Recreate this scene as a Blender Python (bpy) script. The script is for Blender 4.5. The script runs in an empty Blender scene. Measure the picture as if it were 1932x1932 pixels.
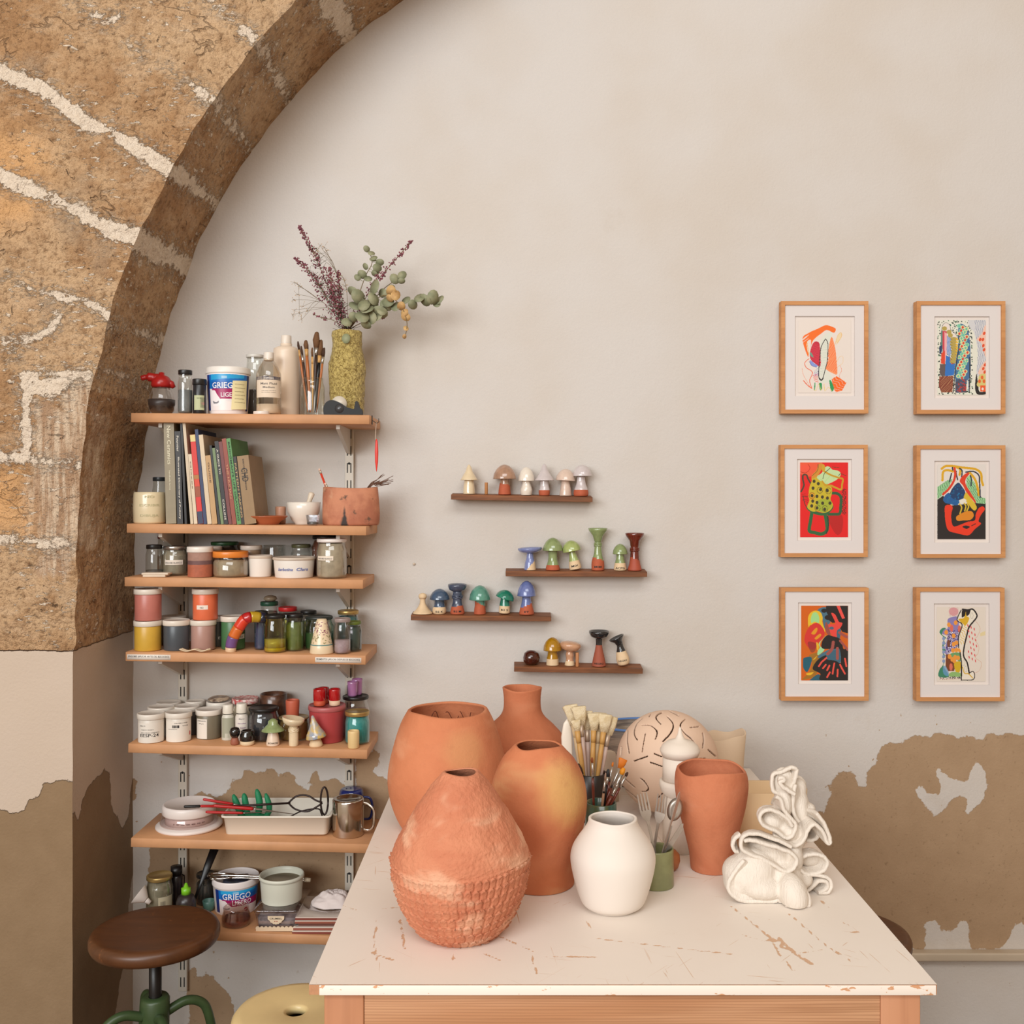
import bpy, bmesh, math, random
import numpy as np
from mathutils import Vector, Matrix, noise
random.seed(7)
SC = bpy.context.scene
COL = SC.collection
PI = math.pi
# ---------------------------------------------------------------- camera, world, lights, exposure
F, D, H, CX, CY = 1932.0, 3.22, 1.66, 975.0, 943.0      # focal length in pixels, wall distance, eye height, vanishing point
cam = bpy.data.cameras.new('camera'); camo = bpy.data.objects.new('camera', cam); COL.objects.link(camo)
camo.location = (0, -D, H); camo.rotation_euler = (PI/2, 0, 0)
cam.sensor_width = 36; cam.lens = 36; cam.shift_x = (966-CX)/1932; cam.shift_y = -(966-CY)/1932
cam.clip_start = .05
SC.camera = camo
w = bpy.data.worlds.new('world'); SC.world = w; w.use_nodes = True
w.node_tree.nodes['Background'].inputs[0].default_value = (1.0, .74, .50, 1)
w.node_tree.nodes['Background'].inputs[1].default_value = .72
def area(name, loc, target, sx, sy, power, col):
    l = bpy.data.lights.new(name, 'AREA'); l.shape = 'RECTANGLE'; l.size = sx; l.size_y = sy; l.energy = power; l.color = col
    o = bpy.data.objects.new(name, l); COL.objects.link(o); o.location = loc
    o.rotation_euler = (Vector(target)-Vector(loc)).to_track_quat('-Z', 'Y').to_euler()
    return o
area('window_daylight', (-2.8, -6.6, 2.95), (.2, 0, 1.5), 4.2, 2.2, 430, (.94, .98, 1.0))
area('overhead_fill_light', (.1, -5.4, 4.9), (.2, -.3, 1.2), 4.2, 1.6, 190, (.95, .98, 1.0))  # added soft fill from above and behind, no real window; lifts tabletop and wall
SC.view_settings.view_transform = 'Standard'; SC.view_settings.look = 'None'
SC.view_settings.gamma = 1; SC.view_settings.use_curve_mapping = False
SC.view_settings.exposure = -0.52

# ---------------------------------------------------------------- helpers
def lin(c):
    c = c/255.0
    return c/12.92 if c <= .04045 else ((c+.055)/1.055)**2.4
def C(r, g, b, k=1.0): return tuple(min(.95, lin(v)*k) for v in (r, g, b))
def PT(px, py, y):
    s = F/(D+y); return Vector(((px-CX)/s, y, H-(py-CY)/s))
class NT:
    def __init__(s, name):
        s.m = bpy.data.materials.new(name); s.m.use_nodes = True; s.t = s.m.node_tree
        s.b = s.t.nodes['Principled BSDF']; s.out = s.t.nodes['Material Output']
    def n(s, ty, ins=None, **kw):
        x = s.t.nodes.new('ShaderNode'+ty)
        for k, v in kw.items(): setattr(x, k, v)
        for k, v in (ins or {}).items(): s.set(x.inputs[k], v)
        return x
    def set(s, inp, v):
        if isinstance(v, bpy.types.NodeSocket): s.t.links.new(v, inp)
        elif isinstance(v, (tuple, list)) and len(v) == 3 and inp.type == 'RGBA': inp.default_value = (*v, 1)
        else: inp.default_value = v
    def math(s, op, a, b=0.0, c=0.0, clamp=False):
        x = s.n('Math', {0: a, 1: b, 2: c}, operation=op, use_clamp=clamp); return x.outputs[0]
    def mix(s, f, a, b):
        x = s.n('Mix', data_type='RGBA'); s.set(x.inputs[0], f); s.set(x.inputs[6], a); s.set(x.inputs[7], b); return x.outputs[2]
    def noise(s, scale, detail=4, rough=.55, vec=None, dist=0):
        x = s.n('TexNoise', {'Scale': scale, 'Detail': detail, 'Roughness': rough, 'Distortion': dist})
        if vec is not None: s.set(x.inputs['Vector'], vec)
        return x.outputs[0]
    def obj(s): return s.n('TexCoord').outputs['Object']
    def mapv(s, vec, sc=(1, 1, 1), rot=(0, 0, 0)):
        return s.n('Mapping', {'Vector': vec, 'Scale': Vector(sc), 'Rotation': Vector(rot)}).outputs[0]
    def ss(s, v, lo, hi):
        x = s.n('MapRange', {0: v, 1: lo, 2: hi}, interpolation_type='SMOOTHSTEP'); return x.outputs[0]
    def attr(s, name): return s.n('Attribute', attribute_name=name).outputs['Fac']
    def bump(s, h, strength=.3, dist=.01):
        return s.n('Bump', {'Height': h, 'Strength': strength, 'Distance': dist}).outputs[0]
    def fin(s, color=None, rough=None, normal=None, **kw):
        if color is not None: s.set(s.b.inputs['Base Color'], color)
        if rough is not None: s.set(s.b.inputs['Roughness'], rough)
        if normal is not None: s.set(s.b.inputs['Normal'], normal)
        for k, v in kw.items(): s.set(s.b.inputs[k.replace('_', ' ')], v)
        return s.m
_mc = {}
def M(col, rough=.5, metal=0.0, var=0.0, scale=30, bump=0.0, bs=60, col2=None, coat=0.0):
    """plain procedural material: base colour with optional mottling to a second colour and bump"""
    key = (tuple(round(c, 4) for c in col), rough, metal, var, scale, bump, bs, col2, coat)
    if key in _mc: return _mc[key]
    t = NT('surface')
    c = tuple(col)
    if var or col2:
        v = t.obj(); f = t.ss(t.noise(scale, 4, .6, v), .35, .65)
        c2 = col2 or tuple(x*(1-var) for x in col)
        c = t.mix(f, c, c2)
    nrm = t.bump(t.noise(bs, 4, .6, t.obj()), bump, .004) if bump else None
    t.fin(c, rough, nrm, Metallic=metal)
    if coat: t.fin(Coat_Weight=coat, Coat_Roughness=.08)
    _mc[key] = t.m; return t.m
def glassmat(tint=(.93, .95, .93), key=None):
    k = ('glass', tint)
    if k in _mc: return _mc[k]
    t = NT('clear_glass')
    tr = t.n('BsdfTransparent', {'Color': tint}); gl = t.n('BsdfGlossy', {'Color': (1, 1, 1), 'Roughness': .06})
    lw = t.n('LayerWeight', {'Blend': .28})
    f = t.math('MULTIPLY_ADD', lw.outputs['Facing'], .55, .05)
    mx = t.n('MixShader'); t.set(mx.inputs[0], f); t.set(mx.inputs[1], tr.outputs[0]); t.set(mx.inputs[2], gl.outputs[0])
    t.t.links.new(mx.outputs[0], t.out.inputs[0]); _mc[k] = t.m; return t.m

def mk(name, V, Fc, mat, parent=None, smooth=True, mi=None, loc=None, rot=None):
    me = bpy.data.meshes.new(name)
    me.from_pydata([tuple(v) for v in V], [], Fc); 
    for m in (mat if isinstance(mat, list) else [mat]): me.materials.append(m)
    if mi is not None: me.polygons.foreach_set('material_index', mi)
    if smooth: me.polygons.foreach_set('use_smooth', [True]*len(me.polygons))
    me.update()
    o = bpy.data.objects.new(name, me); COL.objects.link(o)
    if parent: o.parent = parent
    if loc is not None: o.location = loc
    if rot is not None: o.rotation_euler = rot
    return o
def tag(o, label, cat, group=None, kind=None):
    o['label'] = label; o['category'] = cat
    if group: o['group'] = group
    if kind: o['kind'] = kind
    return o
def struct(o): o['kind'] = 'structure'; return o
def thing(name, label, cat, loc=(0, 0, 0), rot=(0, 0, 0), group=None):
    o = bpy.data.objects.new(name, None); COL.objects.link(o); o.location = loc; o.rotation_euler = rot
    o.empty_display_size = .02
    return tag(o, label, cat, group)
def cr(pts, n=8, closed=False):
    """Catmull-Rom through points"""
    P = [np.array(p, float) for p in pts]; out = []; N = len(P)
    for i in range(N if closed else N-1):
        if closed: a, b, c, d = P[(i-1) % N], P[i], P[(i+1) % N], P[(i+2) % N]
        else: a, b, c, d = P[max(i-1, 0)], P[i], P[i+1], P[min(i+2, N-1)]
        for k in range(n):
            t = k/n; out.append(.5*((2*b)+(c-a)*t+(2*a-5*b+4*c-d)*t*t+(3*b-a-3*c+d)*t**3))
    if not closed: out.append(P[-1])
    return out
def lathe(prof, n=32, fn=None):
    V = []; Fc = []; rows = []
    for (r, z) in prof:
        if r < 1e-6: rows.append([len(V)]); V.append((0, 0, z)); continue
        row = []
        for k in range(n):
            a = 2*PI*k/n; row.append(len(V)); p = (r*math.cos(a), r*math.sin(a), z)
            V.append(fn(p, a, r, z) if fn else p)
        rows.append(row)
    for a, b in zip(rows, rows[1:]):
        for k in range(n):
            q = [a[k % len(a)], a[(k+1) % len(a)], b[(k+1) % len(b)], b[k % len(b)]]
            q2 = []
            for v in q:
                if v not in q2: q2.append(v)
            if len(q2) > 2: Fc.append(q2)
    return V, Fc
def solid(pts, bev=.0):
    """closed solid profile from outline (r,z) bottom to top"""
    return [(0, pts[0][1])]+list(pts)+[(0, pts[-1][1])]
def cylp(r0, r1, h, b=.002, z0=0.0):
    b = min(b, h*.3, r0*.4)
    return [(0, z0), (r0-b, z0), (r0-b*.3, z0+b*.3), (r0, z0+b), (r1, z0+h-b), (r1-b*.3, z0+h-b*.3), (r1-b, z0+h), (0, z0+h)]
def cup(out, t, floor=None):
    """open vessel: outline (r,z) bottom to top, wall thickness t"""
    fl = out[0][1]+(floor or t)
    inn = [(max(r-t, .001), max(z, fl)) for r, z in reversed(out)]
    top = out[-1]
    return [(0, out[0][1])]+list(out)+[(top[0]-t*.5, top[1]+t*.3)]+inn+[(0, fl)]
def box(x0, x1, y0, y1, z0, z1, bev=0, seg=2):
    bm = bmesh.new(); bmesh.ops.create_cube(bm, size=1)
    for v in bm.verts:
        v.co = ((x0+x1)/2+v.co.x*(x1-x0), (y0+y1)/2+v.co.y*(y1-y0), (z0+z1)/2+v.co.z*(z1-z0))
    if bev: bmesh.ops.bevel(bm, geom=bm.edges[:], offset=bev, segments=seg, affect='EDGES', profile=.6)
    bm.verts.index_update()
    V = [tuple(v.co) for v in bm.verts]; Fc = [[v.index for v in f.verts] for f in bm.faces]; bm.free(); return V, Fc
def tube(pts, rad, n=10, cap=True, flat=1.0):
    pts = [Vector(p) for p in pts]; m = len(pts)
    rad = rad if isinstance(rad, (list, tuple)) else [rad]*m
    V = []; Fc = []; up = None
    for i, p in enumerate(pts):
        t = (pts[min(i+1, m-1)]-pts[max(i-1, 0)]).normalized()
        if up is None: up = t.orthogonal().normalized() if abs(t.y) > .9 else (Vector((0, 1, 0))-t*t.y).normalized()
        else: up = (up-t*up.dot(t)).normalized()
        sd = t.cross(up)
        for k in range(n):
            a = 2*PI*k/n; V.append(p+(up*math.cos(a)*flat+sd*math.sin(a))*rad[i])
    for i in range(m-1):
        for k in range(n):
            Fc.append([i*n+k, i*n+(k+1) % n, (i+1)*n+(k+1) % n, (i+1)*n+k])
    if cap: Fc.append(list(range(n))[::-1]); Fc.append([(m-1)*n+k for k in range(n)])
    return V, Fc
def orient(d, spin=0.0):
    """rotation taking local z to d with local x kept close to world x"""
    z = d.normalized(); x = Vector((1, 0, 0)); x = (x-z*x.dot(z)).normalized(); y = z.cross(x)
    return (Matrix((x, y, z)).transposed() @ Matrix.Rotation(spin, 3, 'Z')).to_euler()
def join(*ms):
    V = []; Fc = []; mi = []
    for j, (v, f) in enumerate(ms):
        o = len(V); V += [tuple(p) for p in v]; Fc += [[i+o for i in q] for q in f]; mi += [j]*len(f)
    return V, Fc, mi
def xf(m, loc=(0, 0, 0), rot=(0, 0, 0)):
    from mathutils import Euler
    R = Euler(rot).to_matrix(); return [tuple(R@Vector(v)+Vector(loc)) for v in m[0]], m[1]
def extrude(poly, t, axis='y'):
    """outline (x,z) extruded along y by t, centred"""
    n = len(poly)
    V = [(x, -t/2, z) for x, z in poly]+[(x, t/2, z) for x, z in poly]
    Fc = [list(range(n)), list(range(2*n-1, n-1, -1))]+[[i, n+i, n+(i+1) % n, (i+1) % n] for i in range(n)]
    return V, Fc
_tx = {}
def textmesh(s, h, width=None):
    """flat lettering: verts (x,z) centred on 0, faces"""
    if s not in _tx:
        c = bpy.data.curves.new('lettering', 'FONT'); c.body = s; c.size = 1; c.resolution_u = 2; c.offset = .012
        o = bpy.data.objects.new('lettering', c); COL.objects.link(o)
        me = bpy.data.meshes.new_from_object(o.evaluated_get(bpy.context.evaluated_depsgraph_get()))
        v = [(p.co.x, p.co.y) for p in me.vertices]; f = [list(p.vertices) for p in me.polygons]
        bpy.data.objects.remove(o); bpy.data.curves.remove(c); bpy.data.meshes.remove(me); _tx[s] = (v, f)
    v, f = _tx[s]; xs = [p[0] for p in v]; zs = [p[1] for p in v]
    mx = (min(xs)+max(xs))/2; mz = min(zs); k = h/.73; kx = k
    if width: kx = width/(max(xs)-min(xs))
    return [((x-mx)*kx, (z-mz)*k) for x, z in v], f
def sd_poly(P, poly):
    """signed distance of points (N,2) to a polygon, negative inside"""
    poly = np.array(poly, float); a = poly; b = np.roll(poly, -1, 0)
    d = np.full(len(P), 1e9); ins = np.zeros(len(P), bool)
    for p, q in zip(a, b):
        e = q-p; w_ = P-p; t = np.clip((w_@e)/max(e@e, 1e-12), 0, 1); d = np.minimum(d, np.hypot(*(w_-t[:, None]*e).T))
        c = (p[1] > P[:, 1]) != (q[1] > P[:, 1])
        with np.errstate(divide='ignore', invalid='ignore'): xi = (q[0]-p[0])*(P[:, 1]-p[1])/(q[1]-p[1]+1e-12)+p[0]
        ins ^= c & (P[:, 0] < xi)
    return np.where(ins, -d, d)
def sd_line(P, pts):
    pts = np.array(pts, float); d = np.full(len(P), 1e9)
    for p, q in zip(pts, pts[1:]):
        e = q-p; w_ = P-p; t = np.clip((w_@e)/max(e@e, 1e-12), 0, 1); d = np.minimum(d, np.hypot(*(w_-t[:, None]*e).T))
    return d
def setattr_f(o, name, vals):
    a = o.data.attributes.new(name, 'FLOAT', 'POINT'); a.data.foreach_set('value', np.asarray(vals, np.float32))
def grid(nu, nv): return [[j*nu+i, j*nu+i+1, (j+1)*nu+i+1, (j+1)*nu+i] for j in range(nv-1) for i in range(nu-1)]
def lab_px(pts, y=0.0, o=(0, 0), s=1.0):
    """photo points (zoom origin o, zoom scale s) to wall-plane metres (x,z) at depth y"""
    out = []
    for u, v in pts:
        p = PT(o[0]+u/s, o[1]+v/s, y); out.append((p.x, p.z))
    return out

# painter: colours a fine grid from polygons, strokes, ellipses
class Paint:
    def __init__(s, x0, y0, x1, y1, nx, base):
        s.r = (x0, y0, x1, y1); s.nx = nx; s.ny = int(nx*(y1-y0)/(x1-x0))
        X, Y = np.meshgrid(np.linspace(x0, x1, s.nx), np.linspace(y0, y1, s.ny))
        s.P = np.stack([X.ravel(), Y.ravel()], 1); s.c = np.tile(np.array(C(*base)), (len(s.P), 1)); s.rng = np.random.RandomState(3)
    def put(s, m, col, a=1.0):
        s.c[m] = s.c[m]*(1-a)+np.array(C(*col))*a
    def P_(s, col, pts, a=1.0, r=0): s.put(sd_poly(s.P, pts) < r, col, a); return s
    def L(s, col, w_, pts, a=1.0, sm=True):
        if sm and len(pts) > 2: pts = cr(pts, 6)
        s.put(sd_line(s.P, pts) < w_/2, col, a); return s
    def S(s, col, pts, a=1.0): s.put(sd_poly(s.P, cr(pts, 6, True)) < 0, col, a); return s
    def E(s, col, cx, cy, rx, ry, rot=0, a=1.0):
        q = s.P-np.array([cx, cy]); c_, s_ = math.cos(rot), math.sin(rot)
        u = q[:, 0]*c_+q[:, 1]*s_; v = -q[:, 0]*s_+q[:, 1]*c_
        s.put((u/rx)**2+(v/ry)**2 < 1, col, a); return s
    def dots(s, col, r, n, x0, y0, x1, y1, poly=None):
        for i in range(n):
            x = s.rng.uniform(x0, x1); y = s.rng.uniform(y0, y1)
            if poly is not None and sd_poly(np.array([[x, y]]), poly)[0] > 0: continue
            s.E(col, x, y, r*s.rng.uniform(.7, 1.3), r*s.rng.uniform(.7, 1.3))
        return s
    def hatch(s, col, w_, poly, ang, sp, a=1.0, jit=.3):
        q = s.P; d = q[:, 0]*math.cos(ang)+q[:, 1]*math.sin(ang)
        d = d+jit*sp*np.sin(q[:, 1]*.05+q[:, 0]*.031)
        m = (np.abs((d/sp) % 1-.5)*sp < w_/2) & (sd_poly(q, poly) < 0); s.put(m, col, a); return s
def paintmat(rough=.6):
    k = ('paint', rough)
    if k not in _mc:
        t = NT('painted_paper'); t.fin(t.n('Attribute', attribute_name='ink').outputs['Color'], rough); _mc[k] = t.m
    return _mc[k]
def paint_mesh(name, pa, fn, parent, rough=.6):
    """fn(u,v) in 0..1 (v down) to a 3d point"""
    nx, ny = pa.nx, pa.ny
    V = [fn(i/(nx-1), j/(ny-1)) for j in range(ny) for i in range(nx)]
    Fc = [[j*nx+i, (j+1)*nx+i, (j+1)*nx+i+1, j*nx+i+1] for j in range(ny-1) for i in range(nx-1)]
    o = mk(name, V, Fc, paintmat(rough), parent)
    a = o.data.attributes.new('ink', 'FLOAT_COLOR', 'POINT')
    a.data.foreach_set('color', np.c_[pa.c, np.ones(len(pa.c))].astype(np.float32).ravel())
    return o
# ---------------------------------------------------------------- the room
def plaster_peel_mat():
    t = NT('peeling_plaster'); v = t.obj()
    sd = t.attr('peel')
    e = t.math('ADD', sd, t.math('MULTIPLY', t.math('SUBTRACT', t.noise(22, 6, .65, v), .5), .05))
    fleck = t.ss(t.noise(55, 3, .5, v), .71, .735)             # small chips near the damage
    near = t.ss(sd, .22, .03)
    m = t.math('MAXIMUM', t.ss(e, .0015, -.0015), t.math('MULTIPLY', fleck, near))
    paint = t.mix(t.ss(t.noise(2.2, 3, .5, v), .35, .7), C(207, 202, 197), C(203, 195, 186))
    grime = t.ss(t.math('ADD', t.noise(5, 5, .6, v), t.math('MULTIPLY', near, .12)), .66, .8)
    paint = t.mix(t.math('MULTIPLY', grime, .35), paint, C(192, 180, 166))
    sand = t.mix(t.noise(9, 5, .6, v), C(180, 152, 122), C(158, 130, 100))
    sand = t.mix(t.math('MULTIPLY', t.ss(t.noise(90, 3, .6, v), .6, .75), .5), sand, C(125, 100, 72))
    hgt = t.math('ADD', t.math('MULTIPLY', t.ss(e, -.002, .002), .25), t.math('MULTIPLY', t.noise(130, 5, .65, v), .35))
    hgt = t.math('ADD', hgt, t.math('MULTIPLY', t.noise(14, 3, .5, v), .5))
    return t.fin(t.mix(m, paint, sand), .92, t.bump(hgt, .55, .006))
PEEL = plaster_peel_mat()
def stone_mat():
    t = NT('arch_stone'); v = t.obj()
    z = t.n('SeparateXYZ', {0: v}).outputs[2]
    n1 = t.noise(3.5, 6, .6, v); n2 = t.noise(14, 6, .65, v); n3 = t.noise(60, 4, .6, v)
    tone = t.math('FRACT', t.math('MULTIPLY', t.attr('tone'), 1.0))
    st = t.mix(t.ss(t.math('ADD', n1, t.math('MULTIPLY', t.math('SUBTRACT', tone, .5), .35)), .35, .65), C(200, 166, 128), C(176, 136, 96))
    st = t.mix(t.math('MULTIPLY', t.ss(n2, .45, .75), .8), st, C(152, 112, 74))
    st = t.mix(t.math('MULTIPLY', t.ss(n3, .48, .7), .7), st, C(118, 84, 52))
    st = t.mix(t.math('MULTIPLY', t.ss(t.noise(7, 5, .7, t.mapv(v, (1, 1, 2.2), (0, .45, 0))), .5, .62), .35), st, C(214, 184, 150))
    st = t.mix(t.math('MULTIPLY', t.ss(t.noise(5, 3, .5, t.mapv(v, (1, 1, 1), (.3, .4, 0))), .62, .72), .35), st, C(150, 132, 112))
    pits = t.math('MAXIMUM', t.ss(t.noise(28, 5, .7, v, 1.2), .64, .72), t.math('MULTIPLY', t.math('MULTIPLY', t.ss(t.math('ABSOLUTE', t.math('SUBTRACT', t.noise(4.0, 4, .6, t.mapv(v, (1, 1, 1.7), (0, .5, 0)), .4), .5)), .010, .002), t.ss(t.noise(5, 2, .5, v), .54, .62)), .6))
    st = t.mix(t.math('MULTIPLY', pits, .6), st, C(100, 66, 38))
    band = t.math('ADD', t.attr('smear'), t.math('MULTIPLY', t.math('SUBTRACT', n2, .5), .2))
    st = t.mix(t.ss(band, .02, -.02), st, t.mix(t.ss(t.noise(18, 4, .7, t.mapv(v, (3, 1, .3))), .4, .65), C(172, 138, 108), C(215, 192, 165)))
    org = t.math('ADD', t.attr('orange'), t.math('MULTIPLY', t.math('SUBTRACT', n2, .5), .15))
    st = t.mix(t.math('MULTIPLY', t.ss(org, .06, -.06), .75), st, C(220, 168, 112))
    e = t.math('ADD', t.attr('mortar'), t.math('MULTIPLY', t.math('SUBTRACT', t.noise(34, 6, .78, v), .5), .065))
    e = t.math('ADD', e, t.math('MULTIPLY', t.math('SUBTRACT', t.noise(6.5, 3, .6, v), .5), .05))
    rag = t.noise(30, 6, .7, t.mapv(v, (.8, 1, 2.4), (0, .6, 0)))
    fl = t.math('MULTIPLY', t.ss(rag, .585, .605), t.ss(t.noise(3.3, 3, .5, t.mapv(v, (1, 1, 1), (.5, 0, 0))), .42, .52))
    halo = t.math('MULTIPLY', t.math('MULTIPLY', t.ss(e, .035, .0), t.ss(t.noise(75, 4, .7, t.mapv(v, (.7, 1, 1.6), (0, .6, 0))), .5, .6)), .7)
    mm = t.math('MAXIMUM', t.math('MAXIMUM', t.ss(e, .002, -.002), fl), halo)
    st = t.mix(mm, st, t.mix(n3, C(240, 226, 208), C(214, 192, 166)))
    # plaster below the springing line
    low = t.ss(t.math('ADD', z, t.math('MULTIPLY', n2, .02)), 1.262, 1.258)
    pe = t.math('ADD', t.attr('peel'), t.math('MULTIPLY', t.math('SUBTRACT', t.noise(22, 6, .65, v), .5), .04))
    pl = t.mix(t.ss(pe, .0015, -.0015), t.mix(n1, C(198, 182, 168), C(192, 174, 154)), t.mix(n2, C(146, 122, 94), C(128, 104, 76)))
    col = t.mix(low, st, pl)
    hs = t.math('ADD', t.math('MULTIPLY', n2, 2.2), t.math('MULTIPLY', n3, .8))
    hs = t.math('SUBTRACT', hs, t.math('MULTIPLY', pits, .6)); hs = t.math('ADD', hs, t.math('MULTIPLY', mm, .35))
    hp = t.math('ADD', t.math('MULTIPLY', t.noise(130, 4, .6, v), .06), t.math('MULTIPLY', t.ss(pe, -.002, .002), .2))
    hm = t.n('Mix', data_type='FLOAT'); t.set(hm.inputs[0], low); t.set(hm.inputs[2], hs); t.set(hm.inputs[3], hp)
    return t.fin(col, .95, t.bump(hm.outputs[0], 1.0, .02))
STONE = stone_mat()
# back wall
xs = np.concatenate([np.arange(-1.35, 2.3, .012)]); zs = np.concatenate([np.arange(-.02, 1.15, .012), np.arange(1.15, 3.6, .06)])
X, Z = np.meshgrid(xs, zs); WP = np.stack([X.ravel(), Z.ravel()], 1)
zr = ((1380, 1340), 3.263)
right = lab_px([(330, 900), (450, 640), (560, 625), (580, 585), (615, 515), (590, 490), (595, 462), (628, 435), (662, 400), (700, 378), (735, 380), (765, 420), (790, 468), (830, 470), (840, 400), (872, 350), (890, 320), (900, 270), (920, 240), (960, 195), (1020, 205), (1060, 190), (1120, 160), (1200, 168), (1280, 148), (1340, 150), (1400, 165), (1490, 175), (1512, 198), (1560, 180), (1600, 135), (1660, 145), (1801, 150), (2400, 120), (4000, 200), (4000, 1440), (1830, 1440), (1800, 1300), (1760, 1305), (1735, 1350), (1685, 1470), (1478, 1470), (1470, 1320), (1450, 1290), (1410, 1290), (1390, 1342), (1330, 1368), (1290, 1350), (1272, 1305), (1230, 1300), (1188, 1340), (1203, 1385), (1190, 1470), (900, 1470), (500, 1300)], 0, *zr)
hole = lab_px([(1265, 355), (1285, 430), (1290, 480), (1270, 515), (1215, 505), (1180, 480), (1165, 450), (1143, 478), (1152, 530), (1190, 590), (1250, 645), (1310, 620), (1350, 570), (1400, 535), (1455, 550), (1460, 590), (1435, 645), (1460, 650), (1500, 590), (1550, 545), (1576, 470), (1570, 400), (1540, 350), (1500, 310), (1480, 370), (1440, 450), (1400, 432), (1350, 420), (1310, 392)], 0, *zr)
zl = ((230, 1250), 3.864)
leftp = lab_px([(535, 962), (580, 935), (640, 960), (690, 985), (760, 960), (790, 900), (800, 855), (850, 850), (900, 790), (940, 785), (970, 810), (1010, 810), (1060, 780), (1100, 785), (1140, 822), (1200, 805), (1260, 825), (1275, 880), (1320, 920), (1360, 945), (1390, 905), (1375, 860), (1382, 820), (1410, 800), (1440, 850), (1490, 862), (1540, 840), (1590, 870), (1612, 900), (1700, 900), (1705, 740), (1720, 660), (1830, 645), (1880, 665), (1870, 740), (1840, 790), (1862, 822), (1925, 855), (2200, 1000), (2300, 1900), (215, 1900), (190, 1800), (215, 1700), (190, 1560), (200, 1340), (330, 1290), (440, 1100)], 0, *zl)
lowp = lab_px([(655, 862), (700, 845), (720, 900), (745, 905), (770, 860), (800, 890), (830, 880), (850, 940), (890, 980), (930, 1020), (940, 1100), (925, 1300), (655, 1300)], 0, (160, 1580), 3.389)
leak = lab_px([(60, 860), (90, 850), (100, 900), (85, 1000), (60, 1200), (20, 1400), (-20, 1400), (20, 1100)], 0, *zl)
sdw = np.minimum(np.maximum(sd_poly(WP, right), -sd_poly(WP, hole)), sd_poly(WP, leftp))
sdw = np.minimum(sdw, np.minimum(sd_poly(WP, lowp), sd_poly(WP, leak)))
wb = mk('wall_back', [(x, .004*noise.noise(Vector((x*2.2, 0, z*2.2)))+.004, z) for x, z in WP], grid(len(xs), len(zs)), PEEL)
setattr_f(wb, 'peel', sdw); struct(wb)
# arch wall: face towards the camera, and the soffit (inner side) running back to the back wall
T = .433
def xf_(zr):
    if zr > 0: return .9094-math.sqrt(2.1035**2-(zr+.1002)**2)
    return float(np.interp(zr, [-2, -.45, -.3, -.1, 0], [-1.209, -1.209, -1.203, -1.197, -1.1917]))
def xb_(zr):
    if zr > .24: return .7242-math.sqrt(1.8981**2-(zr-.017)**2)
    return float(np.interp(zr, [-2, -.5, -.1, .07, .24], [-1.209, -1.208, -1.204, -1.186, -1.161]))
joints = [([(0, 133), (40, 153), (81, 166), (121, 198), (161, 230), (210, 250), (262, 283), (323, 319)], 27), ([(-60, 310), (0, 331), (40, 351), (93, 371), (141, 396), (182, 420), (226, 440), (258, 448)], 22), ([(12, 525), (60, 545), (121, 561), (161, 565), (210, 597)], 5), ([(380, -30), (396, 0), (428, 24), (480, 73)], 13), ([(145, 0), (170, 24), (210, 40), (226, 24)], 8), ([(250, 85), (275, 105)], 6), ([(307, 121), (355, 157), (396, 186)], 6), ([(358, 160), (396, 186)], 13), ([(-50, 862), (0, 862), (40, 866), (80, 868), (148, 879)], 16), ([(-50, 1017), (0, 1017), (60, 1020), (128, 1027)], 13), ([(50, 712), (50, 865)], 22), ([(45, 714), (90, 708), (165, 705)], 16), ([(60, 735), (120, 725)], 24), ([(20, 620), (35, 650), (60, 640), (95, 625), (112, 600)], 5), ([(10, 640), (30, 670)], 4)]
FP = []; NU = 96; rows = np.arange(-H-.02, 1.86, .0135)
for zr_ in rows:
    x1 = xf_(zr_)
    for i in range(NU): FP.append((x1-(x1+2.15)*(i/(NU-1))**1.3, zr_+H))
FP = np.array(FP)
mor = np.full(len(FP), .5)
for pts, w_ in joints: mor = np.minimum(mor, sd_line(FP, lab_px(pts, -T))-w_/2/693)
peelf = sd_poly(FP, lab_px([(-400, 900), (-100, 850), (0, 862), (50, 880), (118, 870), (125, 825), (205, 775), (215, 745), (300, 720), (356, 712), (420, 720), (420, 2400), (-400, 2400)], -T, (0, 1200), 2.64))
smear = sd_poly(FP, lab_px([(195, 320), (330, 320), (410, 180), (545, 180), (545, 700), (440, 1090), (440, 1180), (370, 1300), (250, 1290), (180, 1130), (115, 850), (190, 640)], -T, (0, 650), 2.972))
org = np.minimum(sd_poly(FP, lab_px([(-60, 235), (20, 240), (75, 270), (95, 330), (40, 350), (-60, 320)], -T)), sd_poly(FP, lab_px([(-60, 350), (30, 365), (80, 385), (60, 420), (-60, 440)], -T)))
org = np.minimum(org, sd_poly(FP, lab_px([(-60, 880), (45, 885), (40, 920), (62, 1005), (-60, 1010)], -T)))
def rough_off(p, k):
    if p[2] < 1.25: return .0015*noise.noise(Vector(p)*9)
    return k*(noise.noise(Vector(p)*7)*.7+noise.noise(Vector(p)*22)*.4)
V1 = [(x+rough_off((x, 5, z), .011)*max(0, 1-(i_ % NU)/3), -T+rough_off((x, -T, z), .008), z) for i_, (x, z) in enumerate(FP)]
F1 = [[b, a, d, c] for a, b, c, d in grid(NU, len(rows))]
NV = 34; V2 = []; m2 = []; p2 = []; s2 = []; SJ = [(-T, [(487, 75), (600, -40)])]
sj = [(323, 319, 395, 388, 12), (258, 452, 350, 505, 24), (396, 186, 470, 283, 7), (480, 73, 550, 190, 8), (600, -40, 640, 75, 14), (234, 612, 300, 640, 6), (190, 690, 270, 735, 5)]
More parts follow.
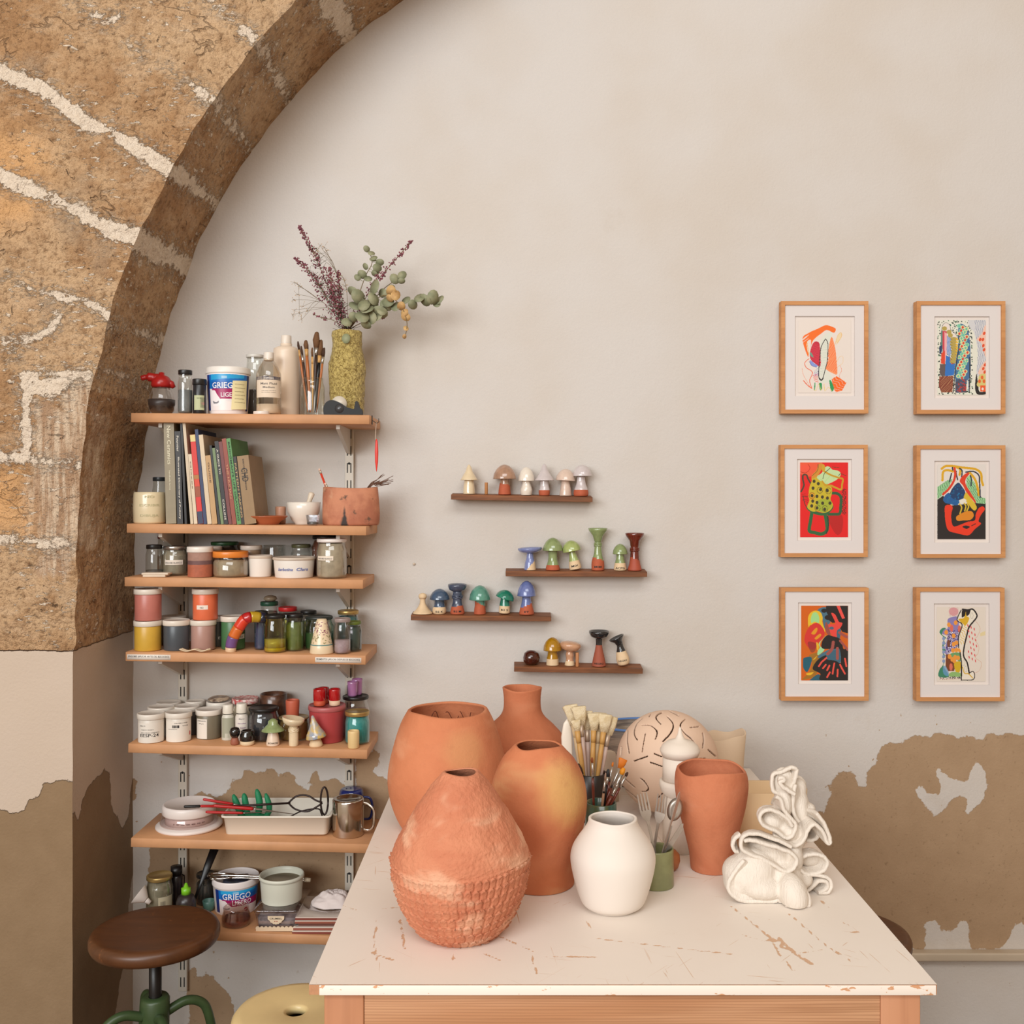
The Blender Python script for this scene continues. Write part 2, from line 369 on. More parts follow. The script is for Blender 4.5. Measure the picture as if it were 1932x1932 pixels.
side_sand = [(360, 870), (380, 900), (395, 925), (410, 830), (440, 760), (490, 700), (512, 670), (515, 620), (522, 668), (545, 690), (550, 780), (565, 890), (592, 900), (605, 970), (640, 900), (655, 740), (663, 700), (676, 730), (672, 860), (662, 1000), (660, 1180), (640, 1350), (610, 1650), (570, 1900), (560, 2100), (350, 2100)]
ss_ = []
for u, v in side_sand:
    px, py = u/2.64, 1200+v/2.64; d = F*1.209/(CX-px); ss_.append((d-D, H-(py-CY)*d/F))
for j, zr_ in enumerate(rows):
    for i in range(NV):
        t = i/(NV-1); x = xf_(zr_)*(1-t)+xb_(zr_)*t; y = -T*(1-t)+.012*t
        r = rough_off((x, y, zr_+H), .011)
        if i == 0: V2.append(V1[j*NU])
        else: V2.append((x+r+(rough_off((x, 5, zr_+H), .011)*max(0, 1-t*5)), y, zr_+H+(.5*rough_off((x+3, y, zr_+H), .011) if t > .8 else 0))); 
        best = .5
        for a, b, c, d_, w_ in sj:
            za = (CY-b)/(F/(D-T)); zb = (CY-d_)/(F/D)
            best = min(best, abs(zr_-(za*(1-t)+zb*t))*.75-w_/2/650)
        m2.append(best); p2.append((y, zr_+H)); s2.append(max(abs(y+.35)-.06, abs(zr_-.05)-.20))
p2 = sd_poly(np.array(p2), ss_)
F2 = grid(NV, len(rows))
V, Fc, mi = join((V1, F1), (V2, F2))
wl = mk('wall_left', V, Fc, STONE); struct(wl)
setattr_f(wl, 'mortar', np.concatenate([mor, m2])); setattr_f(wl, 'peel', np.concatenate([peelf, p2]))
def tone_(z_, x_): 
    a = math.degrees(math.atan2(z_-H+.1, .909-x_)); ks_ = [-90, 2, 11, 19, 26, 34, 43, 52, 62, 90]; k = sum(1 for q in ks_ if a > q); return (k*.37) % 1
setattr_f(wl, 'tone', [tone_(p_[2], p_[0]) for p_ in V])
setattr_f(wl, 'smear', np.concatenate([smear, np.array(s2)])); setattr_f(wl, 'orange', np.concatenate([org, np.full(len(m2), .4)]))
# floor
t = NT('floor_tiles'); v = t.obj()
br = t.n('TexBrick', {'Vector': v, 'Color1': C(150, 118, 92), 'Color2': C(138, 108, 84), 'Mortar': C(110, 90, 74), 'Scale': 2.0, 'Mortar Size': .01, 'Brick Width': .5, 'Row Height': .5}, offset=0.0)
fl = mk('floor', *box(-3.5, 3.5, -5.2, .3, -.12, -.0), t.fin(br.outputs[0], .7)); struct(fl)
# wall conduit, low on the right
def halfpipe():
    V = []; Fc = []
    z = PT(0, 1799, 0).z
    bx = box(.76, 2.2, -.03, .004, z-.013, z+.013, .005, 3)
    cl = box(.862, .884, -.033, -.028, z-.011, z+.011, .001)
    return join(bx, cl)
V, Fc, mi = halfpipe()
o = mk('cable_trunking', V, Fc, M(C(196, 180, 158), .5, var=.1, scale=6), mi=[0]*len(mi)); tag(o, 'slim painted cable trunking fixed low along the back wall right of the table', 'cable trunking')
# ---------------------------------------------------------------- table
TZ = H-.843; TY = -1.439; TX0, TX1 = -.3614, .731
tt = thing('work_table', 'large white-topped wooden work table with scratched surface and pine apron', 'table', ((TX0+TX1)/2, TY, 0))
def tabletop_mat():
    t = NT('scratched_laminate'); v = t.obj()
    base = t.mix(t.noise(4, 4, .6, v), C(238, 230, 221), C(231, 221, 210))
    scr = None
    big = t.ss(t.noise(3.2, 2, .5, v), .38, .52)
    for ang, sx, thr in ((.2, 95, .71), (-.85, 110, .715), (1.45, 100, .705), (.7, 90, .72)):
        q = t.mapv(t.mapv(v, (1, 1, 1), (0, 0, ang)), (sx*.06, sx*1.4, 1))
        n_ = t.noise(1.0, 2, .5, q, .6)
        s_ = t.ss(n_, thr, thr+.02)
        scr = s_ if scr is None else t.math('MAXIMUM', scr, s_)
    scr = t.math('MULTIPLY', scr, big)
    sp = t.ss(t.noise(26, 4, .6, v), .735, .75)
    scr = t.math('MAXIMUM', scr, t.math('MULTIPLY', sp, .8))
    att = t.ss(t.math('ADD', t.attr('scratch'), t.math('MULTIPLY', t.math('SUBTRACT', t.noise(45, 4, .7, v), .55), .014)), .0006, -.0006)
    scr = t.math('MAXIMUM', t.math('MULTIPLY', scr, .8), t.math('MULTIPLY', att, .9))
    col = t.mix(scr, base, C(206, 164, 128))
    return t.fin(col, .55, t.bump(t.math('SUBTRACT', 1.0, scr), .3, .002))
nx, ny = 180, 240
lx0, lx1 = TX0-(TX0+TX1)/2, TX1-(TX0+TX1)/2; dep = -TY-.004
Vt = [(lx0+(lx1-lx0)*i/(nx-1), dep*j/(ny-1), TZ) for j in range(ny) for i in range(nx)]
cx_ = (TX0+TX1)/2
def tabpx(px, py):
    d = F*.843/(py-CY); return ((px-CX)*d/F-cx_, d-D-TY)
scl = [[(712, 1733), (705, 1777), (712, 1812)], [(700, 1797), (745, 1812)], [(755, 1735), (764, 1790)], [(945, 1768), (1008, 1795)], [(1003, 1803), (1013, 1838)], [(720, 1714), (760, 1712)], [(646, 1708), (670, 1716)], [(857, 1798), (855, 1812)], [(1020, 1804), (1130, 1806)], [(916, 1800), (945, 1812)],
       [(1470, 1770), (1500, 1800), (1530, 1818)], [(1380, 1710), (1480, 1790)], [(1490, 1725), (1560, 1785), (1608, 1815)], [(1455, 1770), (1470, 1800), (1503, 1838)], [(1395, 1762), (1440, 1775), (1475, 1772)], [(1500, 1800), (1550, 1792)], [(1590, 1740), (1610, 1750)], [(1600, 1760), (1620, 1758)], [(1290, 1790), (1380, 1800)], [(1550, 1700), (1562, 1712)], [(1120, 1770), (1290, 1790)], [(1470, 1775), (1525, 1815)]]
TPp = np.array([(a, b) for a, b, _ in Vt]); sdc = np.full(len(TPp), .2)
for i, s_ in enumerate(scl):
    w_ = .003 if i in (10, 21) else .0014
    sdc = np.minimum(sdc, sd_line(TPp, [tabpx(*p) for p in s_])-w_)
bx = box(lx0, lx1, .0005, dep, TZ-.018, TZ-.0006)
Vb, Fb, mi = join((Vt, grid(nx, ny)), bx)
top = mk('tabletop', Vb, Fb, [tabletop_mat(), M(C(196, 142, 104), .6, var=.25, scale=40)], tt, smooth=False, mi=mi, loc=(0, 0, 0))
setattr_f(top, 'scratch', np.concatenate([sdc, np.full(8, .2)]))
t = NT('chipped_edge'); v = t.obj(); q = t.mapv(v, (1, 1, 2.5))
chip = t.ss(t.math('ADD', t.noise(20, 4, .6, q), t.math('MULTIPLY', t.noise(3, 2, .5, v), .25)), .745, .765)
em = t.fin(t.mix(chip, C(244, 234, 222), C(214, 160, 120)), .5)
mk('edge_band', *box(lx0+.018, lx1-.002, -.0012, .0004, TZ-.0185, TZ-.0012, .0008), em, tt)['label'] = 'chipped white edge strip'
def pine(rot=(0, 0, 0), k=1.0, name='pine', c1=(222, 166, 122), c2=(196, 132, 86), grain=0.0):
    key = ('pine', rot, k, c1, grain)
    if key in _mc: return _mc[key]
    t = NT(name); v = t.mapv(t.obj(), (1, 1, 1), rot)
    g1 = t.noise(60*k, 3, .6, t.mapv(v, (.035, 1, 1)), .3); g2 = t.noise(9*k, 3, .5, t.mapv(v, (.12, 1, 1)), .8)
    wv = t.n('TexWave', {'Vector': t.mapv(v, (.04, 1, 1)), 'Scale': 62.0*k, 'Distortion': 5.0, 'Detail': 2.0, 'Detail Scale': 1.2}, bands_direction='Z').outputs['Fac']
    c = t.mix(t.ss(g2, .35, .65), C(*c1), C(*c2)); c = t.mix(t.math('MULTIPLY', t.ss(g1, .45, .7), .45), c, C(*c2, .75))
    if grain: c = t.mix(t.math('MULTIPLY', t.ss(wv, .5, 1.0), grain), c, C(*c2, .62))
    _mc[key] = t.fin(c, .6, t.bump(g1, .2, .0015)); return _mc[key]
L0 = PT(612, 0, TY+.01).x-cx_; L1 = PT(1736, 0, TY+.01).x-cx_
for lx in (L0, L1-.069):
    for ly in (.008, dep-.09):
        mk('leg', *box(lx, lx+.069, ly, ly+.069, 0, TZ-.0185, .002), pine((0, PI/2, 0), .6, c1=(200, 144, 108), c2=(178, 118, 80)), tt)
mk('apron', *box(L0+.0695, L1-.0695, .011, .031, TZ-.15, TZ-.0185, .001), pine(grain=.45, c1=(204, 156, 118), c2=(182, 128, 88)), tt)
mk('apron', *box(L0+.0695, L1-.0695, dep-.06, dep-.04, TZ-.15, TZ-.0185, .001), pine(), tt)
mk('apron', *box(L0+.01, L0+.03, .078, dep-.091, TZ-.15, TZ-.0185, .001), pine((0, 0, PI/2)), tt)
mk('apron', *box(L1-.03, L1-.01, .078, dep-.091, TZ-.15, TZ-.0185, .001), pine((0, 0, PI/2)), tt)

# ---------------------------------------------------------------- wall shelving
SHL = [(247, 779, 697, 783), (239, 988, 691, 993), (235, 1089, 685, 1094), (237, 1230, 690, 1237), (242, 1403, 693, 1415), (247, 1581, 698, 1593), (251, 1752, 703, 1769)]
SY = -.249
def zs(i, px):
    a, ya, b, yb = SHL[i]; return H-(ya+(yb-ya)*(px-a)/(b-a)-CY)*(D+SY)/F
RAILX = (-1.047, -.525)
wood = M(C(204, 150, 106), .55, var=.14, scale=7, bump=.1)
wht = M(C(206, 200, 190), .45)
SLAB = ['topmost pale wooden shelf board, carrying the flower vase and yoghurt tub', 'second pale wooden shelf board from the top, carrying the books', 'third pale wooden shelf board from the top, carrying jars of pale slip and white tubs', 'fourth pale wooden shelf board, with two printed label strips on its front edge', 'fifth pale wooden shelf board, carrying the white labelled glaze pots', 'sixth pale wooden shelf board, carrying the scale and white tray', 'lowest pale wooden shelf board, carrying the plastic tubs above the stools']
for i, (a, ya, b, yb) in enumerate(SHL):
    p0 = PT(a, ya, SY); p1 = PT(b, yb, SY); ang = math.atan2(p0.z-p1.z, p1.x-p0.x)
    L = (p1-p0).length; th = .0265
    sh = thing('wall_shelf', SLAB[i], 'shelf', (p0.x, SY, p0.z), (0, ang, 0))
    mk('board', *box(0, L, 0, -SY-.012, -th, 0, .001, 1), wood, sh)
    for rx in RAILX:
        if i == 6 and rx == RAILX[0]: pass
        x = (rx-p0.x)
        pr = [(0, 0), (.195, 0), (.195, -.012), (.012, -.075), (0, -.075)]
        V, Fc = extrude(pr, .011)
        V = [(y_+x, -SY-.017-xx, z_-th-.0004) for xx, y_, z_ in V]
        mk('bracket', V, Fc, wht, sh, smooth=False)
    if i == 3:
        for u0, u1, s_ in ((240, 322, 'ENGOBES (APLICAR ANTES DEL BIZCOCHO)'), (595, 682, 'PIGMENTOS (APLICAR DESPUES DE BIZCOCHO)')):
            xa = (u0-237)/650.5; xb = (u1-237)/650.5
            lb = mk('label_strip', *box(xa, xb, -.0008, 0, -.0215, -.0065), M(C(236, 228, 218), .5), sh)
            v, f = textmesh(s_, .0052, (xb-xa)*.94)
            mk('lettering', [((xa+xb)/2+x_, -.0011, -.0165+z_) for x_, z_ in v], f, M(C(30, 26, 26), .6), lb, smooth=False)
for rx, zt, lb in ((RAILX[0], PT(0, 795, 0).z, 'slotted steel wall rail behind the left end of the shelves'), (RAILX[1], PT(0, 792, 0).z, 'slotted steel wall rail behind the right end of the shelves')):
    ms = [box(rx-.0135, rx+.0135, -.013, .003, .12, zt, .001, 1)]
    sl = []
    z = zt-.03
    while z > .13:
        for dx in (-.0055, .0055): sl.append(box(rx+dx-.0016, rx+dx+.0016, -.0134, -.0125, z-.03, z))
        z -= .0535
    zz = zt-.15
    while zz > .2:
        sl.append(xf(lathe([(0, 0), (.0038, 0), (.0038, .0012), (0, .0012)], 12), (rx, -.0126, zz+.012), (PI/2, 0, 0))); zz -= .321
    V, Fc, mi = join(*ms, *sl)
    o = mk('shelf_rail', V, Fc, [M(C(204, 196, 182), .45), M(C(22, 20, 20), .8)], mi=[0 if k == 0 else 1 for k in mi], smooth=False); tag(o, lb, 'shelf rail')

# ---------------------------------------------------------------- jars and pots on the shelves
GL = glassmat()
def facing(x, y): return math.atan2(-x, -(D+y))      # angle towards the camera, measured so that 0 is -y
def wrap(R, x, z, ph, tap=0.0):
    R = R+tap*z; a = x/R; return (R*math.sin(a+ph), -R*math.cos(a+ph), z)
def labelpatch(name, R, x0, x1, z0, z1, col, parent, ph, tap=0.0, rough=.6):
    n = max(8, int((x1-x0)/R*10)); V = []
    for k in range(n+1):
        x = x0+(x1-x0)*k/n
        for z in (z0, z1): V.append(wrap(R, x, z, ph, tap))
    Fc = [[2*k, 2*k+2, 2*k+3, 2*k+1] for k in range(n)]
    return mk(name, V, Fc, M(C(*col), rough), parent)
def wraptext(s_, R, xc, z, h, col, parent, ph, width=None, tap=0.0, name='lettering'):
    v, f = textmesh(s_, h, width)
    return mk(name, [wrap(R, xc+a, z+b, ph, tap) for a, b in v], f, M(C(*col), .6), parent, smooth=False)
def where(sh, cx, hw, bot=None, y=None, zb=None):
    zb_ = zs(sh, cx) if zb is None else zb
    if bot is not None:
        df = F*(H-zb_)/(bot-CY); d = df/(1-hw/F); y = d-D
    elif y is None: y = SY+.006+hw/650.0
    s_ = F/(D+y); x = (cx-CX)/s_
    return x, y, zb_+.0006, hw/s_
def topz(px, y, r):
    d = D+y; d = d+r if px > CY else d-r
    return H-(px-CY)*d/F
def jar(label, sh, cx, hw, top, bot=None, y=None, zb=None, kind='glass', body=(214, 206, 196), fill=None, layers=None, lid=None, lidh=.011, lab=None, group=None, name=None, cat='jar', neck=.86, tap=0.0, tint=(.93, .95, .93), rough=.35, liquid=None):
    x, y, z0, r = where(sh, cx, hw, bot, y, zb); Ht = topz(top, y, r)-z0
    th = thing(name or ('glass_jar' if kind == 'glass' else 'plastic_pot'), label, cat, (x, y, z0), group=group)
    ph = facing(x, y); ph = math.atan2(-x, (D+y))
    hb = Ht-(lidh if lid else 0)
    if kind == 'pot':
        rb = r*.93
        mk('body', *lathe(cylp(rb*(1-tap), rb, hb, .003), 40), M(C(*body), rough, var=.06, scale=25), th)
        if layers:
            for (f0, f1, c_) in layers:
                mk('powder_layer', *lathe([(rb*(1.004), hb*f0), (rb*1.006, hb*f0+.001), (rb*1.006, hb*f1-.001), (rb*1.004, hb*f1)], 40), M(C(*c_), .7, var=.15, scale=60), th)
        R = rb
    else:
        sh_ = hb*.80; nk = r*neck; open_ = not lid
        pr = [(0, 0), (r*.9, 0), (r*.98, .003), (r, .008), (r, sh_*.96), (r*.97, sh_), (nk*1.02, sh_+(hb-sh_)*.45), (nk, sh_+(hb-sh_)*.6), (nk, hb)]
        if open_: pr += [(nk*1.05, hb), (nk*1.03, hb+.001), (nk*.96, hb-.002)]
        mk('glass_body', *lathe(pr, 40), glassmat(tint), th); R = r
        if fill:
            c_, fr = fill; hf = hb*fr; ri = r*.95
            pf = [(0, .003), (ri*.92, .003), (ri, .009)]+([(ri, hf), (0, hf)] if hf < sh_*.95 else [(ri, sh_*.93), (nk*.93, min(hf, hb-.002)), (0, min(hf, hb-.002))])
            mk('contents', *lathe(pf, 36), M(C(*c_), .6, var=.22, scale=45), th)
        if liquid:
            c_, f0, f1 = liquid
            mk('upper_contents', *lathe([(0, hb*f0+.0005), (r*.949, hb*f0+.0005), (r*.949, hb*f1), (0, hb*f1)], 36), M(C(*c_), .2), th)
    if lid:
        rl = r if kind == 'pot' else r*max(neck+.08, .9)
        lcol = lid if isinstance(lid, bpy.types.Material) else M(C(*lid), .35)
        V, Fc = lathe([(0, hb-.0012), (rl*.97, hb-.0012), (rl, hb), (rl, Ht-.002), (rl*.985, Ht-.0006), (rl*.95, Ht), (rl*.9, Ht), (rl*.88, Ht-.0009), (0, Ht-.0009)], 40)
        mk('lid', V, Fc, lcol, th)
    if lab:
        for L_ in (lab if isinstance(lab, list) else [lab]):
            col, a0, a1, xa, xb_l, txt = L_
            lp = labelpatch('paper_label', R*(1.012), xa*R, xb_l*R, hb*a0, hb*a1, col, th, ph) if col else th
            for (s_, fz, h_, tc, wd, xc) in txt: wraptext(s_, R*1.02, xc*R, hb*fz, h_, tc, lp, ph, wd*R if wd else None)
    return dict(x=x, y=y, z=z0, r=r, h=Ht, th=th, ph=ph, R=R, hb=hb)
K = (26, 24, 24); WH = (232, 224, 214); GOLD = M(C(190, 160, 100), .3, metal=.7); STEEL = M(C(190, 186, 180), .25, metal=.9)
BLK = M(C(20, 19, 20), .4)
# --- top shelf
j = jar('tall slim glass spice jar with black lid and grey powder', 0, 349.5, 13.5, 697, lid=K, fill=((120, 122, 124), .6), lidh=.012)
j = jar('short dark jar with black lid and green leaf label', 0, 376.5, 13, 714, kind='pot', body=(30, 28, 30), lid=K, lidh=.016, name='glass_jar',
        lab=[((186, 190, 150), .12, .62, -.9, .75, [('OLIVAS', .50, .004, (40, 60, 30), .7, -.1)]), ((24, 22, 24), .2, .55, .1, .95, [('TE', .3, .007, (210, 130, 140), None, .5)])])
def griego(sh, cx, hw, top, bot, y, label, lidded, group='yoghurt tubs'):
    x, y, z0, r = where(sh, cx, hw, bot, y); Ht = topz(top, y, r)-z0
    th = thing('yoghurt_tub', label, 'tub', (x, y, z0), group=None); ph = math.atan2(-x, D+y)
    rb, rt = r*.86, r*.965; hb = Ht*(.86 if lidded else .8)
    wm = M(C(236, 226, 222), .4)
    if lidded:
        mk('tub_body', *lathe(cylp(rb, rt, Ht*.9, .004), 48), wm, th)
        mk('lid', *lathe([(rt*.98, hb), (r*.985, hb), (r, hb+.003), (r*.985, hb+.008), (r*.97, Ht-.004), (r*.96, Ht), (r*.88, Ht), (r*.87, Ht-.003), (0, Ht-.003)], 48), M(C(232, 226, 218), .35), th)
    else:
        mk('tub_body', *lathe(cup([(rb, 0), (rb+.0005, .002), (rt, hb), (r*.985, hb+.001), (r, hb+.004), (r*.99, Ht-.003), (r*.985, Ht)], .003), 48), wm, th)
    pa = Paint(0, 0, 400, 190, 260, (236, 226, 224))
    pa.P_((20, 110, 190), [(0, 0), (400, 0), (400, 75), (0, 75)]); pa.P_((40, 160, 215), [(60, 0), (330, 0), (330, 18), (60, 30)])
    pa.P_((22, 70, 150), [(60, 40), (330, 40), (330, 80), (60, 80)], .6)
    pa.P_((160, 24, 90), [(60, 75), (360, 75), (360, 130), (120, 130)]); pa.S((240, 232, 232), [(60, 95), (90, 85), (110, 105), (140, 135), (140, 160), (70, 165)]); pa.S((130, 130, 136), [(70, 140), (100, 148), (125, 140), (120, 152), (80, 155)])
    pa.P_((26, 50, 120), [(0, 0), (38, 0), (38, 190), (0, 190)]); pa.P_((26, 40, 100), [(362, 0), (400, 0), (400, 190), (362, 190)])
    pa.E((180, 24, 60), 250, 165, 18, 18); pa.P_((190, 215, 230), [(150, 10), (190, 10), (190, 22), (150, 22)], .6)
    zl0, zl1 = hb*.10, hb*.97; half = 1.25
    off = .18 if not lidded else 0
    def fn(u, v):
        z = zl1+(zl0-zl1)*v; Rr = (rb+(rt-rb)*z/(Ht*.9 if lidded else hb))*1.008; a = (-half+2*half*u)+ph+off
        return (Rr*math.sin(a), -Rr*math.cos(a), z)
    pl = paint_mesh('printed_sleeve', pa, fn, th, .35)
    def tx(s_, xc, fz, h_, c_, wd):
        z = hb*fz; Rr = (rb+(rt-rb)*z/hb)*1.018; v, f = textmesh(s_, h_, wd); tp = (rt-rb)/hb*.95
        mk('lettering', [wrap(Rr, xc+off*Rr+a, z+b, ph, 0) if 0 else ((Rr+tp*b)*math.sin((xc+a)/Rr+ph+off), -(Rr+tp*b)*math.cos((xc+a)/Rr+ph+off), z+b) for a, b in v], f, M(C(236, 234, 236), .4), pl, smooth=False)
    tx('GRIEGO', -.008*r/.06, .63, .016*r/.06, None, .074*r/.06); tx('LIGERO', .006*r/.06, .42, .0125*r/.06, None, .05*r/.06); tx('NATURAL', .01*r/.06, .32, .0065*r/.06, None, .032*r/.06)
    return th, x, y, z0, r, Ht, ph
gt = griego(0, 430.5, 41.5, 690, None, SY+.085, 'blue and white yoghurt tub with lid and yellow sticky note, on the top shelf', True)
th, x, y, z0, r, Ht, ph = gt
def notefn():
    V = []
    for j in range(9):
        for i in range(9):
            u, v = i/8, j/8; a = (.20+.78*u-.06*v)+ph; z = Ht*.70*(1-v)+Ht*.1*v+u*.003; R_ = r*.965+.0015+.004*v*v*u+(.86-.965)*r*v*.55
            V.append((R_*math.sin(a), -R_*math.cos(a), z))
    return V, grid(9, 9)
V, Fc = notefn()
n_ = mk('sticky_note', V, Fc, M(C(232, 220, 170), .7)); n_.location = (x, y, z0); tag(n_, 'pale yellow handwritten sticky note stuck on the lidded yoghurt tub', 'sticky note')
for k in range(6):
    zz = Ht*(.63-.075*k); pts = []
    for q in range(26):
        u = .12+.7*q/25*(1 if k % 2 else .85); a = (.20+.78*u)+ph; R_ = r*.965+.0022-(.105*r)*.55*(.70-zz/Ht)/.6+.004*((.70-zz/Ht)/.6)**2*u
        pts.append((R_*math.sin(a), -R_*math.cos(a), zz+.0012*math.sin(q*2.3+k)*(1 if q % 7 < 5 else 0)))
    mk('handwriting', *tube(pts, .00025, 5), M(C(110, 100, 90), .7), n_)
jar('clear glass jar with pale screw lid behind the yoghurt tub', 0, 481, 17.5, 667, y=-.085, lid=(206, 202, 194), lidh=.008, fill=((60, 52, 46), .46))
# fluid medium bottle
def bottle(label, sh, cx, hw, top, y, prof, matb, capc, caph, capr, name='plastic_bottle', fill=None, lab=None, zb=None, extra=None):
    x, y, z0, r = where(sh, cx, hw, None, y, zb); Ht = topz(top, y, r*.3)-z0
    th = thing(name, label, 'bottle', (x, y, z0)); ph = math.atan2(-x, D+y)
    mk('bottle_body', *lathe([(a*r, b*Ht) for a, b in prof], 36), matb, th)
    mk('cap', *lathe(cylp(capr*r, capr*r*.95, caph*Ht, .002, (1-caph)*Ht), 28), capc, th)
    if fill:
        mk('contents', *lathe([(0, .004), (r*.93, .004), (r*.95, .01), (r*.95, fill[1]*Ht), (0, fill[1]*Ht)], 32), M(C(*fill[0]), .4), th)
    if lab:
        for col, a0, a1, xa, xb_l, txt in lab:
            lp = labelpatch('paper_label', r*1.01, xa*r, xb_l*r, Ht*a0, Ht*a1, col, th, ph)
            for (s_, fz, h_, tc, wd, xc) in txt: wraptext(s_, r*1.02, xc*r, Ht*fz, h_, tc, lp, ph, wd*r if wd else None)
    return th
tr = glassmat((.90, .86, .80))
bprof = [(0, 0), (.93, 0), (1, .02), (1, .58), (.97, .66), (.8, .76), (.55, .84), (.42, .87), (.42, .9)]
bottle('translucent bottle labelled matt fluid medium with white cap', 0, 507, 23.5, 664, SY+.055, bprof, tr, M(C(226, 216, 204), .4), .135, .42, fill=((222, 204, 184), .17),
       lab=[((224, 206, 184), .27, .60, -1.15, 1.15, [('Matt Fluid', .47, .0068, (90, 84, 80), 1.35, 0), ('Medium', .415, .0058, (90, 84, 80), .95, 0), ('medio fluido mate 250 ml', .37, .002, (90, 84, 80), 1.2, 0), ('mat vloeibaar medium', .345, .002, (90, 84, 80), 1.2, 0)]),
            ((34, 44, 96), .545, .60, -1.15, 1.15, [('vallejo', .555, .005, (230, 226, 220), .8, 0)])])
bottle('tall frosted plastic bottle with white cap behind the brush jar', 0, 540, 24, 632, -.10, [(0, 0), (.95, 0), (1, .02), (1, .80), (.96, .84), (.7, .86), (.45, .865), (.45, .9)], M(C(226, 206, 184), .35), M(C(226, 214, 200), .4), .14, .42)
o = mk('tin_lid', *lathe(cylp(.0245, .0245, .0095, .001), 32), M(C(226, 214, 204), .35)); p = PT(494, 779, SY+.03); o.location = (p.x, p.y, zs(0, 494)+.0005); tag(o, 'small pale flat round tin lying at the front of the top shelf', 'tin')
# red-lidded pourer
x, y, z0, r = where(0, 305, 23, None, -.19)
th = thing('oil_pourer', 'glass oil pourer with red spouted lid and dark contents', 'pourer', (x, y, z0))
mk('glass_body', *lathe([(0, .001), (.026, .001), (.036, .012), (.037, .04), (.034, .058), (.026, .076), (.024, .082)], 36), glassmat((.9, .88, .86)), th)
mk('dark_base', *lathe([(0, 0), (.024, 0), (.032, .01), (.038, .03), (.0385, .044), (.037, .044), (0, .0435)], 36), M(C(58, 48, 44), .4), th)
V, Fc, _ = join(lathe([(0, .08), (.027, .08), (.03, .086), (.029, .1), (.02, .112), (.008, .117), (.008, .124), (0, .126)], 28), tube(cr([(0, 0, .098), (-.02, -.006, .108), (-.04, -.01, .110), (-.056, -.012, .106)], 5), [.016]*5+[.013]*5+[.008]*5+[.007], 12), tube([(.015, 0, .095), (.03, 0, .09), (.036, 0, .08)], [.012, .01, .006], 10))
mk('spouted_lid', V, Fc, M(C(170, 30, 28), .3), th)
# brushes
def brush(label, p0, p1, hcol, fcol, bcol, hr=.003, fl=.025, bl=.03, bw=.004, flat=False, tipc=None, group=None, name='paintbrush'):
    p0 = Vector(p0); p1 = Vector(p1); d = (p1-p0); L = d.length; q = orient(d)
    th = thing(name, label, 'brush', p0, q, group)
    L1 = L-bl-fl
    mk('handle', *lathe([(0, 0), (hr*.5, .001), (hr*.75, L1*.2), (hr*1.15, L1*.75), (hr, L1), (0, L1)], 10), hcol, th)
    mk('ferrule', *lathe([(0, L1-.001), (hr*1.12, L1-.001), (hr*1.15, L1+fl*.3), (bw if not flat else hr*1.3, L1+fl), (0, L1+fl)], 12), fcol, th)
    n = 16; V, Fc = lathe([(0, 0), (bw*.95, 0), (bw*(1.5 if flat else 1.25), bl*.5), (bw*(1.9 if flat else .7), bl*.93), (bw*(1.5 if flat else .15), bl), (0, bl)], n)
    V = [(a*(1+.12*math.sin(9*a/bw)), b*(.35 if flat else 1), c+L1+fl-.001) for a, b, c in V]
    mk('bristles', V, Fc, bcol, th)
    return th
jr = jar('clear glass jar holding old paintbrushes on the top shelf', 0, 590, 22.5, 712, y=-.17)
bx_, by_, bz_ = jr['x'], jr['y'], jr['z']+.012
br_dark = M(C(70, 46, 32), .9, bump=.6, bs=300); br_brn = M(C(112, 78, 50), .9, bump=.6, bs=300)
orw = M(C(176, 104, 56), .4); drk = M(C(56, 38, 30), .4); stl = STEEL; blk = BLK
def inj(dx, dy): return (bx_+dx, by_+dy, bz_)
tops = [((562, 643), .6, orw, br_dark, .003, 'thin paintbrush with black pointed bristles, farthest left in the top shelf jar'), ((568, 652), -.3, drk, br_dark, .003, 'second thin black-bristled brush from the left in the top shelf jar'), ((577, 641), .2, orw, br_brn, .006, 'thick brown bamboo handled brush in the top shelf jar'),
        ((598, 625), 0, drk, br_brn, .0085, 'tallest brush with bushy brown bristles in the top shelf jar'), ((606, 640), .3, blk, br_brn, .007, 'dark handled bushy brush leaning right of the tallest brush'), ((612, 655), -.4, orw, br_dark, .004, 'orange handled brush farthest right in the top shelf jar'), ((589, 655), -.5, M(C(206, 160, 100), .5), br_brn, .003, 'light wooden handled brush at the front of the top shelf jar'), ((602, 668), .5, M(C(190, 190, 190), .3), br_dark, .0025, 'slim silver handled brush in the top shelf jar')]
for k, ((px, py), dy, hc, bc, bw, lb) in enumerate(tops):
    y1 = by_+dy*.02; p1 = PT(px, py, y1); dx = (p1.x-bx_)*.28
    brush(lb, (bx_+dx, by_-dy*.012, bz_), p1, hc, stl if k % 2 else M(C(196, 150, 90), .4), bc, .0032 if bw < .005 else .0045, .02, .05 if bw > .006 else .028, bw)
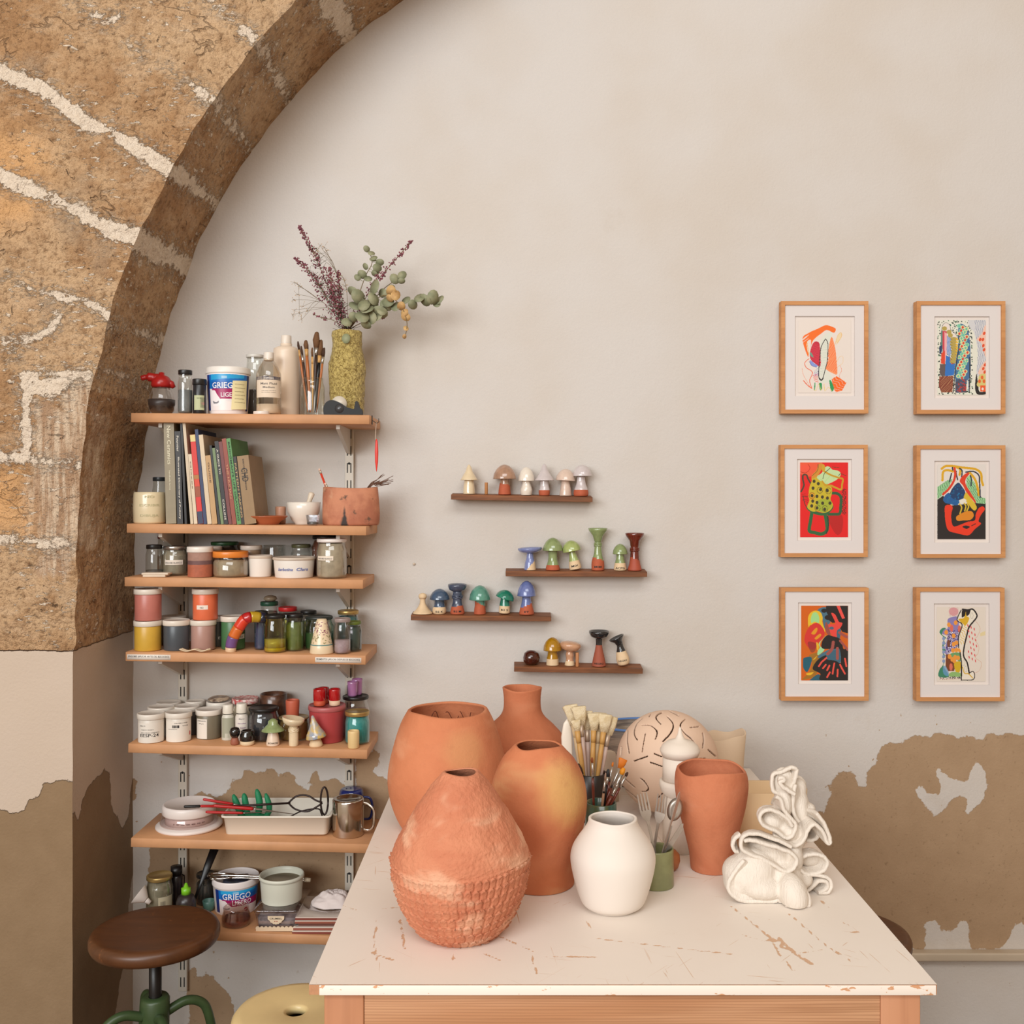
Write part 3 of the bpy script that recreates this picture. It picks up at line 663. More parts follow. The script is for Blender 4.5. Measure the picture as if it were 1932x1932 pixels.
# tape dispenser
x, y, z0, r = where(0, 648, 36, None, -.232)
th = thing('tape_dispenser', 'black desktop tape dispenser at the foot of the flower vase', 'tape dispenser', (x, y, z0))
prof = cr([(-.055, 0), (-.056, .02), (-.050, .034), (-.040, .041), (-.026, .042), (-.005, .033), (.012, .022), (.03, .017), (.034, .02), (.036, .036), (.041, .040), (.043, .036), (.048, .020), (.054, .016), (.056, 0)], 4)
V, Fc = extrude([(a, b) for a, b in prof], .028); mk('casing', V, Fc, M(C(14, 14, 15), .6), th, smooth=False)
V, Fc = xf(lathe([(0, -.006), (.022, -.006), (.022, .006), (0, .006)], 28), (-.012, 0, .033), (PI/2, 0, 0)); 
V = [(a, b*1.0, c) for a, b, c in V]; mk('tape_roll', V, Fc, M(C(206, 196, 180), .3), th)
mk('side_disc', *xf(lathe([(0, 0), (.013, 0), (.013, .001), (0, .001)], 24), (-.01, -.0142, .018), (PI/2, 0, 0)), M(C(60, 60, 62), .25), th)
# flower vase
x, y, z0, r = where(0, 655, 34, None, -.14)
s_ = F/(D+y); vz = lambda py: H-(py-CY)/s_-z0
Fv = Vector((x, y, z0))
prof = [(30, 779), (31, 770), (32, 740), (34, 705), (34, 690), (29, 668), (27, 650), (28, 632), (27, 626)]
fo = cr([(a/s_, max(0, vz(b))) for a, b in prof], 14)
def rough_fn(p, a, r_, z):
    q = Vector((p[0]*60, p[1]*60, z*60)); k = 1+.045*noise.noise(q)+.05*abs(noise.noise(q*2.1)); return (p[0]*k, p[1]*k, z+.0015*noise.noise(q*1.5))
V, Fc = lathe(cup([(float(a), float(b)) for a, b in fo], .004), 120, rough_fn)
t = NT('ochre_crackle_glaze'); v = t.obj(); n1 = t.noise(130, 4, .7, v, 1.0)
c = t.mix(t.ss(n1, .35, .65), C(128, 104, 44), C(214, 192, 118))
o = mk('flower_vase', V, Fc, t.fin(c, .3, t.bump(t.noise(160, 5, .7, v), .9, .006))); o.location = Fv; tag(o, 'rough mustard yellow textured ceramic vase holding dried flowers', 'vase')
# hook and hanging red tool
p = PT(709, 800, -.13)
th = thing('hanging_tool', 'red handled pointed tool hanging from a hook at the top shelf end', 'tool', (p.x, -.2, p.z-.01))
hk = thing('screw_hook', 'small dark screw hook at the right end of the top shelf', 'hook', (PT(697, 0, SY).x, -.2, zs(0, 697)-.012))
mk('plate', *box(0, .002, -.006, .006, -.012, .014), M(C(80, 70, 60), .4, metal=.6), hk)
mk('hook_wire', *tube(cr([(.001, 0, 0), (.008, 0, -.004), (.014, 0, -.008), (.02, 0, -.004), (.02, 0, .006)], 4), .0012, 6), M(C(80, 70, 60), .4, metal=.6), hk)
hx = hk.location.x+.014; th.location = (hx, -.2, hk.location.z-.012)
mk('cord_loop', *tube(cr([(0, 0, .006), (-.002, .001, -.01), (-.003, 0, -.03), (-.003, 0, -.045)], 4), .0011, 6), M(C(200, 180, 160), .6), th)
mk('red_shaft', *lathe([(0, -.14), (.0015, -.135), (.0045, -.11), (.0052, -.08), (.0035, -.05), (.001, -.042), (0, -.042)], 12), M(C(220, 60, 50), .35), th)
# --- second shelf: books
_bk = []
def book(label, tx, ty, bx0, by0, w_, hgt_cover, col, spine=None, depth=.17, y0=None, text=None, tcol=(220, 214, 200), th_=None, pages=(222, 206, 180), bands=None, name='book'):
    """tx,ty top-left and bx0,by0 bottom-left of the spine, zoomed pixels"""
    yy = SY+.02 if y0 is None else y0
    T_ = PT(230+tx/3.864, 600+ty/3.864, yy); B = PT(230+bx0/3.864, 600+by0/3.864, yy); zb = zs(1, 230+bx0/3.864)+.0008
    hh = T_.z-zb; ang = math.atan2(T_.x-B.x, hh); hh = math.hypot(hh, T_.x-B.x); wd = w_/3.864*(D+yy)/F*math.cos(ang)*.96
    if _bk and y0 is None:
        xr, ar, hr_ = _bk[-1]; hm_ = min(hh, hr_)
        ang = max(ang, math.atan((xr+math.tan(ar)*hm_+.0006-B.x)/hm_)) if ang > -1.2 else ang
        if B.x < xr+.0004: B = Vector((xr+.0004, B.y, B.z))
    if y0 is None: _bk.append((B.x+wd/math.cos(ang), ang, hh))
    b = thing(name, label, 'book', (B.x, yy, zb), (0, ang, 0))
    c = .0012 if wd < .012 else .002
    ms = [box(0, c, 0, depth, 0, hh), box(wd-c, wd, 0, depth, 0, hh), box(c, wd-c, 0, c, 0, hh)]
    V, Fc, mi = join(*ms); mk('cover', V, Fc, M(C(*(col if not spine else col)), .5, var=.08, scale=30), b, smooth=False)
    mk('pages', *box(c, wd-c, c+.0005, depth-.003, .002, hh-.002), M(C(*pages), .8), b, smooth=False)
    if spine or bands:
        for (f0, f1, cc) in (bands or [(0, 1, spine)]):
            mk('spine_band', *box(.0003, wd-.0003, -.0006, .0002, hh*f0+.0005, hh*f1-.0005), M(C(*cc), .5), b, smooth=False)
    if text:
        for s_, f0, f1, hfr in text:
            h_ = wd*hfr; v, f = textmesh(s_, h_, (f1-f0)*hh); cz = hh*(f0+f1)/2
            mk('title', [(wd/2+(z-h_/2), -.0012, cz-x) for x, z in v], f, M(C(*tcol), .5), b, smooth=False)
    return b
book('tall grey hardback with large pale title down its spine, leftmost book', 303, 756, 322, 1492, 78, 0, (142, 130, 104), text=[('New Ceramics', .58, .96, .38), ('handbuilt forms', .33, .52, .16)], depth=.2, tcol=(214, 206, 178))
book('black paperback with pale spine lettering beside the grey hardback', 384, 826, 404, 1492, 43, 0, (44, 42, 42), text=[('Fournier', .78, .95, .4), ('Illustrated Dictionary of Pottery', .05, .72, .28)], depth=.19)
book('tall plain black book leaning between the lettered black paperback and the cream board', 408, 770, 458, 1492, 17, 0, (30, 28, 28), depth=.19)
book('thin tall cream board leaning behind the books', 428, 755, 500, 1495, 22, 0, (206, 188, 160), depth=.2)
book('small cream booklet leaning in front of the red spine', 462, 995, 526, 1496, 26, 0, (214, 196, 168), text=[('Glazes', .5, .9, .3)], tcol=(110, 90, 70), depth=.13)
book('red spined book with yellow top edge', 468, 855, 556, 1496, 40, 0, (196, 44, 30), depth=.17, bands=[(0, .14, (40, 50, 80)), (.14, .3, (206, 40, 28)), (.3, .42, (150, 70, 30)), (.42, .5, (206, 60, 28)), (.5, .55, (170, 110, 40)), (.55, .92, (206, 40, 28)), (.92, 1, (216, 196, 130))])
book('slim dark blue paperback right of the red-spined book', 510, 815, 597, 1496, 24, 0, (40, 54, 92), depth=.18)
book('wide cream paperback beside the dark blue one', 538, 855, 624, 1497, 32, 0, (210, 190, 160), depth=.19)
book('short tan booklet among the leaning books', 575, 1008, 658, 1497, 40, 0, (186, 148, 98), depth=.14, text=[('GUIDE', .6, .9, .3)], tcol=(110, 80, 50))
book('thin black magazine among the leaning books', 600, 935, 702, 1496, 17, 0, (34, 32, 32), depth=.15)
book('thin green and white striped magazine', 618, 955, 722, 1497, 22, 0, (150, 160, 128), depth=.16, bands=[(0, 1, (110, 130, 88))])
book('thin black paperback with white spine lettering, left of the maroon book', 634, 905, 746, 1496, 30, 0, (36, 32, 34), text=[('A GUIDE TO', .6, .9, .4), ('COLLINS', .05, .3, .45)], depth=.17)
book('slim maroon paperback between black and red-brown books', 668, 908, 778, 1496, 26, 0, (112, 52, 50), depth=.17)
book('red-brown paperback beside the green book', 698, 885, 806, 1496, 32, 0, (142, 66, 46), text=[('THE HUMAN', .3, .7, .45)], tcol=(196, 140, 100), depth=.17)
book('bright green drawing book with lettered spine', 738, 883, 840, 1497, 32, 0, (86, 140, 76), text=[("BRIDGMAN'S LIFE DRAWING", .04, .96, .4)], tcol=(20, 50, 24), depth=.19)
book('dark book with gold title on the spine, right of the green book', 800, 1012, 870, 1497, 24, 0, (44, 36, 30), text=[('PATTERN MAKING', .1, .9, .6)], tcol=(180, 150, 100), depth=.16)
bb = book('brown book patterned like rough bark at the right end of the row', 838, 1008, 896, 1497, 88, 0, (146, 116, 76), depth=.16, text=[('DECORATIVE DESIGN', .5, .95, .12), ('CHD', .62, .82, .55)], tcol=(50, 36, 24))
# cream mug, jar behind
x, y, z0, r = where(1, 282, 29, None, None)
th = thing('cream_mug', 'squat cream ceramic pot with faint handwritten words, left end of the book shelf', 'pot', (x, y, z0)); ph = math.atan2(-x, D+y)
hh = topz(929, y, 0)-z0
mk('body', *lathe(cup([(r*.93, 0), (r, .006), (r*1.02, hh*.5), (r, hh*.9), (r*.97, hh)], .004), 44), M(C(222, 206, 170), .25, coat=.4), th)
for s_, fz, wd in (('NO', .82, .6), ('ESCRIBIR', .55, 1.3), ('DIBUJA', .2, 1.2)): wraptext(s_, r*1.03, 0, hh*fz, .007, (186, 178, 140), th, ph, wd*r)
jar('small empty glass jar with dark lid behind the cream pot', 1, 301, 13, 900, y=-.1, lid=(40, 44, 48), fill=((150, 140, 130), .25))
# dish, small cup, mortar, glass bowl, clay pot
def dish(name, label, cat, sh, cx, hw, top, y, pro, mat, n=44, fn=None, zb=None, bot=None, wall=.003):
    x, y, z0, r = where(sh, cx, hw, bot, y, zb); h_ = topz(top, y, r)-z0
    o = mk(name, *lathe(cup([(a*r, b*h_) for a, b in pro], wall), n, fn), mat); o.location = (x, y, z0); tag(o, label, cat); return o, x, y, z0, r, h_
TERR = M(C(196, 116, 74), .5, var=.15, scale=20)
o, x, y, z0, r, h_ = dish('saucer', 'shallow terracotta saucer with bits in it, beside the bark-patterned book', 'saucer', 1, 505, 37.5, 973, -.185, [(.55, 0), (.6, .25), (.97, .9), (1, 1)], M(C(172, 92, 56), .35, coat=.3))
for k, (dx, dy, c_) in enumerate([(-.02, -.01, (190, 170, 150)), (.012, -.012, (70, 60, 60))]):
    q = mk('clay_scrap', *lathe([(0, 0), (.014, .001), (.016, .004), (.008, .008), (0, .009)], 14), M(C(*c_), .5)); q.location = (x+dx, y+dy, z0+.0045); tag(q, ['pale flat scrap lying in the terracotta saucer', 'dark flat scrap lying in the terracotta saucer'][k], 'scrap')
dish('small_cup', 'tiny brown ceramic cup behind the terracotta saucer', 'cup', 1, 529.5, 10, 956, -.11, [(.85, 0), (.95, .1), (1, .9), (.97, 1)], M(C(190, 140, 112), .4))
o, x, y, z0, r, h_ = dish('mortar', 'small white mortar bowl beside the clay pot', 'mortar', 1, 573, 32, 948, -.135, [(.5, 0), (.52, .06), (.7, .2), (.93, .6), (1, 1)], M(C(228, 220, 208), .25, coat=.3), wall=.005)
p0 = Vector((x-.002, y, z0+.016)); p1 = PT(589, 929, y-.0)
q = mk('pestle', *tube([p0, p0.lerp(p1, .3), p0.lerp(p1, .75), p0.lerp(p1, .95), p1], [.010, .0075, .0075, .0095, .005], 16), M(C(220, 204, 182), .4)); tag(q, 'white porcelain pestle leaning in the mortar', 'pestle')
x2, y2, z2, r2 = where(1, 590, 17, None, -.222)
th = thing('glass_dish', 'little square glass dish in front of the mortar', 'dish', (x2, y2, z2))
V, Fc = lathe(cup([(.016, 0), (.019, .003), (.024, .030)], .002), 4); V, Fc = xf((V, Fc), rot=(0, 0, PI/4)); mk('glass_body', V, Fc, glassmat((.85, .86, .88)), th, smooth=False)
mk('pebbles', *lathe([(0, .003), (.015, .003), (.017, .008), (.008, .011), (0, .011)], 4), M(C(120, 120, 118), .4), th)
# raku pot
x, y, z0, r = where(1, 662, 54, None, -.155); hh = topz(921, y, -.03)-z0
def ov(p, a, r_, z): return (p[0]*(1+.012*math.sin(3*a+z*40)), p[1]*.62*(1+.02*math.sin(2*a)), z+.002*math.sin(2*a+1)*(z > .03))
V, Fc = lathe(cup([(r*.95, 0), (r*.99, .006), (r*1.0, hh*.3), (r*.98, hh*.7), (r*.95, hh)], .005), 60, ov)
t = NT('smoke_fired_clay'); v = t.obj(); n1 = t.noise(14, 5, .6, v); 
c = t.mix(t.ss(n1, .35, .65), C(196, 132, 100), C(168, 104, 78)); c = t.mix(t.ss(t.noise(24, 4, .6, v), .62, .72), c, C(92, 70, 56))
z = t.n('SeparateXYZ', {0: v}); sm = t.math('ADD', t.math('ABSOLUTE', t.math('ADD', z.outputs[0], .01)), t.math('MULTIPLY', t.math('SUBTRACT', n1, .5), .06)); sm = t.math('ADD', sm, t.math('MULTIPLY', t.math('SUBTRACT', z.outputs[2], .012), .35))
c = t.mix(t.ss(sm, .014, .004), c, C(58, 52, 50)); c = t.mix(t.math('MULTIPLY', t.ss(t.noise(11, 3, .5, t.mapv(v, (1, 1, 1), (1, 2, 0))), .6, .7), .6), c, C(222, 186, 150))
o = mk('clay_pot', V, Fc, t.fin(c, .75, t.bump(n1, .3, .004))); o.location = (x, y, z0); tag(o, 'wide smoke-blackened clay pot holding a pencil and twigs', 'pot')
pz = z0
def pencil(label, a, b, yb, yt, col, tip=None):
    p0 = Vector((PT(a[0], 0, yb).x, yb, pz+.009)); p1 = PT(b[0], b[1], yt); d = p1-p0
    th = thing('pencil', label, 'pencil', p0, d.to_track_quat('Z', 'Y').to_euler()); L = d.length
    mk('shaft', *lathe([(0, 0), (.0036, 0), (.0036, L-.016), (0, L-.016)], 6), M(C(*col), .4), th, smooth=False)
    mk('ferrule', *lathe([(0, L-.016), (.0038, L-.016), (.0038, L-.007), (0, L-.007)], 10), M(C(206, 190, 170), .3, metal=.6), th)
    mk('eraser', *lathe([(0, L-.007), (.0034, L-.007), (.0034, L-.001), (.002, L), (0, L)], 10), M(C(226, 190, 170), .6), th)
pencil('red pencil with an eraser end leaning in the clay pot', (640, 0), (602, 884), -.15, -.155, (206, 60, 34))
pencil('short brown wooden pencil stub leaning in the clay pot', (648, 0), (613, 911), -.165, -.16, (150, 96, 56))
rt = random.Random(5)
tw = []
for k in range(22):
    e = PT(742-rt.uniform(0, 26), 893+rt.uniform(0, 22), -.15+rt.uniform(-.02, .02)); b0 = Vector((x+.0+rt.uniform(-.012, .012), y+rt.uniform(-.008, .008), z0+.012)); mid = PT(697+rt.uniform(-3, 3), 918, -.155+rt.uniform(-.008, .008))
    tw.append(tube(cr([b0, mid, mid.lerp(e, .5)+Vector((0, 0, rt.uniform(-.003, .003))), e], 3), .0008, 4))
V, Fc, mi = join(*tw); o = mk('twig_bundle', V, Fc, M(C(110, 76, 58), .8)); tag(o, 'bundle of thin dry brown twigs sticking out of the clay pot', 'twigs')

# --- third shelf
jar('empty glass jar with black lid at the left of the third shelf', 2, 291, 15.5, 1027, y=-.165, lid=K, fill=((96, 90, 84), .2))
jar('small glass jar with dark red lid at the back of the third shelf', 2, 312, 15, 1010, y=-.06, lid=(130, 30, 36), lidh=.008, fill=((150, 130, 116), .5))
jar('glass jar of grey slip labelled engobe blanco with silver lid', 2, 331, 23, 1029, y=-.15, lid=STEEL, lidh=.009, neck=.88, fill=((150, 138, 118), .96), lab=((224, 212, 198), .42, .60, -.95, .62, [('ENGOBE BLANCO', .46, .0052, (40, 36, 34), 1.4, -.17)]))
jar('white-lidded pot with two layers of red-brown powder', 2, 377.5, 24, 1030, y=-.207, kind='pot', body=(160, 112, 92), lid=WH, lidh=.015, layers=[(.02, .5, (176, 98, 70)), (.5, .66, (112, 80, 78)), (.66, .98, (166, 128, 112))])
jar('wide glass jar of grey clay slip with orange lid', 2, 435, 33, 1038, y=-.187, lid=(222, 130, 50), lidh=.017, neck=.92, fill=((168, 148, 122), .86))
jar('jar of dark glaze with dark green lid at the back of the third shelf', 2, 424, 27, 1021, y=-.055, lid=(40, 78, 44), lidh=.009, fill=((30, 34, 34), .95))
jar('small pot with pale lid behind the orange-lidded jar', 2, 405, 14, 1030, y=-.118, kind='pot', body=(200, 188, 172), lid=(214, 202, 186), lidh=.012)
jar('tan pot with pale lid behind the plain white tub', 2, 474, 20, 1028, y=-.10, kind='pot', body=(160, 134, 108), lid=(224, 212, 198), lidh=.012)
jar('open empty clear glass tumbler at the back of the third shelf', 2, 518, 21, 1028, y=-.058, neck=.97)
def tub(label, sh, cx, hw, top, y, col, rim=None, zb=None, bot=None, name='plastic_tub', lidded=True, wall=.0025):
    x, y, z0, r = where(sh, cx, hw, bot, y, zb); h_ = topz(top, y, r)-z0
    th = thing(name, label, 'tub', (x, y, z0)); ph = math.atan2(-x, D+y)
    mk('tub_body', *lathe(cup([(r*.86, 0), (r*.88, .002), (r*.95, h_*.86), (r*.96, h_*.97)], wall), 48), M(C(*col), .4), th)
    if lidded: mk('lid', *lathe([(0, h_*.86), (r*.96, h_*.86), (r, h_*.88), (r, h_*.94), (r*.98, h_), (r*.93, h_), (r*.92, h_-.002), (0, h_-.002)], 48), rim or M(C(*col), .4), th)
    else: mk('rim', *lathe([(r*.95, h_*.86), (r, h_*.87), (r, h_*.96), (r*.97, h_), (r*.93, h_), (r*.93, h_*.94)], 48), rim or M(C(*col), .4), th)
    return th, x, y, z0, r, h_, ph
tub('plain white plastic tub with flat lid on the third shelf', 2, 491, 23, 1046, -.165, (228, 220, 210), M(C(206, 190, 172), .5))
th, x, y, z0, r, h_, ph = tub('wide white tub with blue handwriting on its side', 2, 555, 40, 1048, -.178, (232, 226, 218), M(C(206, 190, 172), .5, var=.12, scale=20))
for s_, xc, wd in (('barbotina', -.45, .75), ('Clara', .38, .6)):
    v, f = textmesh(s_, .009, wd*r); mk('handwriting', [wrap(r*.945, xc*r+a+b*.3, h_*.36+b, ph) for a, b in v], f, M(C(90, 110, 170), .6), th, smooth=False)
jar('glass jar with olive green lid behind the handwritten tub', 2, 568, 19, 1026, y=-.08, lid=(92, 92, 62), lidh=.009, fill=((190, 180, 164), .7))
jar('jar of brown slip with black lid at the back right of the third shelf', 2, 616, 28, 1009, y=-.075, lid=K, lidh=.01, fill=((120, 74, 58), .95))
jar('big jar of pale slip with white lid and label, right end of third shelf', 2, 626, 28.5, 1015, y=-.19, lid=(230, 222, 216), lidh=.009, neck=.9, fill=((176, 160, 138), .95), lab=((228, 214, 196), .50, .62, -1.1, .1, [('ENGOBE BLANCO', .53, .0042, (60, 54, 50), 1.05, -.5)]))
for k, (u0, u1, v0, v1, lb) in enumerate([(158, 322, 398, 419, 'thin pale clay test tile at the bottom of the small pile'), (149, 342, 368, 396, 'slightly larger pale clay test tile on top of the small pile')]):
    a = PT(230+u0/3.864, 0, -.235); b = PT(230+u1/3.864, 0, -.235); z0 = zs(2, 290)+.001+k*.0062
    o = mk('test_tile', *box(a.x, b.x, -.243, -.205, z0, z0+.0058, .0015, 2), M(C(222, 204, 182), .6, var=.08, scale=30)); tag(o, lb, 'tile', 'small pile of clay tiles')

# --- fourth shelf
P4 = dict(kind='pot', lid=(222, 212, 198), lidh=.0145)
a = jar('white-lidded pot of mustard yellow pigment at the bottom left of the stack', 3, 279, 26, 1167, y=-.205, body=(206, 164, 62), **P4)
b = jar('white-lidded pot of dusty pink pigment stacked on the yellow pot', 3, 279.5, 26, 1108, y=-.205, zb=a['z']+a['h'], body=(190, 116, 104), **P4)
jar('white-lidded pot of slate grey pigment', 3, 333, 25, 1166, y=-.19, body=(70, 76, 82), **P4)
a = jar('white-lidded pot of mauve pigment under the orange pot', 3, 383.5, 24, 1166, y=-.175, body=(172, 134, 122), **P4)
b = jar('white-lidded pot of bright orange pigment stacked on the mauve pot', 3, 387.5, 24.5, 1108, y=-.175, zb=a['z']+a['h'], body=(222, 110, 72), lab=((232, 218, 204), .42, .58, -.75, .2, [('162', .46, .005, (60, 50, 50), .3, -.3)]), **P4)
jar('pot with pale lid behind the slate grey pot', 3, 326, 24, 1159, y=-.08, body=(70, 66, 60), **P4)
jar('pot with printed side label behind the mauve pot', 3, 411, 16, 1160, y=-.10, body=(84, 84, 76), lab=(None, 0, 0, 0, 0, [('E1', .3, .008, (220, 216, 200), .5, .3)]), **P4)
jar('white-lidded pot of leaf green pigment', 3, 440, 23.5, 1159, y=-.15, body=(70, 112, 72), lab=((206, 212, 206), .38, .54, .3, 1.2, [('162', .42, .0045, (50, 60, 60), .4, .7)]), **P4)
# rainbow tube
cs = [(218, 186, 150), (106, 74, 128), (206, 104, 40), (214, 62, 40), (176, 30, 34), (184, 150, 40), (30, 36, 56)]
ctr = cr([(435, 1229), (437, 1212), (443, 1197), (452, 1182), (463, 1168), (478, 1164), (500, 1166)], 6); yy = -.215
pts = [PT(p[0], p[1], yy+max(0, (p[0]-470))*.0008) for p in ctr]; pts[0].z = zs(3, 435)+.0005
th = thing('rainbow_tube', 'bent ceramic tube glazed in rainbow bands', 'ornament', pts[0])
n = len(pts); cuts = [0, 3, 10, 17, 24, 28, 33, n-1]
for k, c_ in enumerate(cs):
    seg = [p-pts[0] for p in pts[cuts[k]:cuts[k+1]+1]]; rr = [.0155+.0015*math.sin(PI*i/(n)) for i in range(cuts[k], cuts[k+1]+1)]
    mk('glaze_band', *tube(seg, rr, 20), M(C(*c_), .25, coat=.5), th)
x, y, z0, r = where(3, 368, 29, None, -.2405)
V = []; 
for j in range(13):
    for i in range(25):
        u, v = i/12-1, j/6-1; V.append((u*.046*(1-.15*v*v), v*.0105, .003+.007*(u*u)**2+.006*math.exp(-(u*3)**2)+.002*v*v))
Ft = grid(25, 13); n0 = len(V); V2_ = V+[(a_, b_, c_-.0022) for a_, b_, c_ in V]
bd = [i for i in range(25)]+[25*j+24 for j in range(1, 13)]+[25*12+i for i in range(23, -1, -1)]+[25*j for j in range(11, 0, -1)]
Fc = Ft+[[q+n0 for q in f[::-1]] for f in Ft]+[[bd[k], bd[k]+n0, bd[(k+1) % len(bd)]+n0, bd[(k+1) % len(bd)]] for k in range(len(bd))]
o = mk('small_wavy_dish', V2_, Fc, M(C(222, 200, 168), .6)); o.location = (x, y, z0); tag(o, 'little unglazed clay dish with curled ends, in front of the mauve pot', 'dish')
jar('tall jar of blue glaze water with black lid', 3, 493, 13, 1151, y=-.16, lid=K, lidh=.008, fill=((54, 66, 100), .92))
a = jar('jar with dark green lid standing at the back behind the yellow jar', 3, 508, 17.5, 1133, y=-.08, lid=(30, 74, 54), lidh=.011, fill=((120, 110, 100), .85))
x, y, z0, r = where(3, 510, 14, None, -.08, a['z']+a['h'])
o = mk('flat_stone', *lathe([(0, 0), (.014, .001), (.021, .007), (.018, .014), (.008, .018), (0, .019)], 24), M(C(150, 134, 112), .35)); o.location = (x, y, z0); tag(o, 'smooth beige pebble-shaped ceramic lying on the dark green lid', 'ornament')
jar('bulging jar with yellow settled glaze and black lid', 3, 519, 20.5, 1157, y=-.205, lid=K, lidh=.009, neck=.88, fill=((196, 176, 50), .14), liquid=((168, 158, 110), .14, .38), tint=(.86, .82, .36), lab=None)
jar('jar with bright red lid at the back of the pigment shelf', 3, 543, 18.5, 1143, y=-.08, lid=(196, 36, 38), lidh=.011, fill=((60, 60, 54), .9))
jar('jar of olive green glaze with black lid', 3, 556, 16.5, 1156, y=-.17, lid=K, lidh=.01, fill=((96, 110, 44), .85))
jar('jar with flat black lid at the back between the green jars', 3, 582, 16, 1150, y=-.068, lid=K, lidh=.01, fill=((70, 84, 60), .8))
jar('wide jar of murky green water with dark lid behind the painted cone', 3, 602, 27, 1159, y=-.135, lid=(44, 50, 46), lidh=.008, fill=((64, 92, 56), .55), tint=(.8, .88, .76))
jar('teal jar with gold lid at the back right of the pigment shelf', 3, 657, 21, 1149, y=-.085, lid=GOLD, lidh=.01, fill=((20, 100, 104), .92))
jar('small dark green jar with olive lid at the right end of the pigment shelf', 3, 667, 15.5, 1170, y=-.165, lid=(96, 112, 44), lidh=.008, fill=((26, 58, 52), .9))
jar('slim clear jar of lilac water with frosted lid', 3, 646, 15.5, 1164, y=-.212, lid=(150, 134, 130), lidh=.01, neck=.9, fill=((176, 160, 160), .42), tint=(.9, .86, .88))
# painted cone
x, y, z0, r = where(3, 607, 22.5, None, -.2135); hh = topz(1167, y, 0)-z0
th = thing('painted_cone', 'cream ceramic cone painted with purple and green leaves', 'ornament', (x, y, z0)); ph = math.atan2(-x, D+y)
mk('cone_body', *lathe([(0, 0), (r*.97, 0), (r, .003), (r*.93, hh*.22), (r*.45, hh*.93), (r*.38, hh*.99), (0, hh)], 40), M(C(228, 206, 172), .35, coat=.3), th)
rr_ = lambda z: r*(.93-.48*(z/hh-.22)/.71)
lv = {0: [], 1: []}
rc = random.Random(3)
for k in range(70):
    z = hh*rc.uniform(.30, .92); a = rc.uniform(-1.5, 1.5)+ph; ci = 0 if z > hh*.55 else 1; R_ = rr_(z)+.0006; L_ = .0038; w_ = .0011; an = rc.uniform(0, PI)
    Vv = []
    for (u, v) in ((-L_, 0), (0, w_), (L_, 0), (0, -w_)):
        uu = u*math.cos(an)-v*math.sin(an); vv = u*math.sin(an)+v*math.cos(an); zz = z+vv; Rr = rr_(zz)+.0007; Vv.append((Rr*math.sin(a+uu/Rr), -Rr*math.cos(a+uu/Rr), zz))
    lv[ci].append((Vv, [[0, 3, 2, 1]]))
for ci, c_ in ((0, (132, 50, 92)), (1, (104, 110, 40))):
    V, Fc, mi = join(*lv[ci]); mk('painted_leaves', V, Fc, M(C(*c_), .4), th)
mk('blue_ring', *lathe([(rr_(hh*.25)+.0003, hh*.245), (rr_(hh*.25)+.0008, hh*.255), (rr_(hh*.265)+.0005, hh*.27)], 40), M(C(40, 120, 124), .4), th)

# --- fifth shelf
P5 = dict(kind='pot', lid=(226, 218, 206), lidh=.0145, body=(216, 208, 196))
ft = (60, 56, 54)
jar('white pot with a large printed code, left end of the fifth shelf', 4, 285, 25.5, 1339, bot=1404, lab=[((224, 216, 204), .02, .86, -1.2, 1.2, [('EESP-24', .27, .0095, (24, 22, 24), 1.5, -.15), ('VERDE PIEDRA SUSPENSION', .43, .0028, ft, 1.5, -.1), ('PIGMENTO CERAMICO', .56, .0022, ft, 1.0, -.3), ('ESMALTE', .72, .003, ft, .5, -.7)])], **P5)
jar('white pot with a barcode label beside the pot with the large printed code', 4, 337, 24.5, 1337, bot=1402, lab=[((224, 216, 204), .02, .88, -1.25, 1.2, [('CON EESP-11 ROJO', .77, .003, ft, 1.1, .2), ('412/100', .66, .0032, ft, .5, .55), ('USO PROFESIONAL', .54, .002, ft, .8, -.5)]), ((40, 36, 36), .60, .72, -.55, .05, []), ((190, 60, 60), .25, .42, .98, 1.16, [])], **P5)
jar('pot of grey suspension with red diamond hazard label', 4, 394, 24.5, 1332, bot=1397, lab=[((224, 216, 204), .04, .86, -1.2, -.15, [('SUSPENSION', .76, .003, ft, .8, -.65), ('250 grs.', .64, .003, ft, .5, -.65)])], **{**P5, 'body': (118, 110, 92)})
jar('pale-lidded pot in the second row behind the leftmost printed pot', 4, 304, 25, 1327, y=-.13, **P5)
jar('pale-lidded pot at the back left corner of the fifth shelf', 4, 318, 23, 1319, y=-.048, **P5)
jar('pale-lidded pot with dark side behind the barcode pot', 4, 352, 24, 1326, y=-.105, **{**P5, 'body': (92, 84, 78)})
jar('pale-lidded pot at the back behind the hazard label pot', 4, 368, 18, 1318, y=-.043, **P5)
a = jar('wide pale-lidded pot with a painted flap on top, back of fifth shelf', 4, 413, 23, 1318, y=-.06, **P5)
o = mk('painted_flap', *xf(lathe([(0, 0), (.028, .0), (.033, .003), (.027, .006), (0, .007)], 28), (0, 0, 0), (.12, 0, 0)), M(C(96, 74, 62), .4, col2=C(206, 184, 156), scale=40)); o.location = (a['x'], a['y'], a['z']+a['h']+.0045); tag(o, 'small dark brown and cream oval test piece on a pale lid', 'test piece')
bp = [(0, 0), (.95, 0), (1, .02), (1, .60), (.96, .66), (.82, .70), (.8, .72)]
bottle('slim white bottle with grey-green label and tall cap', 4, 430, 11.5, 1328, -.165, bp, M(C(206, 202, 188), .4), M(C(226, 220, 206), .4), .26, .86, lab=[((160, 160, 140), .08, .64, -1.1, 1.1, []), ((226, 220, 206), .08, .2, -.5, .6, [])])
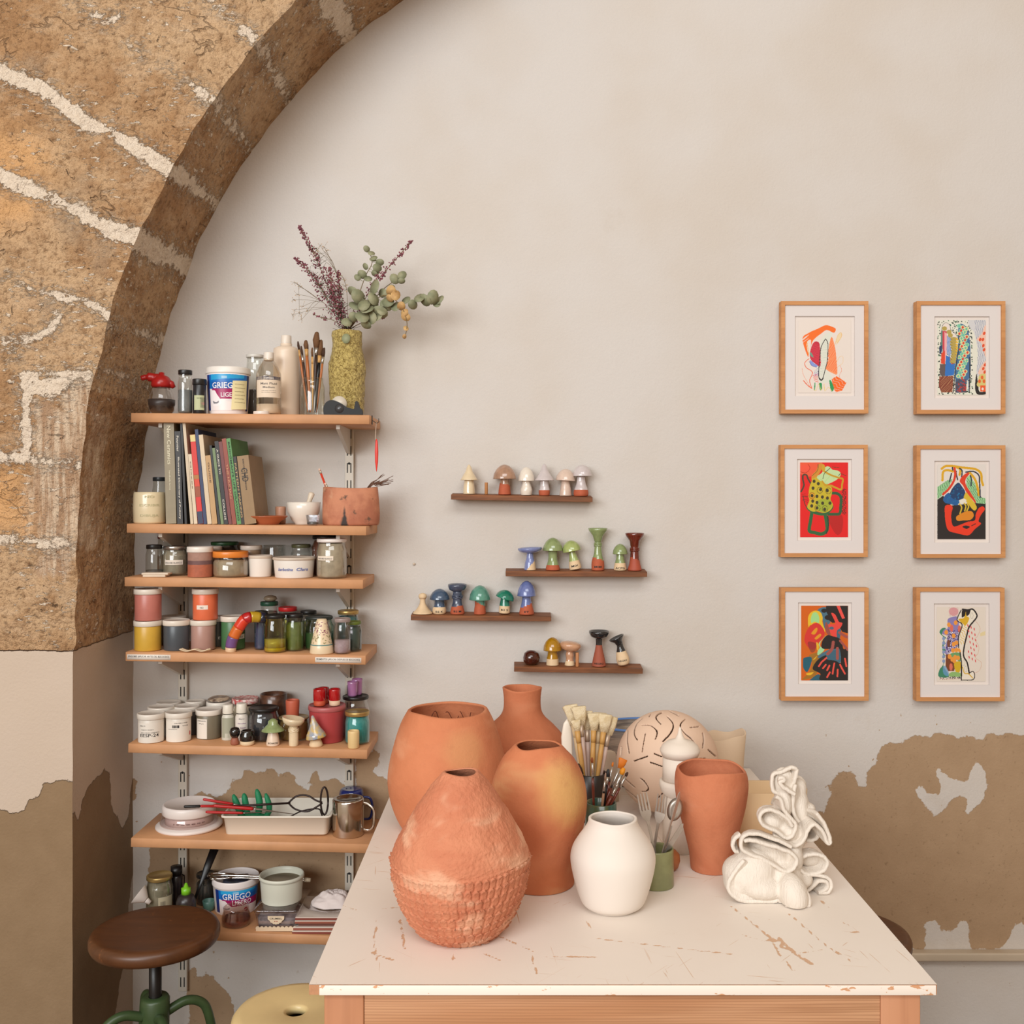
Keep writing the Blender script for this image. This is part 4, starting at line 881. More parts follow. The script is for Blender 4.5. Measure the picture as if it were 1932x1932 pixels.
bottle('slim white bottle with purple lettered label', 4, 456, 12, 1326, -.165, bp, M(C(216, 208, 196), .4), M(C(226, 220, 206), .4), .26, .86, lab=[((222, 214, 204), .06, .66, -1.1, 1.1, [('Mayco', .58, .003, (50, 46, 46), .9, 0), ('Stroke', .46, .0042, (110, 50, 120), 1.3, 0), ('& Coat', .34, .0042, (110, 50, 120), 1.3, 0)])])
jar('jar with red and white gingham lid at the back of the fifth shelf', 4, 463, 26.5, 1311, y=-.07, lid='g' and M(C(186, 50, 50), .5, col2=C(230, 214, 206), scale=120), lidh=.014, fill=((200, 184, 160), .9))
jar('large dark jar of blue-black glaze with black lid', 4, 497.5, 28.5, 1328, y=-.15, lid=K, lidh=.008, neck=.9, fill=((40, 40, 48), .93))
dish('brown_bowl', 'brown glazed mug-like bowl at the back behind the dark jar', 'bowl', 4, 516, 25, 1304, -.06, [(.8, 0), (.88, .05), (1, .7), (1, 1)], M(C(104, 66, 46), .3, col2=C(60, 40, 30), scale=20, coat=.4), wall=.004)
a = jar('wide amber-brown jar carrying a terracotta cup', 4, 554.5, 27, 1346, y=-.135, lid=(150, 126, 84), lidh=.004, neck=.96, fill=((150, 116, 60), .9))
dish('terracotta_cup', 'small terracotta test cup standing on the amber jar', 'test cup', 4, 552, 13, 1318, a['y']-.005, [(.85, 0), (.9, .04), (1, .9), (.96, 1)], M(C(186, 92, 66), .55), zb=a['z']+a['h'], wall=.003)
th, x, y, z0, r, h_, ph = tub('round tub of raspberry pink glaze carrying red test cups', 4, 617, 35, 1322, -.143, (172, 66, 68), M(C(176, 92, 92), .4), bot=None)
th['label'] = 'round tub of raspberry pink glaze carrying red test cups'
tp = z0+h_-.0012
for k, (cx, hw, top, dy, cbot, lb) in enumerate([(603, 12, 1297, -.012, (190, 80, 50), 'left glossy red test cup with terracotta foot on the pink tub'), (610, 11, 1295, .022, (190, 80, 50), 'red test cup at the back on the pink tub'), (631.5, 11, 1297, -.008, (222, 190, 160), 'right glossy red test cup with cream foot on the pink tub')]):
    xx, yy, zz, rr = where(4, cx, hw, None, y+dy, tp); hh = topz(top, yy, rr)-zz
    t_ = thing('test_cup', lb, 'test cup', (xx, yy, zz), group='red test cups on the pink tub')
    mk('glazed_top', *lathe([(rr*.93, hh*.3), (rr*.98, hh*.34), (rr, hh*.92), (rr*.94, hh), (rr*.72, hh*.99), (rr*.7, hh*.4), (0, hh*.4)], 28), M(C(170, 20, 26), .15, coat=.8), t_)
    mk('raw_foot', *lathe([(0, 0), (rr*.86, 0), (rr*.9, .002), (rr*.95, hh*.31), (0, hh*.31)], 28), M(C(*cbot), .6), t_)
jar('teal jar with gold-edged lid at the right end of the fifth shelf', 4, 674, 23.5, 1336, y=-.165, lid=GOLD, lidh=.011, neck=.9, fill=((40, 148, 146), .95))
a = jar('clear jar with black lid behind the teal jar, carrying lilac cups', 4, 671, 26, 1307, y=-.08, lid=K, lidh=.009, fill=((190, 150, 146), .7))
for k, (cx, hw, top, dy, lb) in enumerate([(665, 10, 1284, -.012, 'front lilac test cup on the black jar lid'), (674, 10, 1279, .012, 'rear lilac test cup on the black jar lid')]):
    dish('test_cup', lb, 'test cup', 4, cx, hw, top, a['y']+dy, [(.82, 0), (.9, .1), (.95, .85), (1, 1)], M(C(170, 116, 164), .3, coat=.4), zb=a['z']+a['h'], wall=.003)['group'] if 0 else None
    o, *_ = dish('test_cup', lb, 'test cup', 4, cx, hw, top, a['y']+dy, [(.82, 0), (.9, .1), (.95, .85), (1, 1)], M(C(170, 116, 164), .3, coat=.4), zb=a['z']+a['h'], wall=.003); o['group'] = 'lilac test cups'
dish('cream_cup', 'small straight cream test cup at the front right edge of the fifth shelf', 'test cup', 4, 667, 11, 1376, SY+.02, [(.9, 0), (.97, .05), (1, .9), (.96, 1)], M(C(222, 192, 136), .5), wall=.003)
# small black ones and mushrooms on shelf five
def multi(name, label, cat, loc, parts, fn=None, n=36, group=None, rot=(0, 0, 0)):
    th = thing(name, label, cat, loc, rot, group)
    for nm, pr, mt in parts: mk(nm, *lathe(pr, n, fn), mt, th)
    return th
x, y, z0, r = where(4, 443, 9, None, SY+.02)
multi('small_figure', 'small black glazed knob figure with terracotta foot', 'ornament', (x, y, z0), [('raw_foot', [(0, 0), (.010, 0), (.0125, .004), (.011, .016), (.009, .021), (0, .021)], M(C(156, 92, 70), .6)), ('glazed_head', [(0, .0205), (.009, .0205), (.014, .029), (.0155, .038), (.012, .048), (.005, .052), (0, .052)], M(C(20, 18, 20), .12, coat=.8))])
x, y, z0, r = where(4, 466.5, 13, None, SY+.024)
multi('small_pot', 'small squat black glazed pot with cream foot', 'pot', (x, y, z0), [('raw_foot', [(0, 0), (.018, 0), (.0205, .003), (.0205, .013), (0, .013)], M(C(222, 196, 160), .6)), ('glazed_top', [(.0205, .0125), (.0215, .02), (.021, .03), (.017, .036), (.018, .042), (.015, .042), (.013, .034), (0, .033)], M(C(22, 20, 20), .12, coat=.8))])
# ---------------------------------------------------------------- ceramic mushrooms
GZ = lambda c, k=.12: M(C(*c), .18, var=k, scale=60, coat=.6)
RAWT = M(C(184, 92, 60), .75, var=.1, scale=60); RAWC = M(C(226, 198, 160), .7, var=.06, scale=60)
def mushroom(label, cx, base, y, stem, cap, gl, capc=None, raw=None, rawpy=None, tilt=0.0, slant=0.0, capdx=0.0, captilt=0.0, text=None, group=None, zbase=None, ring=False, name='ceramic_mushroom', cat='ceramic mushroom', lift=0.0, wob=.035):
    """stem and cap are (half width px, height above the base px) lists from below upwards"""
    s_ = F/(D+y); x = (cx-CX)/s_; z0 = (H-(base-CY)/s_ if zbase is None else zbase)+lift
    th = thing(name, label, cat, (x, y, z0), (0, tilt, 0), group)
    sd = random.Random(label).random()*50
    def fn(p, a, r_, z): k = 1+wob*noise.noise(Vector((math.cos(a)*1.3+sd, math.sin(a)*1.3, z*40))); return (p[0]*k, p[1]*k, z)
    st = [(a/s_, b/s_) for a, b in cr(stem, 5)]
    n = 36; V, Fc = lathe(solid([(float(a), float(b)) for a, b in st]), n, fn)
    if raw is not None:
        rz = rawpy/s_; mi = []
        for f in Fc:
            c_ = sum((Vector(V[q]) for q in f), Vector())/len(f); mi.append(1 if c_.z < rz+slant*c_.x else 0)
        so = mk('stem', V, Fc, [gl, raw], th, mi=mi)
    else: so = mk('stem', V, Fc, gl, th)
    if ring:
        zt = ring/s_
        for k in range(3):
            rr = min(float(a) for a, b in stem)/s_*1.12
            pts = [(rr*math.cos(q/20*2*PI), rr*math.sin(q/20*2*PI), zt+k*.0035+.0012*math.sin(q*1.7+k*2)) for q in range(21)]
            mk('twisted_coil', *tube(pts, .0022, 8), gl, th)
    if text:
        s__, tz, th_, wd = text; R = max(a for a, b in st)*1.03; ph = math.atan2(-x, D+y)
        Rz = float(np.interp(tz/s_, [b for a, b in st], [a for a, b in st]))
        wraptext(s__, Rz*1.05, 0, tz/s_, th_, (40, 34, 32), th, ph, wd/s_)
    if cap:
        cp = [(max(float(a), 0)/s_, float(b)/s_) for a, b in cap]
        V, Fc = lathe(cp, 44, fn)
        V, Fc = xf((V, Fc)); h0 = cp[0][1]
        V = [(a+capdx/s_, b, c) for a, b, c in V]
        if captilt:
            ct, sn = math.cos(captilt), math.sin(captilt); V = [((a)*ct+(c-h0)*sn, b, -(a)*sn+(c-h0)*ct+h0) for a, b, c in V]
        mk('cap', V, Fc, capc or gl, th)
    return th
def dome(hw, b, t, under=2): return [(0, b+under), (hw*.55, b+under), (hw*.9, b+1), (hw, b+.5), (hw*1.0, b+1.5), (hw*.93, b+(t-b)*.38), (hw*.72, b+(t-b)*.68), (hw*.42, b+(t-b)*.9), (hw*.15, t-.3), (0, t)]
def cone(hw, b, t): return [(0, b+2), (hw*.6, b+1.5), (hw*.93, b+.3), (hw, b), (hw*.98, b+1.2), (hw*.72, b+(t-b)*.27), (hw*.42, b+(t-b)*.55), (hw*.26, b+(t-b)*.82), (hw*.12, b+(t-b)*.96), (0, t)]
def dish_(hw, b, t): return [(0, b), (hw*.35, b+.5), (hw*.85, b+(t-b)*.35), (hw, b+(t-b)*.75), (hw*.98, t), (hw*.9, t), (hw*.6, b+(t-b)*.55), (0, b+(t-b)*.4)]
def funnel(hw, nk, b, t): return [(0, b-1), (nk, b-1), (nk*1.15, b+1), (hw*.55, b+(t-b)*.45), (hw*.92, b+(t-b)*.8), (hw, t), (hw*.93, t+.4), (hw*.5, b+(t-b)*.5), (0, b+(t-b)*.3)]
# four little display shelves
teak = pine((0, 0, 0), 4, 'dark_teak', c1=(146, 90, 52), c2=(108, 66, 38))
MS = [(851, 933, 1118, 938, 'top dark wood ledge on the wall, holding white and tan mushrooms'), (954, 1078, 1221, 1079, 'second dark wood ledge, holding mostly green mushrooms'), (775, 1161, 1040, 1163, 'third dark wood ledge, holding mostly blue mushrooms'), (970, 1258, 1213, 1262, 'lowest dark wood ledge, holding the mustard mushroom')]
MZ = []; MYF = -.068
for a, ya, b, yb, lb in MS:
    p0 = PT(a, ya, MYF); p1 = PT(b, yb, MYF); ang = math.atan2(p0.z-p1.z, p1.x-p0.x); L = (p1-p0).length
    tl = .07
    V, Fc = box(0, L, 0, .070, -.0155, 0, .0008, 1)
    o = mk('display_ledge', V, Fc, teak, smooth=False); o.location = (p0.x, MYF, p0.z); o.rotation_euler = (tl, ang, 0); tag(o, lb, 'wall ledge', 'dark wood display ledges')
    MZ.append((p0, p1, tl))
def mz(i, px, y=-.036):
    p0, p1, tl = MZ[i]; f = (px-MS[i][0])/(MS[i][2]-MS[i][0]); return p0.z+(p1.z-p0.z)*f+(y-MYF)*math.sin(tl)+.0004
def mm(i, label, cx, stem, cap, gl, **k):
    s_ = F/(D-.036); return mushroom(label, cx, 0, -.036, stem, cap, gl, zbase=mz(i, cx), group=None, **k)
cream = GZ((226, 206, 172), .08); white = GZ((232, 222, 208), .06); lilac = GZ((206, 196, 196), .1); tan = GZ((174, 136, 112), .2); pinkish = GZ((218, 194, 178), .1)
sA = lambda b, m, t, h: [(b*.95, 0), (b, 2), ((b+m)/2, h*.45), (m, h*.75), (t, h)]
mm(0, 'cream pointed-hat mushroom at the left end of the top ledge', 885, sA(11.5, 9.5, 8.5, 27), cone(16.5, 26, 56), cream)
o = mk('wooden_peg', *lathe(cylp(.0052, .005, .037, .0006), 14), M(C(176, 118, 66), .6)); p = PT(917.5, 0, -.036); o.location = (p.x, -.036, mz(0, 917)); tag(o, 'bare wooden peg standing empty on the top ledge', 'peg')
mm(0, 'tan capped mushroom with terracotta foot on the top ledge', 952, sA(12, 9, 9, 31), dome(22, 29, 57), tan, raw=RAWT, rawpy=20, slant=-.15)
mm(0, 'small white bell mushroom in the middle of the top ledge', 993, [(10, 0), (11, 3), (11.5, 10), (8.5, 20), (7.5, 27)], dome(15.5, 26, 53), white)
mm(0, 'pale lilac pointed mushroom with terracotta foot on the top ledge', 1027, [(9.5, 0), (10.5, 3), (10.5, 10), (8.5, 18), (8, 29)], cone(18.5, 28, 60), lilac, raw=RAWT, rawpy=10)
mm(0, 'pale pink mushroom with a sloping cap, between the lilac ones', 1067, sA(11.5, 8.5, 7, 30), dome(18.5, 28, 51), pinkish, captilt=.06)
mm(0, 'pale lilac round mushroom at the right end of the top ledge', 1096, [(12.5, 0), (14, 4), (13, 12), (9, 24), (7, 38)], dome(18.5, 37, 59), lilac, raw=RAWT, rawpy=12.5, capdx=2.5)
green = GZ((142, 158, 106), .15); lgreen = GZ((166, 180, 112), .12); blue = GZ((128, 140, 190), .15); rb = GZ((112, 40, 26), .25)
mm(1, 'flat-topped blue and cream mushroom, left end of the green ledge', 1000, [(11, 0), (11, 3), (9.5, 14), (7, 22), (6, 32)], dish_(23, 31, 42), blue, raw=RAWC, rawpy=8, slant=1.2, captilt=-.05)
mm(1, 'dark sage green mushroom with broad cap and terracotta foot', 1043, [(13, 0), (13, 5), (9, 18), (8.5, 28), (9, 37)], dome(19, 36, 61), green, raw=RAWT, rawpy=9)
mm(1, 'bright green mushroom leaning left with lettered cream stem', 1086, [(11, 0), (11.5, 5), (10, 14), (7.5, 24), (6, 36)], dome(18, 34, 55), lgreen, raw=RAWC, rawpy=15, tilt=-.2, lift=.0035, captilt=.0, text=('MIX', 5, .0062, 14))
mm(1, 'tall pale green trumpet with knotted neck', 1128, [(11.5, 0), (12, 4), (11.5, 16), (8, 30), (6.5, 44), (6, 56)], funnel(18.5, 6, 54, 79), green, raw=RAWT, rawpy=22, slant=-.3, ring=46, text=('MIM', 5, .0062, 14))
mm(1, 'smallest green mushroom, with lettered cream foot', 1170, [(11, 0), (12, 3), (10.5, 12), (8, 22), (7, 32)], dome(14, 30, 50), green, raw=RAWC, rawpy=14, text=('ACPG', 3, .006, 19))
mm(1, 'dark red-brown trumpet with coiled neck, right end of the green ledge', 1197.5, [(13, 0), (13, 3), (10, 14), (8.5, 28), (7.5, 46)], funnel(18, 7, 44, 70), rb, raw=M(C(166, 76, 52), .6), rawpy=22, slant=-.3, ring=37)
navy = GZ((70, 92, 118), .3); teal = GZ((92, 150, 132), .18); emer = GZ((34, 128, 104), .3); peri = GZ((108, 122, 176), .15); dblue = GZ((76, 86, 108), .3)
mm(2, 'beige mushroom turned like a little witch hat with knob top', 797.5, [(18.5, 0), (18, 2), (12, 8), (6.5, 17), (5, 24), (6, 30)], [(0, 28), (6.5, 28), (8, 32), (7, 36), (3, 38.3), (0, 38.5)], RAWC)
mm(2, 'dark speckled blue mushroom with lettered cream foot', 829, [(11, 0), (12.5, 3), (12.5, 9), (10, 16), (9, 27)], dome(19, 26, 47), navy, raw=RAWC, rawpy=13, text=('B2 K', 3, .006, 15), capdx=.5)
mm(2, 'slate blue trumpet with coiled neck and terracotta foot', 863, [(13, 0), (13.5, 4), (11, 14), (8.5, 24), (8.5, 42)], dish_(18, 40, 56), dblue, raw=RAWT, rawpy=15, ring=30, text=('B2 M', 4, .006, 15), slant=.1)
mm(2, 'teal mushroom with broad cap and terracotta foot', 905.5, [(11, 0), (11, 6), (9.5, 18), (9.5, 27)], dome(20, 26, 54), teal, raw=RAWT, rawpy=20, slant=-.5)
mm(2, 'emerald mushroom with drooping tilted cap and cream foot', 951.5, [(9.5, 0), (10.5, 3), (10, 14), (8.5, 24), (8, 30)], dome(18, 27, 44), emer, raw=RAWC, rawpy=15, captilt=.28, tilt=.04, lift=.003, text=('B2 S', 5, .006, 14))
mm(2, 'tall periwinkle blue mushroom with terracotta foot, right end of the blue ledge', 993.5, [(13.5, 0), (14, 3), (11, 16), (8.5, 28), (8.5, 36)], dome(17.5, 34, 63), peri, raw=RAWT, rawpy=17, slant=.4, text=('ET', 4, .006, 9))
o = mk('brown_ball', *lathe([(0, 0), (.016, .001), (.0245, .010), (.0265, .022), (.022, .036), (.012, .043), (0, .0455)], 36, lambda p, a, r_, z: (p[0]*(1+.06*math.sin(a+z*60)), p[1], z)), GZ((76, 30, 20), .4)); p = PT(1002, 0, -.036); o.location = (p.x, -.036, mz(3, 1002)); tag(o, 'glossy dark brown ceramic ball on the lowest ledge', 'ceramic ball')
must = GZ((176, 126, 20), .2); flesh = GZ((204, 156, 122), .12); blackg = GZ((42, 42, 44), .3)
mm(3, 'mustard yellow mushroom with cream foot', 1042.5, [(11.5, 0), (11.5, 3), (11, 12), (9.5, 20), (9, 28)], dome(17.5, 27, 52), must, raw=RAWC, rawpy=12.5)
mm(3, 'pale pinkish flat mushroom tilted beside the mustard one', 1075, [(9.5, 0), (9, 4), (7, 12), (8, 20), (6, 28)], dish_(21, 25, 42)[:-4]+[(19, 42), (9, 45), (0, 45.5)], flesh, captilt=.12, raw=RAWC, rawpy=8)
o = mk('wooden_peg', *lathe(cylp(.0052, .005, .043, .0006), 14), M(C(190, 130, 84), .6)); p = PT(1089, 0, -.05); o.location = (p.x, -.052, mz(3, 1089, -.052)); tag(o, 'wooden peg propping up the flat pinkish mushroom', 'peg')
mm(3, 'tall black flat-topped mushroom on terracotta stem', 1130, [(13.5, 0), (13, 4), (10, 18), (7, 32), (6, 41), (6.5, 52)], dish_(19, 50, 66), blackg, raw=M(C(160, 84, 62), .7), rawpy=40, text=('NEGRO', 4, .0055, 19))
mm(3, 'black flower-shaped mushroom leaning left on a cream stem', 1177, [(8, 0), (11, 3), (12, 12), (9.5, 24), (6.5, 34), (6, 42)], funnel(15, 6, 40, 54), blackg, raw=RAWC, rawpy=26, tilt=-.2, lift=.004, captilt=-.25, text=('NEGRO', 8, .0055, 17))
# three on shelf five
def m5(label, cx, stem, cap, gl, **k):
    y_ = SY+.03; return mushroom(label, cx, 0, y_, stem, cap, gl, zbase=zs(4, cx)+.0006, **k)
m5('sage green capped mushroom on the fifth shelf with scribbled foot', 515, [(12, 0), (12.5, 4), (11, 14), (9, 24), (8, 30)], cone(22, 27, 50)[:-3]+[(9, 45), (4, 49), (0, 50)], green, raw=M(C(228, 206, 184), .3), rawpy=26, text=('B1CHACP60', 4, .005, 20))
m5('cream trumpet mushroom with pale blue inside on the fifth shelf', 554, [(8.5, 0), (9, 4), (9, 14), (9, 26), (8, 36)], dish_(21, 35, 52), cream, ring=27, tilt=.0, captilt=.16, capdx=-3)
m5('cream mushroom with tall pointed multicoloured hat on the fifth shelf', 596, [(12, 0), (12.5, 4), (9, 14), (8, 22)], [(0, 20), (12, 19), (18.5, 15), (19.5, 17), (17, 24), (11, 34), (5, 48), (2.5, 57), (0, 58.5)], RAWC, capc=M(C(214, 178, 84), .2, col2=C(150, 160, 176), scale=55, coat=.6), captilt=-.18)

# ---------------------------------------------------------------- sixth shelf
x, y, z0, r = where(5, 357, 61, None, -.13)
th = thing('kitchen_scale', 'round white kitchen scale with clear ring dial', 'scale', (x, y, z0)); ph = math.atan2(-x, D+y)
tz_ = topz(1500, y, r*.8)-z0
wm = M(C(228, 218, 212), .35)
mk('base', *lathe([(0, 0), (r*.96, 0), (r, .004), (r, .008), (r*.95, .012), (r*.8, .016), (0, .016)], 56), wm, th)
mk('dial_ring', *lathe([(r*.86, .0125), (r*.87, .02), (r*.80, .036), (r*.79, .042)], 56), glassmat((.9, .84, .84)), th)
mk('dial_drum', *lathe([(0, .016), (r*.72, .016), (r*.70, .041), (0, .041)], 56), M(C(206, 186, 180), .5), th)
wraptext('0  100  200  300  400  500  600', r*.73, 0, .024, .004, (90, 60, 60), th, ph, r*1.0)
mk('plate', *lathe([(0, .041), (r*.76, .041), (r*.80, .045), (r*.8, tz_-.006), (r*.77, tz_-.001), (r*.74, tz_), (r*.72, tz_-.002), (0, tz_-.003)], 56), wm, th)
# tray
yt = F*(H-zs(5, 520))/(1577-CY)-D
a = PT(425, 0, yt); b = PT(617, 0, yt); z0 = zs(5, 520)+.002
hT = topz(1538, yt, 0)-z0; zt = z0+hT
x0, x1 = a.x, b.x; cxx = (x0+x1)/2; dy = .17
th = thing('white_tray', 'rectangular white plastic tray full of tools', 'tray', (cxx, yt, z0)); ww = (x1-x0)/2
def trayring(k, z, e): return [(-(ww+e)+.0, -e, z), (ww+e, -e, z), (ww+e, dy+e, z), (-(ww+e), dy+e, z)]
def rrect(hw, y0, y1, rad, z, n=5):
    P = []
    for cx2, cy2, a0 in ((hw-rad, y0+rad, -PI/2), (hw-rad, y1-rad, 0), (-hw+rad, y1-rad, PI/2), (-hw+rad, y0+rad, PI)):
        for k in range(n+1): q = a0+PI/2*k/n; P.append((cx2+rad*math.cos(q), cy2+rad*math.sin(q), z))
    return P
def loft(rings, cap0=True, cap1=True):
    n = len(rings[0]); V = [p for r_ in rings for p in r_]; Fc = []
    for j in range(len(rings)-1):
        for k in range(n): Fc.append([j*n+k, j*n+(k+1) % n, (j+1)*n+(k+1) % n, (j+1)*n+k])
    if cap0: Fc.append(list(range(n))[::-1])
    if cap1: Fc.append([(len(rings)-1)*n+k for k in range(n)])
    return V, Fc
mk('tray_body', *loft([rrect(ww-.003, .003, dy-.003, .012, 0), rrect(ww, 0, dy, .012, .003), rrect(ww+.006, -.006, dy+.006, .014, hT-.006), rrect(ww+.012, -.012, dy+.012, .014, hT-.005), rrect(ww+.012, -.012, dy+.012, .014, hT), rrect(ww+.005, -.005, dy+.005, .012, hT-.0005), rrect(ww-.001, .001, dy-.001, .01, .004)]), M(C(226, 220, 206), .3), th)
def onpt(px, py, y): return PT(px, py, y)
def tool(label, pts, rads, mats, name='tool', cat='tool', group=None):
    """a straight tool made of sections: pts (px,py,y) section ends"""
    P = [onpt(*p) for p in pts]; th = thing(name, label, cat, P[0], group=group)
    nm = ['handle', 'ferrule', 'tip']
    for k in range(len(P)-1):
        a, b = P[k]-P[0], P[k+1]-P[0]; rr = rads[k]
        mk(nm[k], *tube([a, a.lerp(b, .05), a.lerp(b, .95), b], [rr[0]*.7, rr[0], rr[1], rr[1]*.7], 12), mats[k], th)
    return th
RED = M(C(178, 32, 34), .35)
tool('red handled tool with silver ferrule lying nearest the tray front', [(388, 1532, yt-.01), (459, 1534, yt+.01), (510, 1532, yt+.06)], [(.004, .0038), (.002, .001)], [RED, STEEL])
tool('upper red handled modelling tool across the tray rim', [(383, 1508, yt+.012), (440, 1517, yt+.03), (520, 1531, yt+.08)], [(.004, .004), (.002, .0012)], [RED, STEEL])
tool('middle thick red handled tool resting over the tray rim', [(402, 1520, yt-.008), (478, 1526, yt+.012), (555, 1536, yt+.06)], [(.0045, .0055), (.0025, .001)], [RED, STEEL])
tool('black tipped slim red brush pointing left beyond the tray', [(347, 1522, yt-.016), (378, 1521, yt-.008), (420, 1521, yt+.02)], [(.004, .004), (.004, .004)], [BLK, RED])
# glove fingers
gz = M(C(28, 128, 84), .6, bump=.2, bs=200)
g0 = onpt(470, 1560, yt+.09)
th = thing('rubber_glove', 'green rubber glove with fingers sticking up from the tray', 'glove', g0)
def fing(pts, rr): return tube([onpt(*p)-g0 for p in cr(pts, 4)], [rr*(.85 if k < 2 else 1) for k in range(len(cr(pts, 4))-3)]+[rr*.95, rr*.75, rr*.35], 14)
ms = [fing([(465, 1555, yt+.09), (452, 1530, yt+.08), (440, 1499, yt+.08)], .0100), fing([(470, 1556, yt+.09), (464, 1520, yt+.09), (460, 1497, yt+.09)], .0096), fing([(480, 1556, yt+.09), (490, 1520, yt+.09), (484, 1489, yt+.09)], .0100), fing([(485, 1556, yt+.09), (508, 1530, yt+.09), (501, 1497, yt+.09)], .0088)]
pm = tube([onpt(450, 1543, yt+.09)-g0, onpt(475, 1542, yt+.09)-g0, onpt(505, 1544, yt+.09)-g0], [.013, .016, .012], 16)
V, Fc, _ = join(*ms, pm); mk('glove_body', V, Fc, gz, th)
# calipers / black whisk-like scissors
th0 = onpt(470, 1530, yt+.035); th = thing('black_calipers', 'long black metal calipers lying across the tray with a looped end', 'calipers', th0)
Dk = M(C(52, 40, 38), .35, metal=.5)
q = lambda *p: onpt(*p)-th0
loop1 = cr([q(545, 1514, yt+.05), q(560, 1502, yt+.05), q(580, 1501, yt+.05), q(596, 1510, yt+.05), q(608, 1514, yt+.05)], 5)
loop2 = cr([q(545, 1516, yt+.05), q(558, 1527, yt+.05), q(580, 1531, yt+.05), q(598, 1522, yt+.05), q(608, 1515, yt+.05)], 5)
V, Fc, _ = join(tube([q(425, 1521, yt+.03), q(480, 1519, yt+.035), q(548, 1515, yt+.05)], [.003, .0035, .003], 10), tube(loop1, .0028, 8), tube(loop2, .0028, 8))
mk('arm', V, Fc, Dk, th)
lp = [q(612+7*math.cos(k/20*2*PI), 1511+26*math.sin(k/20*2*PI), yt+.05+.004*math.cos(k/20*2*PI)) for k in range(21)]
mk('end_ring', *tube(lp, .003, 8), Dk, th)
th0 = onpt(560, 1540, yt+.09); th = thing('wire_cutter', 'bent metal wire tool lying inside the tray', 'tool', th0)
q = lambda *p: onpt(*p)-th0
mk('wire', *tube(cr([q(540, 1545, yt+.05), q(570, 1530, yt+.07), q(600, 1526, yt+.08), q(606, 1535, yt+.08), q(612, 1550, yt+.08)], 5), .002, 8), Dk, th)
# steel mug with handle, upside-down style flat top
x, y, z0, r = where(5, 657, 29.5, None, -.165)
hh = topz(1497, y, r)-z0
th = thing('steel_mug', 'polished steel mug with wire-like handle at the right of the sixth shelf', 'mug', (x, y, z0))
SM = M(C(206, 200, 192), .16, metal=1.0)
mk('mug_body', *lathe([(0, 0), (r*.98, 0), (r, .003), (r, hh-.006), (r*.96, hh-.001), (r*.92, hh), (r*.72, hh), (r*.70, hh-.003), (0, hh-.003)], 48), SM, th)
hp = cr([(r*.96, 0, hh*.86), (r*1.25, 0, hh*.82), (r*1.62, -.003, hh*.68), (r*1.66, -.004, hh*.5), (r*1.6, -.004, hh*.22), (r*1.3, 0, hh*.1), (r*.96, 0, hh*.12)], 5)
mk('handle', *tube(hp, .0045, 8, flat=.35), SM, th)
x, y, z0, r = where(5, 663, 23, None, -.06); hh = topz(1481, y, r)-z0
th = thing('blue_mug', 'dark blue mug upside down behind the steel mug', 'mug', (x, y, z0)); BM = GZ((28, 44, 110), .2)
mk('mug_body', *lathe([(0, 0), (r, 0), (r, hh*.85), (r*.93, hh*.95), (r*.8, hh), (r*.5, hh-.002), (0, hh-.003)], 40), BM, th)
mk('handle', *tube(cr([(r*.95, 0, hh*.75), (r*1.5, 0, hh*.72), (r*1.72, 0, hh*.5), (r*1.55, 0, hh*.15), (r*.95, 0, hh*.12)], 5), .004, 8), BM, th)

# ---------------------------------------------------------------- lowest shelf
jar('tall glass jar with gold lid and torn label, on the lowest shelf', 6, 301, 24.5, 1641, y=-.15, lid=GOLD, lidh=.011, fill=((128, 118, 96), .95), neck=.88, lab=((176, 166, 140), .05, .6, -.1, 1.1, [('||||||', .35, .012, (60, 54, 50), .35, .25)]))
x, y, z0, r = where(6, 262, 20, None, -.205)
P0 = PT(268, 1692, -.2); Vd = Vector((1, 0, -.75)).normalized()
th = thing('funnel', 'white plastic funnel lying tilted at the left of the lowest shelf', 'funnel', P0, Vd.to_track_quat('Z', 'Y').to_euler())
mk('cone', *lathe([(.031, -.014), (.0305, -.012), (.010, .014), (.0075, .016), (.007, .0145), (.0295, -.013), (.031, -.014)], 40), M(C(226, 216, 208), .4), th)
mk('spout', *lathe([(.0085, .016), (.006, .03), (.0045, .03), (.006, .016)], 24), M(C(226, 216, 208), .4), th)
x, y, z0, r = where(6, 333, 9.5, None, -.10)
multi('dark_bottle', 'tall near-black bottle behind the green-nozzled bottle', 'bottle', (x, y, z0), [('bottle_body', [(0, 0), (.018, 0), (.018, .10), (.014, .108), (0, .108)], M(C(34, 28, 28), .3)), ('cap', [(0, .108), (.017, .108), (.017, .132), (0, .132)], M(C(24, 20, 20), .4))])
x, y, z0, r = where(6, 351, 18, None, -.16)
multi('squeeze_bottle', 'dark squeeze bottle with bright green nozzle cap', 'bottle', (x, y, z0), [('bottle_body', [(0, 0), (r*.95, 0), (r, .004), (r*1.02, .05), (r*.8, .066), (r*.45, .072), (0, .072)], M(C(58, 50, 50), .3, var=.3, scale=30)), ('nozzle_cap', [(0, .072), (r*.48, .072), (r*.48, .09), (r*.25, .092), (r*.12, .104), (0, .105)], M(C(122, 190, 40), .35))])
p0_ = onpt(366, 1700, -.115); p1_ = onpt(405, 1601, -.06)
o = mk('black_spatula', *tube([(0, 0, 0), (p1_-p0_)*.35, (p1_-p0_)*.6, (p1_-p0_)], [.004, .005, .011, .013], 12, flat=.35), BLK); o.location = p0_; tag(o, 'long black spatula leaning against the wall on the lowest shelf', 'spatula')
jar('dark empty glass jar behind the open yoghurt tub', 6, 388, 18, 1640, y=-.045, lid=K, lidh=.01, fill=((48, 42, 36), .8))
